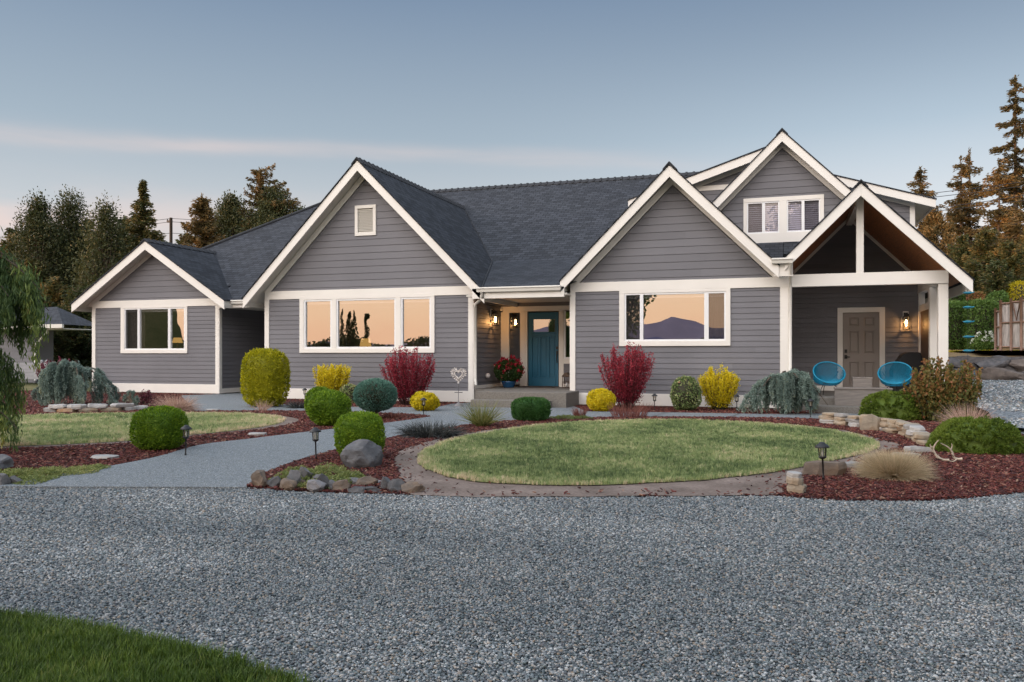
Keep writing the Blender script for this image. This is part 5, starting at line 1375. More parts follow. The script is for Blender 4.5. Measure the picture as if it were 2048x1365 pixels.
# ---- mounds, bronze shrub, grasses
MG = 'low green mounds of the right bed'
mound('mounding_pine', 'low bright green mound at the end of the stone wall by the porch', 1785, 838, 114, 53, 'mound', group=MG, depth=15.6)
mound('mounding_pine', 'wide low green mound beside the antlers', 1950, 902, 164, 61, 'mound', (.036, .010), 1.6, group=MG)
upright('bronze_shrub', 'loose bronze and green leafy shrub in front of the porch post', 1885, 838, 150, 134, 'bronze', 120, 0.42, (.058, .042), 11000, .5, depth=15.2, topvar=.45, bare=.02, tint=-.06)
grass_clump('plume_grass', 'pale pinkish plume grass behind the wide green mound', 1935, 862, 78, 62, 'pink', 700, .007, 1.2, .75, .3, depth=13.0)
grass_clump('fescue_tuft', 'straw coloured fescue tuft in the red mulch near the gravel', 1786, 955, 100, 56, 'tan', 6500, .0036, .55, 1.12, .42, tint=.12, lenvar=.3)
grass_clump('plume_grass', 'dusty pink dry grass clump in front of the left wing', 354, 823, 66, 36, 'pink', 700, .010, .9, 1.0, .45)
grass_clump('sedge_clump', 'olive and rust sedge clump at the corner of the entry walk', 964, 853, 72, 55, 'greengrass', 420, .009, .6, .85, .3)
grass_clump('black_mondo_grass', 'low strip of black strappy grass beside the path', 862, 873, 106, 34, 'blackgrass', 900, .010, 1.2, 1.15, .8)
grass_clump('black_mondo_grass', 'small black grass tuft under the wall right of the golden barrel', 598, 817, 44, 20, 'blackgrass', 240, .012, 1.2, 1.1, .6)
BG = 'bronze grass sprigs by the sidewalk'
grass_clump('bronze_grass', 'small bronze grass sprig near the low dark loaf shrub', 1160, 835, 36, 22, 'redgrass', 150, .010, .3, .55, .6, group=BG)
grass_clump('bronze_grass', 'wider bronze grass sprig in front of the heart-shaped barberry', 1258, 834, 76, 30, 'redgrass', 260, .009, .3, .6, .9, group=BG)
grass_clump('bronze_grass', 'thin twiggy dry sprig before the golden barrel shrub', 525, 822, 34, 26, 'pink', 90, .008, .3, .8, .4, group=BG)
grass_clump('bronze_grass', 'tiny pink green sprig beside the topiary trunk', 785, 837, 38, 16, 'redgrass', 120, .012, .6, 1.0, .7, group=BG)
upright('burgundy_shrub', 'burgundy leafed bush behind the broad weeping cedar', 118, 800, 92, 78, 'burgundy', 50, .2, (.07, .05), 1800, .6, depth=25.5)
upright('burgundy_shrub', 'small dark red twiggy plant by the left wing vent', 292, 812, 24, 30, 'burgundy', 22, .08, (.05, .03), 380, .4, depth=20.4)
def creeping(label, pts, n, tint=0.0):
    """low creeping mats: small domes of tiny leaves"""
    c0 = gp(*pts[0][:2]); e = empty('creeping_cover', (c0[0], c0[1], 0), label, 'ground cover plant', 'creeping plants at the front of the beds')
    C = []; A = []
    for (px, py, wpx, hpx) in pts:
        b = gp(px, py); dep = depth_of(px, py); w = wpx / F * dep; h = hpx / F * dep; m = int(n * w * w * 9)
        a = rng.uniform(0, 6.283, m); q = np.sqrt(rng.uniform(0, 1, m)); r_ = q * w / 2 * (1 + .25 * np.sin(a * 3 + px))
        P = np.stack([b[0] - c0[0] + np.cos(a) * r_, b[1] - c0[1] + np.sin(a) * r_ * 1.1, h * (1 - q ** 2) * (0.75 + .35 * np.sin(r_ * 40 + a * 5)) * rng.uniform(.6, 1, m) + 0.012], 1)
        C.append(P); A.append(rng.normal(0, .6, (m, 3)) + np.stack([np.cos(a), np.sin(a), np.full(m, .7)], 1))
    C = np.concatenate(C); A = np.concatenate(A); m = len(C)
    leaf_object('foliage', C, A, .026 * rng.uniform(.6, 1.3, m), .010, .45 + tint + .25 * fbm(C, 7, 3) + rng.normal(0, .18, m), LM['cover'], e)
creeping('yellow green creeping mat in front of the boulder, behind the border rocks', [(655, 955, 110, 26), (700, 962, 80, 20), (610, 962, 90, 22), (665, 970, 90, 18), (575, 960, 60, 16), (620, 974, 60, 14), (595, 948, 60, 14)], 900)
creeping('grey green creeping mat along the left end of the path', [(30, 956, 130, 16), (100, 951, 110, 14), (160, 944, 90, 10), (-40, 958, 120, 16), (60, 964, 90, 9), (195, 938, 40, 8)], 900, .08)
creeping('small flat green tuft beside the loaf shrub', [(1130, 838, 60, 7), (1165, 838, 40, 6)], 700, -.2)
# ================================================================== STONES
def rock_mesh(name, sx, sy, sz, seed, rough=0.28, blocky=2.6, sub=3, sink=0.25):
    b = bmesh.new(); bmesh.ops.create_icosphere(b, subdivisions=sub, radius=1.0); r_ = random.Random(seed)
    of = Vector((r_.uniform(-20, 20), r_.uniform(-20, 20), r_.uniform(-20, 20)))
    pls = [(Vector((r_.gauss(0, 1), r_.gauss(0, 1), r_.gauss(0, .7))).normalized(), r_.uniform(0.52, 0.9)) for _ in range(14)]
    for v in b.verts:
        p = v.co.normalized(); q = (abs(p.x) ** blocky + abs(p.y) ** blocky + abs(p.z) ** blocky) ** (-1 / blocky); c = p * q
        for n_, d_ in pls:                       # chop with planes: broken faces
            t = c.dot(n_)
            if t > d_: c = c - n_ * (t - d_)
        c *= 1 + rough * mnoise.noise(p * 1.3 + of) + rough * .3 * mnoise.noise(p * 4 + of) + rough * .12 * mnoise.noise(p * 10 + of)
        v.co = Vector((c.x * sx / 2, c.y * sy / 2, c.z * sz / 2 + sz / 2 - sz * sink * .5))
    me = bpy.data.meshes.new(name); b.to_mesh(me); b.free(); return me
def slab_mesh(name, sx, sy, sz, seed):
    """split ledge stone: ragged outline, flat bedding faces"""
    r_ = random.Random(seed); n = r_.randint(7, 10); of = r_.uniform(0, 99); b = bmesh.new(); ring = []
    outl = []
    for k in range(n):
        a = 2 * math.pi * k / n + r_.uniform(-.2, .2); q = (abs(math.cos(a)) ** 4 + abs(math.sin(a)) ** 4) ** (-.25) * r_.uniform(.86, 1.04)
        outl.append((math.cos(a) * q * sx / 2, math.sin(a) * q * sy / 2))
    lv = [(0.0, .95), (0.2, 1.0), (0.55, 1.02), (0.85, .98), (1.0, .90)]
    for z, k in lv:
        o1, o2 = r_.uniform(-.03, .03) * sx, r_.uniform(-.03, .03) * sy
        ring.append([b.verts.new((x * k + o1, y * k + o2, z * sz + 0.10 * sz * math.sin(x * 9 / sx + of))) for x, y in outl])
    for i in range(len(lv) - 1):
        for k in range(n): b.faces.new((ring[i][k], ring[i][(k + 1) % n], ring[i + 1][(k + 1) % n], ring[i + 1][k]))
    b.faces.new(ring[0][::-1]); b.faces.new(ring[-1])
    me = bpy.data.meshes.new(name); b.to_mesh(me); b.free(); return me
def stone_solid(name, c, dirt, spots):
    return solid(name, c, 0.85, 0.30, 5.0, bump=0.8, bscale=28, dirt=(dirt, 7.0, spots), spec=0.25)
M_ROCKS = [stone_solid('river_rock_grey', (0.13, 0.128, 0.132), (0.26, 0.25, 0.24), .5), stone_solid('river_rock_brown', (0.16, 0.125, 0.10), (0.26, 0.17, 0.10), .6), stone_solid('river_rock_dark', (0.085, 0.083, 0.085), (0.17, 0.16, 0.155), .5), stone_solid('river_rock_pale', (0.22, 0.21, 0.215), (0.13, 0.12, 0.12), .5)]
M_LEDGE = [stone_solid('ledge_stone_cream', (0.33, 0.275, 0.21), (0.27, 0.17, 0.09), .7), stone_solid('ledge_stone_grey', (0.28, 0.265, 0.25), (0.19, 0.17, 0.155), .6), stone_solid('ledge_stone_ochre', (0.30, 0.18, 0.10), (0.33, 0.29, 0.24), .6), stone_solid('ledge_stone_white', (0.40, 0.385, 0.37), (0.28, 0.23, 0.18), .6)]
M_BOULD = stone_solid('boulder_stone', (0.105, 0.105, 0.112), (0.21, 0.205, 0.20), .55)
def thing_mesh(name, me, mat, loc, label, cat, group=None, rz=0.0, tilt=(0, 0)):
    o = link_mesh(name, me, mat); o.location = loc; o.rotation_euler = (tilt[0], tilt[1], rz)
    return tag(o, label, cat, group)
# big boulder
b = gp(725, 936)
thing_mesh('boulder', rock_mesh('boulder', .54, .42, .36, 5, .16, 2.2, 4), M_BOULD, (b[0], b[1] + .1, -0.02), 'big grey pointed boulder in front of the rounded green shrub', 'boulder', None, .3)
b = gp(-4, 938)
thing_mesh('boulder', rock_mesh('boulder', .34, .3, .19, 9, .2), M_ROCKS[0], (b[0], b[1], -0.01), 'grey rounded rock cut by the left edge of the photo, behind the creeping mat', 'rock')
RB = 'border rocks along the gravel edge'
rocks = [(514, 973, 40, 28, 1, 'squat tan-faced rock at the left end of the border row, beside the path'),
 (543, 975, 34, 22, 2, 'low dark rock second from the path end of the border row'),
 (567, 979, 40, 20, 1, 'wide brown sloping rock third in the border row'),
 (585, 975, 26, 34, 0, 'upright grey wedge rock left of the tallest border stone'),
 (603, 964, 34, 32, 0, 'grey rock standing highest in the middle of the border row'),
 (597, 974, 24, 16, 1, 'small brown rock tucked under the highest border stone'),
 (624, 982, 42, 22, 3, 'pale grey smooth rock in front of the highest border stone'),
 (642, 979, 30, 28, 2, 'dark rock right of the pale smooth one'),
 (637, 967, 26, 20, 0, 'small grey rock behind the pale smooth one'),
 (663, 979, 26, 18, 0, 'small angular grey rock at the middle right of the border row'),
 (682, 981, 36, 20, 1, 'rust-streaked rock right of the small angular one'),
 (708, 984, 40, 12, 2, 'flat dark low rock lying under the capstones'),
 (704, 970, 34, 14, 0, 'grey capstone perched on the flat dark rock'),
 (732, 971, 40, 18, 1, 'brown loaf-shaped capstone over a dark gap'),
 (750, 967, 36, 8, 3, 'thin pale slab behind the brown loaf-shaped capstone'),
 (740, 984, 36, 12, 2, 'flat dark rock in the front right of the border row'),
 (768, 978, 24, 26, 0, 'pointed grey rock before the last pair of border rocks'),
 (790, 983, 38, 24, 2, 'dark rounded rock second from the dirt end of the border row'),
 (817, 985, 44, 20, 1, 'long ochre-ended rock at the right end of the border row')]
for i, (px, py, w, h, mi, lab) in enumerate(rocks):
    dep = depth_of(px, py); k = dep / F; p = gp(px, py)
    thing_mesh('border_rock', rock_mesh('border_rock', w * k * 1.32, w * k * .85, h * k * 1.4, 100 + i, .24, 3.2), M_ROCKS[mi], (p[0], p[1] + w * k * .3, -0.025), lab, 'rock', RB, rng.uniform(-.4, .4), (rng.uniform(-.1, .1), rng.uniform(-.12, .12)))
for (px, py, w, h, lab) in ((20, 970, 26, 18, 'small grey rock at the far left end of the path edge'), (-6, 972, 34, 22, 'rounded grey rock at the far left beside the small one')):
    dep = depth_of(px, py); k = dep / F; p = gp(px, py)
    thing_mesh('border_rock', rock_mesh('border_rock', w * k * 1.2, w * k * .8, h * k * 1.4, int(130 + px), .2), M_ROCKS[0], (p[0], p[1] + .05, -0.02), lab, 'rock', RB)
# flat stepping slabs in the mulch
for (px, py, w, lab) in ((197, 919, 50, 'flat pale slab lying in the mulch left of the rounded bright green shrub'), (507, 872, 36, 'flat pale slab in the mulch near the tip of the left lawn'), (420, 822, 30, 'thin pale slab at the back of the left lawn by the breezeway walk'), (698, 957, 22, 'small pale stone showing through the yellow green creeping mat')):
    dep = depth_of(px, py); k = dep / F; p = gp(px, py)
    thing_mesh('flat_stone', slab_mesh('flat_stone', w * k, w * k * .75, .05, int(px)), M_LEDGE[3 if px != 698 else 1], (p[0], p[1] + .1, -0.015), lab, 'stone', 'flat stones lying in the mulch', rng.uniform(-.3, .3))
# dry-stacked curved wall in the right bed
SW = 'stones of the curved dry wall'
path_px = [(1642, 847), (1668, 850), (1695, 853), (1722, 856), (1750, 860), (1776, 864), (1800, 869), (1822, 876), (1840, 884), (1852, 894)]
base = [Vector(p) for p in gspline(path_px, False, 8)]
acc = [0.0]
for a, c in zip(base, base[1:]): acc.append(acc[-1] + (c - a).length)
TOT = acc[-1]
def along(s):
    for i in range(len(acc) - 1):
        if acc[i + 1] >= s:
            q = (s - acc[i]) / (acc[i + 1] - acc[i] + 1e-9); p = base[i] * (1 - q) + base[i + 1] * q; t = (base[i + 1] - base[i]); return p, math.atan2(t.y, t.x)
    t = base[-1] - base[-2]; return base[-1], math.atan2(t.y, t.x)
r_ = random.Random(11); names_len = ('short', 'stubby', 'long', 'very long'); mname = ('cream', 'grey', 'ochre', 'whitish')
course_name = ('bottom', 'middle', 'top')
seen = {}
z = 0.0
for c in range(3):
    s = r_.uniform(0, .1); h = (0.075, 0.065, 0.055)[c]; k = 0
    s1 = TOT * (1.0, 0.97, 0.86)[c]
    while s < s1 - .12:
        ln = r_.uniform(.18, .50); ln = min(ln, s1 - s)
        if 2.05 < s < 2.4 and c == 0: pass
        p, a = along(s + ln / 2); mi = r_.choice((0, 0, 0, 1, 1, 2, 3)); hh = h * r_.uniform(.85, 1.15)
        frac = (s + ln / 2) / TOT
        near = 'porch end' if frac < .25 else ('left middle' if frac < .5 else ('right middle' if frac < .75 else 'curling right end'))
        kind_ = 'stubby' if ln < .27 else ('mid-length' if ln < .38 else 'long'); k += 1
        pos = ('first', 'second', 'third', 'fourth', 'fifth', 'sixth', 'seventh', 'eighth', 'ninth', 'tenth', 'eleventh', 'twelfth', 'thirteenth', 'fourteenth', 'fifteenth', 'sixteenth', 'seventeenth', 'eighteenth', 'nineteenth')[min(k - 1, 18)]
        lab = f'{kind_} {mname[mi]} stone, {pos} from the porch end in the {course_name[c]} course of the dry wall'
        thing_mesh('wall_stone', slab_mesh('wall_stone', ln * .99, r_.uniform(.18, .27), hh, 300 + c * 50 + k), M_LEDGE[mi], (p.x + r_.uniform(-.02, .02), p.y + .10 + r_.uniform(-.02, .03), z + r_.uniform(-.004, .004)), lab, 'stone', SW, a + r_.uniform(-.06, .06), (r_.uniform(-.05, .05), r_.uniform(-.04, .04)))
        s += ln + .012
    z += h
p = gp(1740, 861)
thing_mesh('wall_stone', slab_mesh('wall_stone', .30, .16, .25, 77), M_LEDGE[0], (p[0] + .0, p[1] - .03, -0.01), 'big upright cream block standing through all courses of the dry wall', 'stone', SW, -.1)
for (px, py, w, h, mi, rz, lab) in ((1838, 906, 60, 12, 3, .5, 'flat whitish slab where the dry wall dips to the ground'), (1815, 915, 56, 8, 3, .3, 'thin whitish slab sunk in the mulch below the dry wall'), (1756, 926, 52, 14, 0, .15, 'peach coloured block left of the straw fescue tuft'), (1702, 938, 54, 12, 1, .25, 'narrow grey slab between the peach block and the big brown slab'), (1648, 952, 84, 26, 2, .1, 'big brown slab lying behind the near path lamp')):
    dep = depth_of(px, py); k = dep / F; p = gp(px, py)
    thing_mesh('bed_stone', slab_mesh('bed_stone', w * k, w * k * .5, h * k * 1.1, int(px)), M_LEDGE[mi] if mi != 2 else M_ROCKS[1], (p[0], p[1] + .08, -0.01), lab, 'stone', 'stones edging the right bed', rz, (rng.uniform(-.06, .06), rng.uniform(-.06, .06)))
# little stack of three
p = gp(1592, 988); z = -0.01
for i, (w, h, rz, lab) in enumerate(((.175, .095, .5, 'biggest cream stone, lowest of the leaning stack of three'), (.15, .06, .25, 'middle stone of the leaning stack of three'), (.13, .04, .0, 'thin whitish stone on top of the leaning stack of three'))):
    thing_mesh('stacked_stone', slab_mesh('stacked_stone', w, .12, h, 500 + i), M_LEDGE[(0, 0, 3)[i]], (p[0] - (.0, .012, .015)[i], p[1] + .06, z), lab, 'stone', 'stones of the little stack', -.5, (0, .10))
    z += h * .97
# low edging under the weeping cedar at left
s_px = [(78, 825), (105, 825.5), (135, 826), (165, 825.5), (195, 824.5), (225, 823.5), (252, 822), (285, 820)]
base = [Vector(p) for p in gspline(s_px, False, 6)]; acc = [0.0]
for a, c in zip(base, base[1:]): acc.append(acc[-1] + (c - a).length)
TOT = acc[-1]; z = 0.0
for c in range(2):
    s = .05 + .12 * c; k = 0
    while s < TOT * (1, .86)[c] - .1:
        ln = min(r_.uniform(.28, .55), TOT - s); p, a = along(s + ln / 2); mi = r_.choice((0, 1, 2, 3, 3)); k += 1
        pos = ('first', 'second', 'third', 'fourth', 'fifth', 'sixth', 'seventh', 'eighth', 'ninth', 'tenth')[min(k - 1, 9)]
        thing_mesh('edging_stone', slab_mesh('edging_stone', ln, .25, .085, 600 + c * 30 + k), M_LEDGE[mi], (p.x, p.y + .12, z), f'{mname[mi]} flat stone, {pos} from the left in the {("lower", "upper")[c]} row under the broad weeping cedar', 'stone', 'stones edging the broad weeping cedar', a + r_.uniform(-.08, .08), (r_.uniform(-.04, .04), r_.uniform(-.06, .06)))
        s += ln + .015
    z += .08

# ================================================================== GARDEN OBJECTS
M_LAMPG = glass_mat('path_lamp_glass', 0.10, (0.85, 0.83, 0.78))
def path_light():
    e = empty('path_light')
    m = MB(); m.tube([(0, 0, -.05), (0, 0, .21)], .0085, 8); m.lathe([(0, .0), (.012, .0), (.010, .03)], n=10); m.build('stake', M_BLACK, e)
    m = MB(); m.lathe([(0.0, .205), (.02, .208), (.036, .222), (.040, .228), (.036, .232), (.0, .233)], n=18)
    for k in range(4):
        a = k * math.pi / 2 + .4; m.tube([(math.cos(a) * .034, math.sin(a) * .034, .23), (math.cos(a) * .039, math.sin(a) * .039, .325)], .0035, 5)
    m.build('lantern_frame', M_BLACK, e)
    m = MB(); m.lathe([(.031, .233), (.036, .325)], n=18); m.build('lens', M_LAMPG, e)
    m = MB(); m.lathe([(.006, .233), (.009, .26), (.006, .29), (0, .3)], n=10); m.build('led_stem', M_VINYL, e)
    m = MB(); m.lathe([(0, .322), (.040, .322), (.068, .318), (.069, .325), (.052, .345), (.030, .358), (.028, .366), (.012, .372), (0, .373)], n=22); m.build('cap', M_BLACK, e)
    return e
pl0 = path_light()
LAMPS = [(632, 919, 'black path lamp beside the mulch at the near curve of the path'), (371, 912, 'black path lamp at the right side of the bright green shrub by the left lawn'),
         (847, 833, 'black path lamp before the small yellow dome at the tip of the mulch'), (610, 806, 'black path lamp by the skirt board right of the golden barrel shrub'),
         (1309, 822, 'black path lamp against the skirt board right of the heart-shaped barberry'), (1474, 824, 'black path lamp half hidden by the right weeping cedar'),
         (1621, 836, 'black path lamp in front of the weeping cedar by the porch'), (1647, 961, 'nearest black path lamp, in the red mulch at right')]
for i, (px, py, lab) in enumerate(LAMPS):
    o = pl0 if i == 0 else copy_thing(pl0); p = gp(px, py); o.location = (p[0], p[1], 0); tag(o, lab, 'path light', 'solar path lights'); o.rotation_euler = (rng.uniform(-.03, .03), rng.uniform(-.03, .03), rng.uniform(0, 3))
# path lights near the viewer stand a little taller in the photo
# heart ornament
p = gp(917, 813); e = empty('heart_ornament', (p[0], p[1], 0), 'heart-shaped white shell ornament on a thin stand before the corner board', 'garden ornament')
k = depth_of(917, 813) / F
m = MB(); m.lathe([(0, 0), (.115, 0), (.11, .02), (.07, .05), (.03, .09), (0, .10)], n=14); m.build('base', M_ROCKS[3], e)
m = MB(); m.tube([(0, 0, .08), (0, 0, .62)], .008, 6); m.tube([(-.10, 0, .33), (.10, 0, .33)], .012, 6); m.build('stand', M_ROCKS[0], e)
M_SHELL = solid('whitish_shell', (.55, .50, .46), .6, .35, 12)
m = MB()
def heart(t, s): return (s * 16 * math.sin(t) ** 3 / 17, 0, s * (13 * math.cos(t) - 5 * math.cos(2 * t) - 2 * math.cos(3 * t) - math.cos(4 * t)) / 17)
cz = .75
pts = [heart(2 * math.pi * i / 40, .11) for i in range(41)]
m.tube([(x, y, z + cz) for x, y, z in pts], .016, 6)
for i in range(34):
    a = heart(2 * math.pi * i / 34, .14); c = heart(2 * math.pi * i / 34, .215 + rng.uniform(-.02, .02))
    m.tube([(a[0], -.01, a[2] + cz), (c[0], rng.uniform(-.02, .02), c[2] + cz)], [.012, .017], 6)
m.build('heart', M_SHELL, e)
# flower pot
p = wp(1015, 778, 20.6); e = empty('flower_pot', (p[0], 20.7, .35), 'blue pot of red flowers beside the blue front door', 'flower pot')
M_POT = solid('blue_glaze', (.012, .06, .14), .25, .2, 6, spec=.5)
m = MB(); m.lathe([(0, 0), (.13, 0), (.15, .03), (.19, .14), (.205, .17), (.19, .175), (.17, .14), (0, .13)], n=22); m.build('pot', M_POT, e)
n = 4200; d = unit(rng.normal(size=(n, 3))); r = rng.uniform(.35, 1, n)[:, None] ** .5
P = d * r * np.array([.40, .34, .31]) + np.array([0, 0, .44]); kk = P[:, 2] > .12
leaf_object('foliage', P[kk], d[kk] + rng.normal(0, .6, (kk.sum(), 3)), .055, .034, .4 + rng.normal(0, .2, kk.sum()), LM['pot'], e)
nf = 70; d = unit(rng.normal(size=(nf, 3)) + np.array([0, -.15, .75])); Fp = d * np.array([.42, .36, .34]) * rng.uniform(.85, 1.05, nf)[:, None] + np.array([0, 0, .47])
C = np.repeat(Fp, 14, 0) + rng.normal(0, .022, (nf * 14, 3)); leaf_object('flowers', C, rng.normal(size=(len(C), 3)), .035, .03, rng.uniform(0, 1, len(C)), LM['flower'], e)
# candle lantern beside the door
p = wp(1134, 781, 21.1); e = empty('candle_lantern', (p[0], 21.1, .35), 'rusty metal candle lantern on the stoop right of the blue door', 'lantern')
M_RUST = solid('rusty_metal', (.10, .065, .045), .8, .4, 20)
m = MB()
for sx in (-1, 1):
    for sy in (-1, 1): m.tube([(sx * .10, sy * .10, 0), (sx * .10, sy * .10, .30)], .010, 5)
for z in (.01, .15, .29):
    for a, b2 in (((-.1, -.1), (.1, -.1)), ((.1, -.1), (.1, .1)), ((.1, .1), (-.1, .1)), ((-.1, .1), (-.1, -.1))): m.tube([(*a, z), (*b2, z)], .008, 5)
m.prism([(-.12, .30), (.12, .30), (.03, .40), (-.03, .40)], 'y', -.12, .12); m.tube([(-.03, 0, .40), (-.03, 0, .46), (.03, 0, .46), (.03, 0, .40)], .006, 5)
for q in (-.05, 0, .05): m.tube([(q, -.1, 0), (q, -.1, .29)], .006, 5)
m.build('cage', M_RUST, e)
m = MB(); m.lathe([(0, .02), (.035, .02), (.035, .13), (0, .135)], n=12); m.build('candle', M_VINYL, e)
# door mat
M_MAT = solid('coir_mat', (.045, .035, .028), .95, .3, 30, bump=.5)
m = MB(); m.box(-6.85, -5.85, 20.95, 21.5, .351, .37); tag(m.build('door_mat', M_MAT, None, .005), 'dark brown mat lying before the blue front door', 'doormat')
# hose spigot ball near the pot
p = wp(983, 752, 20.3)
m = MB(); m.lathe([(0, -.07), (.05, -.05), (.07, 0), (.05, .05), (0, .07)], n=14)
o = m.build('wall_bell', M_SHELL); o.location = (B1 + .09, 20.35, p[2]); tag(o, 'small pale round ornament on the entry side wall beside the flower pot', 'ornament')

# wall lanterns
def lantern(label, loc, rz, power):
    """open black box lantern with a clear shade and a glowing filament bulb; local +x points away from the wall"""
    e = empty('wall_lantern', loc, label, 'wall lantern', 'black wall lanterns', rz)
    m = MB(); m.box(0, .018, -.065, .065, -.02, .27); m.build('back_plate', M_TRIM, e, .004)
    m = MB(); m.box(.018, .026, -.05, .05, -.10, .24)
    m.tube([(.02, 0, .20), (.06, 0, .235), (.12, 0, .22)], .011, 6); m.box(.045, .195, -.075, .075, .125, .14); m.box(.06, .18, -.06, .06, .14, .20)
    for sx in (.05, .19):
        for sy in (-.07, .07): m.box(sx - .006, sx + .006, sy - .006, sy + .006, -.19, .125)
    for z in (-.19,):
        m.box(.044, .196, -.076, -.064, z, z + .012); m.box(.044, .196, .064, .076, z, z + .012); m.box(.044, .056, -.064, .064, z, z + .012); m.box(.184, .196, -.064, .064, z, z + .012)
    m.tube([(.12, 0, .125), (.12, 0, .06)], .018, 8); m.build('frame', M_BLACK, e)
    m = MB()
    m.lathe([(.052, .11), (.052, -.17)], c=(.12, 0, 0), n=20); m.build('shade', M_CLEAR, e)
    m = MB(); m.lathe([(0, .06), (.014, .05), (.026, .015), (.03, -.01), (.022, -.04), (0, -.052)], c=(.12, 0, 0), n=14); m.build('bulb', M_BULB, e)
    l = bpy.data.lights.new('lantern_light', 'POINT'); l.energy = power; l.color = (1, .47, .15); l.shadow_soft_size = .03
    lo = bpy.data.objects.new('lantern_light', l); COL.objects.link(lo); lo.parent = e; lo.location = (.12, 0, -.075)
    return e
p = wp(988, 640, 20.9)
lantern('black box lantern lit on the entry side wall left of the blue door', (B1 + .02, wp(983, 640, 20.8)[1], wz(985, 638, 20.8)), 0, 12.0)
p = wp(1811, 645, YP)
lantern('black box lantern lit on the porch back wall right of the taupe door', (p[0], YP - .02, p[2]), -math.pi / 2, 8.0)

# blue porch chairs
M_CORD = solid('turquoise_cord', (.006, .22, .36), .45, .15, 10, spec=.4)
def chair():
    e = empty('string_chair')
    # egg-shaped rim leaning back, cords gathered at the seat
    rim = []
    for i in range(49):
        t = 2 * math.pi * i / 48; x = .37 * math.cos(t); s_ = math.sin(t)
        y = -.26 + .0 - .36 * -s_ * .55 + .0; z = .56 + .245 * s_
        rim.append(Vector((x, y * 1.0 + .12, z)))
    hub = [Vector((.13 * math.cos(2 * math.pi * i / 48), .03 + .07 * math.sin(2 * math.pi * i / 48), .30 + .025 * math.sin(2 * math.pi * i / 48))) for i in range(49)]
    m = MB(); m.tube(rim, .016, 8); m.tube(hub, .010, 6); m.build('rim', M_CORD, e)
    m = MB()
    for i in range(96):
        q = i / 2; j = int(q) % 48; f_ = q - int(q)
        a = rim[j] * (1 - f_) + rim[j + 1] * f_; c = hub[j] * (1 - f_) + hub[j + 1] * f_
        mid = (a + c) / 2 + Vector((a.x * .22, .06 + .05 * (a.z - .5), -.05))
        m.tube([a, mid, c], .0062, 4, cap=False)
    m.build('cords', M_CORD, e)
    m = MB()
    for (x, y) in ((-.26, -.26), (.26, -.26), (0, .34)): m.tube([(x * .35, y * .3 + .04, .30), (x * .8, y * .8, .18), (x, y, 0)], .009, 6)
    for s_ in (-1, 1): m.tube([(s_ * .1, .1, .30), (s_ * .24, .2, .45), (s_ * .30, .12, .58)], .008, 6)
    m.build('frame', M_BLACK, e)
    return e
ch = chair(); ch.scale = (.92, .92, .94); GC = 'turquoise string chairs on the porch'
x1 = wx(1655, 19.7); x2 = wx(1794, 19.7)
ch.location = (x1, 19.75, .30); ch.rotation_euler = (0, 0, .25); tag(ch, 'turquoise string chair left of the taupe side door', 'chair', GC)
c2 = copy_thing(ch); c2.location = (x2 - .02, 19.75, .30); c2.rotation_euler = (0, 0, -.2); tag(c2, 'turquoise string chair right of the taupe side door, before the covered grill', 'chair', GC)
# covered grill
M_COVER = solid('black_grill_cover', (.005, .005, .006), .8, .3, 3, bump=.5, bscale=6)
gx0, gx1 = wx(1782, 21.4), wx(1842, 21.4); zt = wz(1815, 705, 21.4)
e = empty('covered_grill', ((gx0 + gx1) / 2, 21.5, .30), 'barbecue grill under a black cover in the porch corner', 'grill')
w = (gx1 - gx0) / 2; h = zt - .30
m = MB(); m.prism([(-w, 0), (w, 0), (w * 1.0, h * .9), (w * .92, h * .985), (w * .75, h), (w * .1, h), (-w * .25, h * .96), (-w * .72, h * .74), (-w * .98, h * .60)], 'y', -.33, .30)
m.build('cover', M_COVER, e, .03)
m = MB()
for s_ in (-.8, .8): m.box(w * s_ - .03, w * s_ + .03, -.345, -.331, 0.0, h * .55)
m.build('cover_strap', M_BLACK, e)
# weathered bench box and stool at the porch edge
M_GREYW = solid('weathered_grey_wood', (.215, .19, .17), .85, .22, 3, (1.2, 1.2, 14), bump=.4, bscale=14, dirt=((.13, .12, .11), 2.5, .5))
bx0, bx1 = wx(1670, 18.62), wx(1784, 18.62)
e = empty('wooden_bench', ((bx0 + bx1) / 2, 18.62, .15), 'low weathered grey wooden bench box on the porch step', 'bench'); hw = (bx1 - bx0) / 2
m = MB(); m.box(-hw, hw, -.012, .012, 0, .345); m.box(-hw, -hw + .04, .013, .24, 0, .345); m.box(hw - .04, hw, .013, .24, 0, .345); m.build('side_board', M_GREYW, e, .004)
m = MB(); m.box(-hw - .015, hw + .015, -.03, .27, .346, .38); m.build('seat', M_GREYW, e, .006)
bx0, bx1 = wx(1706, 19.6), wx(1744, 19.6)
e = empty('wooden_stool', ((bx0 + bx1) / 2, 19.7, .30), 'small weathered wooden box stool behind the grey bench', 'stool'); hw = (bx1 - bx0) / 2; h = wz(1725, 755, 19.6) - .30
m = MB(); m.box(-hw, hw, -.13, -.11, 0, h - .03); m.box(-hw, hw, .11, .13, 0, h - .03); m.box(-hw, -hw + .02, -.109, .109, 0, h - .03); m.box(hw - .02, hw, -.109, .109, 0, h - .03); m.build('side_board', M_GREYW, e, .003)
m = MB(); m.box(-hw - .01, hw + .01, -.14, .14, h - .03, h); m.build('seat', M_GREYW, e, .004)
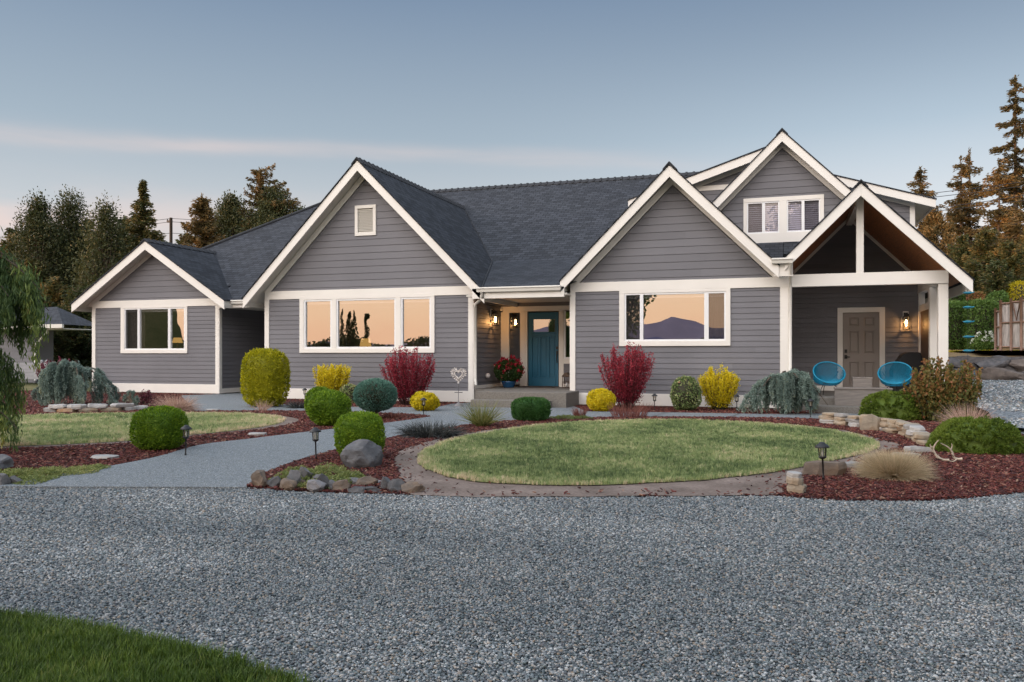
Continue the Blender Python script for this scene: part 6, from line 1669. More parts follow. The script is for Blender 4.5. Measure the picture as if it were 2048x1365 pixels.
# antlers
M_ANT = solid('bleached_antler', (.46, .37, .28), .6, .25, 9, bump=.2)
p = gp(1888, 925); e = empty('antlers', (p[0], p[1], 0), 'pair of bleached deer antlers lying on the red mulch', 'antlers')
e.scale = (.86, .86, .86)
def beam(name, pts, rs, tines):
    m = MB(); sp = spline(pts, False, 5); n = len(sp); m.tube(sp, [rs[0] + (rs[1] - rs[0]) * i / (n - 1) for i in range(n)], 8)
    for t in tines: q = spline(t, False, 4); m.tube(q, [.011 - .008 * i / (len(q) - 1) for i in range(len(q))], 6)
    m.build(name, M_ANT, e)
beam('antler', [(.06, 0, .03), (-.02, 0, .035), (-.09, .02, .09), (-.12, .03, .17), (-.09, .02, .25), (-.06, 0, .29)], (.019, .006), [[(-.10, .02, .11), (-.15, .0, .15), (-.155, 0, .22)], [(-.02, 0, .04), (-.08, -.05, .06), (-.13, -.05, .12)], [(-.12, .03, .19), (-.155, .03, .20), (-.16, .03, .235)]])
beam('antler', [(.22, .02, .05), (.17, .02, .045), (.12, .02, .07), (.10, .03, .14), (.05, .03, .20), (-.04, .02, .25)], (.020, .005), [[(.12, .02, .08), (.09, -.02, .11), (.085, -.03, .14)], [(.09, .03, .17), (.10, .03, .21), (.095, .03, .25)], [(.16, .02, .05), (.10, -.05, .02), (.03, -.06, .035)]])
# rain chain of blue fish
M_FISH = solid('blue_glass_fish', (.01, .20, .30), .2, .3, 8, spec=.6)
p0 = wp(1936, 578, 18.95); e = empty('rain_chain', (p0[0], 18.97, 0), 'rain chain of blue leaf-shaped cups hanging from the right porch eave', 'rain chain')
m = MB(); m.tube([(0, 0, p0[2]), (0, 0, .1)], .003, 4); m.build('chain', M_BLACK, e)
for i, py in enumerate((587, 616, 645, 675, 703, 750, 795)):
    z = wz(1938, py, 18.97)
    m = MB(); m.lathe([(0, -.02), (.06, -.012), (.095, .01), (.1, .016), (.06, .03), (0, .038)], c=(0, 0, z), n=14, sy=.5); m.tube([(.08, 0, z + .01), (.125, 0, z + .025)], [.015, .006], 5)
    m.build('cup', M_FISH, e)
# lamps lit indoors
for (px, py, Y, w, h, lab) in ((355, 681, YA + 1.2, .34, .17, 'lit table lamp seen through the left wing window'), (731, 688, YB + 1.6, .36, .30, 'yellow shaded lamp seen through the wide left window')):
    c = wp(px, py, Y); e = empty('table_lamp', (c[0], Y, .9), lab, 'table lamp')
    m = MB(); m.lathe([(w * .5, c[2] - .9 - h / 2), (w * .36, c[2] - .9 + h / 2)], n=20); m.build('lamp_shade', M_SHADE, e)
    m = MB(); m.lathe([(.09, 0), (.08, .03), (.03, .08), (.05, .18), (.02, c[2] - .9 - h / 2 + .03), (0, c[2] - .9 - h / 2 + .03)], n=14); m.build('base', M_BROWN, e)
    m = MB(); m.box(c[0] - .5, c[0] + .5, Y - .25, Y + .25, .84, .899)
    for sx in (-.46, .46):
        for sy in (-.22, .22): m.box(c[0] + sx - .02, c[0] + sx + .02, Y + sy - .02, Y + sy + .02, .3, .839)
    tag(m.build('side_table', M_BROWN), 'dark side table under ' + ('the lit lamp in the left wing room' if px == 355 else 'the yellow shaded lamp in the middle room'), 'table')
# ================================================================== TREES AND BACKGROUND
def conifer(name, label, px, pytop, dep, wpx, mat='pine', seed=0, base_z=0.0, droop=0.25, whorl=0.42, lean=0.0, gaps=0.0, dens=1.0, start=0.10, upturn=0.25, lsz=(0.26, 0.085), group=None, taper=0.8, tip=0.0, tint=0.0, zmin=None, asym=None, nbr=(7, 11), fan=.17):
    """tall conifer: trunk, whorls of limbs, hanging sprays of needles. measured by its tip in the photo and its distance"""
    r = np.random.default_rng(seed); t = dp(px, pytop, dep); H_ = t[2] - base_z; Wd = wpx / F * dep
    e = empty(name, (t[0] - lean * H_, t[1], base_z), label, 'tree', group)
    tr = MB(); n = 8
    tr.tube([(lean * H_ * (i / n) ** 1.5 + 0.04 * math.sin(i * 2 + seed), 0.04 * math.cos(i * 3 + seed), H_ * i / n) for i in range(n + 1)], [max(0.02, 0.017 * H_ * (1 - i / n * .95)) for i in range(n + 1)], 7)
    C = []; A = []; RN = []
    z = H_ * start
    if zmin is not None: z = max(z, zmin - base_z)
    while z < H_ * 0.985:
        f = z / H_
        R_ = Wd / 2 * ((1 - f) ** taper * (1 - tip) + tip * (1 - f) ** .3) * (1 if f > .15 else .8)
        nb = int(r.integers(*nbr))
        for b in range(nb):
            if r.random() < gaps: continue
            az = r.uniform(0, 6.283); ln = R_ * r.uniform(.55, 1.18) + 0.12
            if asym is not None: ln *= 1 + asym[1] * math.cos(az - asym[0])
            dx_, dy_ = math.cos(az), math.sin(az); z0 = max(.03, z + r.uniform(-.15, .15) * whorl * 2)
            m = max(5, int(ln / .085 * dens)); tt = (np.arange(m) + r.uniform(0, 1, m)) / m
            dr = droop * r.uniform(.5, 1.5)
            X = lean * H_ * (z0 / H_) ** 1.5 + dx_ * ln * tt; Y = dy_ * ln * tt; Z = z0 + ln * (-dr * tt * 1.3 + (upturn + dr * .6) * tt ** 2)
            P = np.stack([X, Y, Z], 1); nn = 9
            Q = np.repeat(P, nn, 0); wv = (0.05 + fan * ln * np.sin(np.clip(np.repeat(tt, nn) * .85 + .12, 0, 1) * math.pi))
            side = r.uniform(-1, 1, len(Q)) * wv * .55
            Q[:, 0] += -dy_ * side; Q[:, 1] += dx_ * side; Q[:, 2] += -np.abs(side) * .3 + r.normal(0, .05, len(Q)) - r.random(len(Q)) ** 2 * .26
            D = np.stack([dx_ - dy_ * side * 2.2 / (wv + .05) * .5, dy_ + dx_ * side * 2.2 / (wv + .05) * .5, np.full(len(Q), -.12)], 1) + r.normal(0, .35, (len(Q), 3))
            Q = Q + r.normal(0, .04, Q.shape); C.append(Q); A.append(D); RN.append(np.full(len(Q), .42 + tint + r.normal(0, .10)) + r.normal(0, .13, len(Q)) + .12 * np.repeat(tt, nn))
            if ln > .4: tr.tube([(lean * H_ * (z0 / H_) ** 1.5, 0, z0), (X[len(X) // 2], Y[len(X) // 2], z0 + ln * (-dr * .65 + (upturn + dr * .6) * .25)), (lean * H_ * (z0 / H_) ** 1.5 + dx_ * ln * .9, dy_ * ln * .9, z0 + ln * (-dr * 1.17 + (upturn + dr * .6) * .81))], [.035, .02, .008], 4, cap=False)
        z += whorl * .72 * r.uniform(.75, 1.3)
    # leader
    m = 30; tt = r.uniform(.9, 1.0, m); C.append(np.stack([lean * H_ * tt ** 1.5 + r.normal(0, .05, m), r.normal(0, .05, m), H_ * tt], 1)); A.append(r.normal(0, .4, (m, 3)) + np.array([0, 0, 1.0])); RN.append(np.full(m, .5))
    C = np.concatenate(C); A = np.concatenate(A); RN = np.concatenate(RN); k = C[:, 2] > .05; C, A, RN = C[k], A[k], RN[k]
    tr.build('trunk', M_BARK, e)
    leaf_object('crown', C, A, lsz[0] * .78 * r.uniform(.6, 1.3, len(C)), lsz[1] * .72, RN, LM[mat], e)
    return e
def leafy(name, label, px, pytop, dep, wpx, mat='hedge', seed=0, base_z=0.0, airy=0.5, clumps=60, lsz=(0.16, 0.075), group=None, low=0.15, tint=0.0, up=0.3, per=260, cs=1.0, zmin=None):
    """broadleaf tree: forked limbs, each ending in clumps of leaves spread through the crown"""
    r = np.random.default_rng(seed); t = dp(px, pytop, dep); H_ = t[2] - base_z; Wd = wpx / F * dep
    e = empty(name, (t[0], t[1], base_z), label, 'tree', group)
    tr = MB(); tr.tube([(0, 0, -.05), (.05, 0, H_ * .25), (-.03, .04, H_ * .55), (0, 0, H_ * .8)], [.022 * H_, .017 * H_, .011 * H_, .004 * H_], 7)
    C = []; A = []; RN = []
    for c in range(clumps):
        f = r.uniform(low, 1.0); a = r.uniform(0, 6.283); q = math.sqrt(r.uniform(0.05, 1))
        R_ = Wd / 2 * (math.sin(min(1, (f - low) / (1 - low) * .92 + .14) * math.pi) ** .6)
        ce = np.array([math.cos(a) * q * R_, math.sin(a) * q * R_, H_ * f - .1])
        cr = H_ * .085 * r.uniform(.6, 1.5) * cs * (1.25 - .5 * f)
        m = int(per * r.uniform(.6, 1.3))
        d = unit(r.normal(size=(m, 3))); P = ce + d * (r.uniform(0, 1, m) ** .5)[:, None] * cr * np.array([1.1, 1.1, .8 + airy])
        C.append(P); A.append(d * .6 + r.normal(0, .6, (m, 3)) + np.array([0, 0, up])); RN.append(np.full(m, .42 + tint + r.normal(0, .13)) + r.normal(0, .14, m))
        z0 = H_ * f * r.uniform(.45, .7)
        tr.tube([(0, 0, z0), tuple(ce * np.array([.5, .5, 0]) + np.array([0, 0, (z0 + ce[2]) / 2])), tuple(ce)], [.006 * H_, .004 * H_, .0015 * H_], 4, cap=False)
    C = np.concatenate(C); A = np.concatenate(A); RN = np.concatenate(RN); k = C[:, 2] > .05
    if zmin is not None: k &= C[:, 2] > zmin - base_z
    C, A, RN = C[k], A[k], RN[k]
    tr.build('trunk', M_BARK, e)
    leaf_object('crown', C, A, lsz[0] * r.uniform(.6, 1.3, len(C)), lsz[1] * r.uniform(.7, 1.2, len(C)), RN, LM[mat], e)
    return e

GL = 'trees beyond the left wing'
# ---- left background, from far left to the gables
leafy('willow_tree', 'airy pale tree with a windswept top at the far left, left of the rounded one', 78, 412, 48, 120, 'willow', 1, airy=1.0, clumps=110, group=GL, per=260, tint=-.2, cs=1.0)
leafy('willow_tree', 'rounded airy tree with a wispy crown above the brown tipped pines', 140, 408, 50, 120, 'willow', 2, airy=.9, clumps=120, group=GL, per=260, tint=-.22, cs=1.0)
leafy('bamboo_tree', 'thin feathery tree leaning against the tall pointed conifer', 212, 424, 46, 100, 'willow', 3, airy=1.4, clumps=90, group=GL, per=220, cs=.95, tint=-.12)
conifer('conifer_tree', 'tall pointed conifer standing above the left wing gable', 285, 360, 50, 300, 'pine', 4, droop=.3, upturn=.25, whorl=.36, group=GL, tint=.12, gaps=.1, lsz=(.30, .10), taper=1.05)
conifer('conifer_tree', 'orange tinted conifer with a bare wispy leader right of the utility pole', 404, 388, 54, 210, 'spruce', 5, droop=.15, upturn=.3, whorl=.40, group=GL, tint=.10, gaps=.1, lsz=(.32, .11), taper=.7)
conifer('wind_bent_pine', 'wind-bent pine with ragged limbs reaching right above the main roof', 518, 334, 56, 210, 'spruce', 6, droop=-.1, upturn=.1, whorl=.62, group=GL, tint=.0, gaps=.33, lsz=(.30, .11), taper=.45, lean=-.02, asym=(0.2, .5))
leafy('leafy_tree', 'bushy olive tree behind the hip roof right of the bent pine', 548, 392, 55, 170, 'willow', 7, clumps=170, group=GL, tint=-.12, lsz=(.18, .09))
leafy('leafy_tree', 'bushy olive tree between the wispy conifer and the bent pine', 462, 404, 57, 150, 'willow', 8, clumps=150, group=GL, tint=-.12, lsz=(.18, .09))
leafy('leafy_tree', 'low leafy tree just showing over the hip roof beside the big gable', 598, 420, 56, 60, 'willow', 18, clumps=50, group=GL, tint=-.1, lsz=(.18, .09))
for i, (px, py, dep, w, tn, lab) in enumerate([(20, 470, 40, 130, .18, 'brown tipped young pine at the left edge behind the weeping cypress'), (66, 520, 36, 120, .10, 'young pine with upright orange shoots left of the outbuilding ridge'), (118, 488, 40, 130, .14, 'young pine with orange shoots in the middle of the dark pine row'),
                                            (108, 556, 33, 90, .16, 'smaller orange tipped pine in front of the dark pine row'), (178, 470, 42, 130, -.06, 'dark bushy pine left of the feathery tree'), (238, 520, 38, 130, -.04, 'dark bushy pine just left of the left wing gable'),
                                            (160, 575, 31, 130, -.12, 'darkest low pine beside the left wing wall'), (205, 560, 34, 130, -.12, 'dark pine behind the corner board of the left wing'), (90, 600, 30, 120, -.14, 'low black green pine behind the outbuilding downspout'), (20, 560, 34, 120, -.1, 'dark pine behind the outbuilding roof'), (300, 470, 46, 120, .0, 'dark pine below the tall pointed conifer')]):
    conifer('pine_tree', lab, px, py, dep + 11, w * 1.35, 'pine', 30 + i, droop=-.15, upturn=.45, whorl=.36, start=.02, group='pines left of the house', tint=tn, lsz=(.24, .08), taper=.6, dens=1.1)
for i, (px, py, dep, w, lab) in enumerate(((32, 452, 54, 230, 'broad dark evergreen filling the gap at the far left skyline'), (108, 446, 56, 230, 'broad dark evergreen behind the two airy trees'), (176, 440, 55, 210, 'broad dark evergreen between the rounded and the feathery tree'), (248, 432, 54, 200, 'broad dark evergreen just left of the tall pointed conifer'), (316, 474, 58, 170, 'dark evergreen between the tall pointed conifer and the utility pole'), (370, 462, 60, 120, 'dark evergreen at the left foot of the orange tinted conifer'))):
    conifer('evergreen_tree', lab, px, py, dep, w, 'pine', 130 + i, droop=.1, upturn=.3, whorl=.45, group='dark evergreens behind the left wing', tint=-.06, lsz=(.34, .12), taper=.6, start=.05)
# ---- right hillside
GR = 'conifers on the right hillside'
conifer('spruce_tree', 'tallest spruce at the right edge with a bare gappy top', 2031, 150, 58, 230, 'spruce', 50, 5.0, droop=.42, upturn=.12, whorl=.95, gaps=.12, nbr=(5, 8), fan=.24, group=GR, tint=-.12, taper=.8, lsz=(.34, .12), zmin=7)
conifer('spruce_tree', 'slender spruce, left one of the twin tips near the right edge', 1922, 312, 60, 170, 'spruce', 51, 5.5, droop=.42, upturn=.12, whorl=.95, gaps=.12, nbr=(5, 8), fan=.24, group=GR, tint=.0, lsz=(.32, .11), taper=.85, zmin=7)
conifer('spruce_tree', 'slender spruce, right one of the twin tips near the right edge', 1939, 296, 61, 190, 'spruce', 52, 5.5, droop=.42, upturn=.12, whorl=.95, gaps=.12, nbr=(5, 8), fan=.24, group=GR, tint=.03, lsz=(.32, .11), taper=.8, zmin=7)
conifer('spruce_tree', 'shorter spruce rising just behind the right end of the low gable eave', 1841, 334, 58, 190, 'spruce', 53, 5.0, droop=.42, upturn=.12, whorl=.95, gaps=.12, nbr=(5, 8), fan=.24, group=GR, tint=.05, lsz=(.32, .11), taper=.75, zmin=6)
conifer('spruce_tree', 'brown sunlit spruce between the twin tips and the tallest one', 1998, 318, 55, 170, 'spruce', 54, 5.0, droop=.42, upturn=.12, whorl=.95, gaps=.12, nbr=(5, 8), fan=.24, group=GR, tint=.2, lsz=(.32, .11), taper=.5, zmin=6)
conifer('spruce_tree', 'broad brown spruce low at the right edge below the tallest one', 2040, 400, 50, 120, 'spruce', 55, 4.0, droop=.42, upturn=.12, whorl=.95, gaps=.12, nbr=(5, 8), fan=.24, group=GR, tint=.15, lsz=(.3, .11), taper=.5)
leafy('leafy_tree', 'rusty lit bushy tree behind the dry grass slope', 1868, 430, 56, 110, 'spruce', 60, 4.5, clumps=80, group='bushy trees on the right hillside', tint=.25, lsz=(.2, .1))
for i, (px, py, dep, w, tn, bz, lab) in enumerate([(1925, 470, 50, 100, -.06, 3.2, 'dark evergreen below the twin-tipped spruces'), (1972, 455, 47, 120, .0, 2.8, 'wide dark evergreen in the middle of the right hillside'), (2022, 480, 44, 120, .02, 2.2, 'dark evergreen at the right edge above the wooden fence'), (1945, 520, 43, 90, -.04, 2.0, 'low dark evergreen right of the dry grass slope'), (1995, 525, 41, 100, -.02, 1.8, 'low dark evergreen above the hedge'), (2080, 440, 48, 130, .05, 3.0, 'evergreen partly cut by the right edge of the photo')]):
    conifer('evergreen_tree', lab, px, py, dep, w, 'pine', 70 + i, bz, droop=.1, upturn=.3, whorl=.4, start=.02, group='dark evergreens on the right hillside', tint=tn + .08, lsz=(.24, .09), taper=.5, dens=1.1)
for i, (px, py, dep, w, bz, lab) in enumerate([(1838, 500, 44, 110, 2.0, 'dark evergreen hidden mostly behind the porch roof'), (1890, 540, 42, 70, 1.8, 'small evergreen just right of the porch rake')]):
    conifer('evergreen_tree', lab, px, py, dep, w, 'pine', 80 + i, bz, droop=.1, upturn=.3, whorl=.4, start=.02, group='dark evergreens on the right hillside', lsz=(.24, .09), taper=.5)
def hedge(label, px0, px1, pytop, pybase, dep, thick, mat='hedge', seed=0, tint=0.0, n=7000, lsz=(.10, .05), group=None, cat='hedge', nm='hedge'):
    r = np.random.default_rng(seed); a = dp(px0, pybase, dep); b = dp(px1, pybase, dep); h = (pybase - pytop) / F * dep
    e = empty(nm, ((a[0] + b[0]) / 2, (a[1] + b[1]) / 2, a[2]), label, cat, group); hw = abs(b[0] - a[0]) / 2
    P = np.stack([r.uniform(-1, 1, n), r.uniform(-1, 1, n), r.uniform(-1, 1, n)], 1); ax = r.integers(0, 3, n); 
    for i in range(3): P[ax == i, i] = np.sign(P[ax == i, i])
    P = P / (np.abs(P) ** 5).sum(1, keepdims=True) ** .2
    P = P * (1 + .10 * fbm(P * np.array([hw, thick / 2, h / 2]), 3, seed) + r.normal(0, .05, n))[:, None] * np.array([hw, thick / 2, h / 2]); P[:, 2] += h / 2
    P = P[P[:, 2] > .02]; m = len(P)
    leaf_object('foliage', P, r.normal(0, .6, (m, 3)) + np.array([0, -.2, .7]), lsz[0] * r.uniform(.6, 1.4, m), lsz[1], .45 + tint + .25 * fbm(P, 2.2, seed + 1) + r.normal(0, .14, m), LM[mat], e, None, core(hw, thick / 2, h / 2, h / 2, 4, .88), M_TWIG)
    return e
GH = 'hedge bushes behind the side driveway'
hedge('long clipped looking green hedge left of the wooden fence', 1932, 1992, 603, 700, 33, 1.6, 'hedge', 1, .05, 9000, group=GH)
hedge('green hedge block right behind the white porch post', 1868, 1940, 606, 700, 34, 1.6, 'hedge', 2, .0, 9000, group=GH)
hedge('rounded green bush on top of the hedge by the porch eave', 1880, 1925, 578, 625, 37, 1.4, 'hedge', 3, .05, 4000, group=GH, cat='bush', nm='bush')
hedge('mauve brown bush above the hedge', 1920, 1965, 585, 615, 38, 1.4, 'bronze', 4, .15, 3500, group=GH, cat='bush', nm='bush')
hedge('yellow green bush touching the top of the wooden fence', 2020, 2075, 565, 625, 40, 1.6, 'gold', 5, -.45, 4000, group=GH, cat='bush', nm='bush')
hedge('green bush right of the hedge, left of the fence', 1975, 2010, 590, 690, 35, 1.4, 'hedge', 6, .08, 5000, group=GH)
for i, (px, w, lab) in enumerate(((1905, 34, 'flat yellow green tuft on the rock wall by the post'), (1972, 22, 'flat yellow green tuft in the mulch above the rock wall'), (2025, 24, 'small yellow green tuft below the wooden fence'))):
    hedge(lab, px - w / 2, px + w / 2, 702, 714, 31.6, .5, 'gold', 90 + i, -.35, 700, (.07, .035), 'tufts above the rock wall', 'plant', 'alpine_tuft')
w_ = dp(1964, 706, 32); e = empty('white_flower_bush', (w_[0], w_[1], 1.25), 'leafy plant with white flowers in front of the hedge', 'flowering plant')
n = 1500; d = unit(rng.normal(size=(n, 3))); P = d * rng.uniform(.3, 1, n)[:, None] * np.array([.42, .35, .35]) + np.array([0, 0, .36]); P = P[P[:, 2] > .02]
leaf_object('foliage', P, rng.normal(size=(len(P), 3)), .12, .035, rng.uniform(.2, .9, len(P)), LM['hedge'], e)
C = np.repeat(np.stack([rng.uniform(-.42, .42, 26), rng.uniform(-.35, -.1, 26), rng.uniform(.45, .85, 26)], 1), 9, 0) + rng.normal(0, .03, (234, 3)); leaf_object('flowers', C, rng.normal(size=C.shape), .06, .045, rng.uniform(0, 1, len(C)), LM['white'], e)
# rock retaining wall
M_RW = stone_solid('wall_rock_dark', (.105, .10, .102), (.23, .205, .19), .6)
M_RW2 = stone_solid('wall_rock_brown', (.14, .115, .10), (.24, .20, .17), .5)
x = wp(1902, 735, 30)[0]; i = 0
ordn = ('first', 'second', 'third', 'fourth', 'fifth', 'sixth', 'seventh', 'eighth', 'ninth', 'tenth', 'eleventh', 'twelfth', 'thirteenth', 'fourteenth')
for row in range(2):
    x = wp(1902, 735, 30)[0] - row * .35; k = 0
    while x < wp(2120, 735, 30)[0]:
        w = rng.uniform(.7, 1.25); 
        thing_mesh('retaining_rock', rock_mesh('retaining_rock', w * 1.3, .9, .56, 700 + i, .13, 7.0), M_RW if rng.random() < .7 else M_RW2, (x + w / 2, 30.05 + row * .3, .32 + row * .38), f'dark boulder, {ordn[k]} from the porch side in the {("lower", "upper")[row]} row of the rock retaining wall', 'boulder', 'boulders of the retaining wall', rng.uniform(-.2, .2))
        x += w; i += 1; k += 1
m = MB(); m.box(5.0, 26, 30.25, 30.9, -.1, 1.15); tag(m.build('earth_bank', M_RW), kind='structure')
m = MB(); m.poly([(8.5, 30.9, 1.385), (24, 30.9, 1.385), (24, 33.2, 1.40), (8.5, 33.2, 1.40)]); tag(m.build('mulch_strip', M_MULCH), kind='structure')
# weathered fence on the right
M_FENCE = solid('weathered_fence_board', (.46, .41, .385), .85, .25, 4, (6, 6, .8), bump=.3, dirt=((.17, .14, .125), 3, .5))
M_FRAME = solid('brown_fence_frame', (.24, .14, .10), .8, .25, 5, bump=.2)
FPX = (1994, 2003, 2024, 2044, 2066, 2090); FTOP = (622, 606, 603, 600, 598); FBOT = (696, 697, 699, 701, 703)
P0_ = dp(1994, 697, 31.0); fe = empty('wooden_fence', (P0_[0], P0_[1], P0_[2]), 'weathered plank fence stepping up in panels with brown frames and a cross brace', 'fence')
for i in range(5):
    d0, d1 = 31.0 - .35 * i, 31.0 - .35 * (i + 1)
    a = Vector(dp(FPX[i], FBOT[i], d0)); b = Vector(dp(FPX[i + 1], FBOT[i], d1)); zt = dp(FPX[i], FTOP[i], d0)[2]; zb = a.z
    d = Vector((b.x - a.x, b.y - a.y)); L_ = d.length; d.normalize(); nrm = Vector((d.y, -d.x)); m = MB(); nb = max(2, int(L_ / .13))
    def FP(s, z, o): return (a.x + d.x * s + nrm.x * o - P0_[0], a.y + d.y * s + nrm.y * o - P0_[1], z - P0_[2])
    for k in range(nb):
        s0, s1 = L_ * k / nb + .005, L_ * (k + 1) / nb - .005
        q = [FP(s0, zb, .0), FP(s1, zb, .0), FP(s1, zt, .0), FP(s0, zt, .0)]; w = [FP(s0, zb, -.02), FP(s1, zb, -.02), FP(s1, zt, -.02), FP(s0, zt, -.02)]
        m.poly(q); m.poly(w[::-1])
        for j in range(4): m.poly([q[j], w[j], w[(j + 1) % 4], q[(j + 1) % 4]])
    m.build('board_panel', M_FENCE, fe)
    for z in (zb + .05, zb + (zt - zb) * .56, zt - .03): MB().tube([FP(.03, z, .035), FP(L_ - .03, z, .035)], .032, 4).build('rail', M_FRAME, fe)
    if i == 2: MB().tube([FP(.05, zt - .08, .05), FP(L_ * .55, zb + (zt - zb) * .6, .05), FP(L_ - .05, zt - .08, .05)], .028, 4).build('brace', M_FRAME, fe)
    MB().tube([FP(0, zb - .25, .05), FP(0, zt + .10, .05)], .05, 4).build('post', M_FRAME, fe)
# outbuilding at the far left
G_ = empty('outbuilding', (-31, 27.5, 0), 'grey clapboard outbuilding with a dark roof and white gutter half hidden by the weeping cypress', 'outbuilding')
gx = wp(72, 700, 27.5)[0]; gz = wz(90, 650, 27.0)
mm = M_SIDE
def gpart(o): o.parent = G_; o.location = (31, -27.5, 0); return o
gpart(siding('wall', (0, 27.5), (1, 0), 0, gz - .05, .15, rect(-44, gx)))
m = MB(); m.poly([(gx, 27.5, 0), (gx, 28.4, 0), (gx, 28.4, gz), (gx, 27.5, gz)]); gpart(m.build('wall', M_SIDE, G_))
m = MB(); ge_x = wp(126, 650, 26.9)[0]; gp_ = [(-45, 26.9, gz), (ge_x, 26.9, gz), (ge_x - 2.6, 29.0, gz + .9), (-45, 29.0, gz + .9)]
roof_poly(m, gp_, (1, 0, 0), (0, 1, .43)); roof_poly(m, [(ge_x, 26.9, gz), (ge_x - .6, 29.6, gz), (ge_x - 2.6, 29.0, gz + .9)], (0, 1, 0), (-1, 0, .47)); gpart(m.build('roof', M_ROOF, G_))
m = MB(); m.box(-45, ge_x + .05, 26.8, 26.9, gz - .15, gz + .01); gpart(m.build('gutter', M_GUT, G_))
m = MB(); m.box(-45, ge_x, 26.9, 28.4, gz - .2, gz - .16); gpart(m.build('soffit', M_SOFF, G_))
m = MB(); m.tube([(wp(98, 650, 27)[0], 26.9, gz - .15), (wp(98, 650, 27)[0], 26.95, gz - .3), (gx + .05, 27.4, gz - .85), (gx + .05, 27.42, gz - 1.0), (gx + .05, 27.42, 0.1)], .05, 6); gpart(m.build('downspout', M_GUT, G_))
m = MB(); m.box(gx - .15, gx + .01, 27.45, 27.5, 0, gz - .16); gpart(m.build('corner_board', M_SIDE, G_))
# low grey fence by the outbuilding
f0, f1 = wp(22, 730, 26.3)[0], wp(94, 730, 26.3)[0]; fzt = wz(60, 726, 26.3)
M_GFENCE = solid('grey_paint', (.27, .27, .285), .6, .1, 3)
e = empty('low_fence', ((f0 + f1) / 2, 26.3, 0), 'low grey painted fence with a ball finial post before the outbuilding', 'fence')
m = MB(); hw = (f1 - f0) / 2; z = .2
while z < fzt - .1: m.box(-hw, hw, -.02, .02, z, z + .13); z += .14
m.build('rail_panel', M_GFENCE, e, .004)
for s_ in (-1, .72, 1):
    m = MB(); m.box(hw * s_ - .06, hw * s_ + .06, -.06, .06, 0, fzt - .03 + (.12 if s_ == 1 else 0)); m.lathe([(.05, 0), (.03, .03), (.07, .09), (.05, .14), (0, .16)], c=(hw * s_, 0, fzt - .03), n=12); m.build('post', M_GFENCE, e)
# utility pole and wires
pd = 62.0; t = dp(342, 436, pd)
M_POLE = solid('weathered_pole', (.10, .085, .075), .9, .2, 3, (4, 4, .3))
e = empty('utility_pole', (t[0], t[1], 0), 'lone wooden utility pole behind the left wing roof', 'utility pole')
m = MB(); m.tube([(0, 0, 0), (0, 0, t[2])], [.16, .11], 10); m.build('pole', M_POLE, e)
m = MB(); m.box(-.35, .1, -.06, .06, t[2] - .35, t[2] - .2); m.build('crossarm', M_POLE, e)
m = MB()
for xq in (-.32, -.12): m.lathe([(.03, 0), (.05, .05), (.02, .12), (0, .13)], c=(xq, 0, t[2] - .2), n=8)
m.build('insulator', M_BLACK, e)
for i, (zo, lab) in enumerate(((-.05, 'topmost power line running from the utility pole'), (-.30, 'second power line from the top of the utility pole'), (-1.15, 'third power line, in the middle of the utility pole'), (-2.2, 'lower sloping cable leaving the utility pole'))):
    m = MB(); z0 = t[2] + zo; a = Vector((t[0], t[1], z0))
    for (xx, yy, zz) in ((-75, -6, .6 if i != 3 else -1.0), (60, 5, .2 if i != 3 else 1.6)):
        b2 = a + Vector((xx, yy, zz)); m.tube([a.lerp(b2, q / 12) - Vector((0, 0, 1.6 * 4 * (q / 12) * (1 - q / 12))) for q in range(13)], .018, 4, cap=False)
    tag(m.build('power_line', M_BLACK), lab, 'power line', 'power lines at the left')
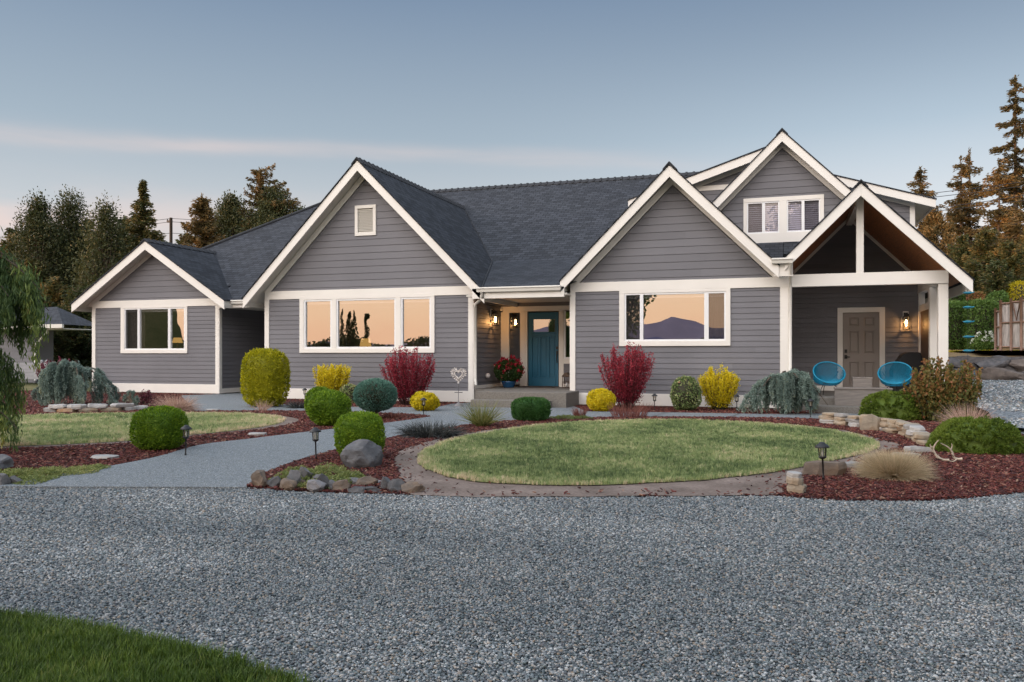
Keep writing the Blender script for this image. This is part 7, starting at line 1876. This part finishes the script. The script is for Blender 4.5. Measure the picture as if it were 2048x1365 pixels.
# ---- weeping cypress in the left foreground
def weeping_cypress():
    b = dp(-88, 880, 10.4); e = empty('weeping_cypress', (b[0], b[1], 0), 'big green weeping cypress drooping into the left edge of the photo', 'tree')
    r = np.random.default_rng(5); tr = MB(); Ht = 3.15
    tr.tube([(0, 0, -.1), (.03, 0, 1.2), (-.02, .03, 2.0), (.05, 0, 2.7), (.12, -.05, Ht)], [.10, .085, .06, .04, .02], 8)
    C = []; A = []; RN = []
    for k in range(66):
        z0 = r.uniform(.45, 3.1); az = r.uniform(0, 6.283); ln = (0.26 + .52 * (1 - z0 / 3.6)) * r.uniform(.55, 1.3)
        if k < 9: z0 = 1.95 + .09 * k; az = r.uniform(-.5, .75); ln = r.uniform(.85, 1.2)
        if z0 > 2.6: ln = r.uniform(.3, .55)
        dx_, dy_ = math.cos(az), math.sin(az); pts = []
        for i in range(8):
            q = i / 7; pts.append(Vector((dx_ * ln * q, dy_ * ln * q, z0 + ln * (.35 * q - .75 * q * q))))
        tr.tube(pts, [.022 - .0025 * i for i in range(8)], 5, cap=False)
        for s in range(8 if z0 < 2.6 else 6):
            q = r.uniform(.25, 1.0); i = min(6, int(q * 7)); p = pts[i].lerp(pts[i + 1], q * 7 - i); hl = r.uniform(.25, .75) * (1 if z0 > 1 else .6); hl = min(hl, p.z - .05)
            if hl < .1: continue
            m = int(hl / .022); tt = np.linspace(0, 1, m); a2 = az + r.normal(0, .6); o = .16 * hl
            P = np.stack([p.x + math.cos(a2) * o * np.sqrt(tt), p.y + math.sin(a2) * o * np.sqrt(tt), p.z - hl * tt], 1)
            Q = np.repeat(P, 7, 0); sp = .045 * (1 - .6 * np.repeat(tt, 7)) + .008; Q = Q + r.normal(0, 1, Q.shape) * sp[:, None]
            C.append(Q); A.append(np.stack([r.normal(0, .32, len(Q)), r.normal(0, .32, len(Q)), np.full(len(Q), -1.)], 1)); RN.append(np.full(len(Q), .38 + r.normal(0, .14)) + r.normal(0, .11, len(Q)) + .28 * np.repeat(tt, 7) ** 3)
    C = np.concatenate(C); A = np.concatenate(A); RN = np.concatenate(RN)
    tr.build('trunk', M_BARK, e); leaf_object('crown', C, A, .085 * r.uniform(.6, 1.4, len(C)), .017, RN, LM['cypress'], e)
weeping_cypress()
# ---- what the windows mirror: ranges, hedgerow and poplars beyond the far side of the driveway
M_RANGE = solid('hazed_far_range', (.11, .105, .19), .95, .1, .01, spec=0.0)  # bluish aerial haze is put into the base colour
M_RANGE2 = solid('hazed_farther_range', (.30, .235, .29), .95, .1, .01, spec=0.0)  # distance haze is in this base colour too
def range_(name, dist, h0, h1, seed, mat, lo=0.0):
    m = MB(); pr = None
    for i in range(141):
        a = math.radians(-160 + i) ; x, y = math.cos(a) * dist, math.sin(a) * dist
        q = .5 + .5 * mnoise.fractal((i * .09, seed, 0), 1.0, 2.0, 5) * 1.1
        h = (h0 + (h1 - h0) * max(0, q)) * (1 if lo is None else lo + (1 - lo) * min(1, max(0, (math.degrees(a) + 115) / 8)))
        cur = ((x, y, -5), (x * 1.1, y * 1.1, h))
        if pr: m.poly([pr[0], cur[0], cur[1], pr[1]], smooth=True); m.poly([pr[1], cur[1], (x * 1.3, y * 1.3, -5), pr[2]], smooth=True)
        pr = (cur[0], cur[1], (x * 1.3, y * 1.3, -5))
    return tag(m.build(name, mat), kind='structure')
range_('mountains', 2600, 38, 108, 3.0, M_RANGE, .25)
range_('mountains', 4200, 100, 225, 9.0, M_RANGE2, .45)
def mir(px, v, D, Y=YB):
    """a spot D metres beyond a window, seen mirrored in it at column px"""
    d = ray(px, 700); t = Y / d[1]; n = math.hypot(d[0], d[1]); return (d[0] * t + d[0] / n * D, Y - d[1] / n * D, CAMH + v * (t * 1 + D))
for i, (px, v) in enumerate(((686, .056), (700, .05), (708, .052), (734, .048), (930, .03))):
    p = mir(px, v, 95)
    r = np.random.default_rng(900 + i); n = 800; z = r.uniform(0, 1, n); rad = .5 * np.sin(np.clip(z * .9 + .1, 0, 1) * math.pi) ** .7 * r.uniform(.3, 1, n); a = r.uniform(0, 6.28, n)
    e = empty('poplar_tree', (p[0], p[1], 0), 'narrow dark poplar mirrored in the wide left window', 'tree', 'poplars mirrored in the window')
    C = np.stack([np.cos(a) * rad, np.sin(a) * rad, z * p[2]], 1); leaf_object('crown', C, r.normal(0, .4, (n, 3)) + np.array([0, 0, 1]), .4, .14, r.uniform(.1, .7, n), LM['pine'], e)
    m = MB(); m.tube([(0, 0, 0), (0, 0, p[2] * .8)], [.2, .05], 6); m.build('trunk', M_BARK, e)
n = 60000; r = np.random.default_rng(77); th = np.radians(r.uniform(200, 330, n)); hh = 1.8 + 2.0 * np.abs(np.sin(th * 23) * np.sin(th * 57 + 1)) + .7 * np.abs(np.sin(th * 131)) + .5 * np.abs(np.sin(th * 311 + 2))
C = np.stack([np.cos(th) * (120 + r.uniform(-3, 3, n)), np.sin(th) * (120 + r.uniform(-3, 3, n)), r.uniform(0, 1, n) ** .7 * hh], 1)
tag(leaf_object('hedgerow', C, r.normal(0, .6, (n, 3)), .75, .4, r.uniform(0, .6, n), LM['pine']), 'dark far hedgerow beyond the driveway, mirrored in the windows', None, None, 'stuff')
# unseen hill added at left to keep the low sun off house and garden
rows = []
for j in range(7):
    o = (-1, -.6, -.2, .0, .2, .6, 1)[j]; rows.append([])
    for i in range(40):
        s = -17 + i * .98; c = Vector((-8, 20)) + Vector((-.92, -.39)) * (64 + o * 9) + Vector((-.39, .92)) * (s - 2)
        top = 14.5 + 2.0 * mnoise.noise((s * .12, 3, 0)) + 1.2 * mnoise.noise((s * .7, 9, 0))
        rows[-1].append((c.x, c.y, -.5 + top * (1 - abs(o)) ** .7))
terrain('sun_blocker_hill', rows, M_FIELD)

# unseen leafy trees added behind the viewer to shade the nearest gravel
for i, (x_, y_, h_, w_, lab) in enumerate(((2.4, -6.5, 11.0, 7.5, 'unseen leafy tree added behind the viewer for shade, straight across from the entry'), (9.5, -5.5, 10.0, 7.0, 'unseen leafy tree added behind the viewer for shade, across from the porch'), (-10.0, -5.0, 10.0, 6.0, 'unseen leafy tree added behind the viewer for shade, across from the left lawn'))):
    r = np.random.default_rng(40 + i); e = empty('leafy_tree', (x_, y_, 0), lab, 'tree', 'leafy trees added behind the viewer for shade')
    MB().tube([(0, 0, -.1), (.1, 0, 3), (-.1, .1, 6), (0, 0, h_ * .85)], [.3, .24, .15, .04], 8).build('trunk', M_BARK, e)
    n = 13000; d = unit(r.normal(size=(n, 3))) * r.uniform(.25, 1, n)[:, None] ** .5; P = d * np.array([w_ / 2 * 1.12, w_ / 2 * 1.12, h_ * .42]); P = P * (1 + .25 * fbm(P, 1.2, i))[:, None] + np.array([0, 0, h_ * .62])
    leaf_object('crown', P, r.normal(0, .6, (n, 3)) + np.array([0, 0, .3]), .34, .2, r.uniform(0, 1, n), LM['hedge'], e)
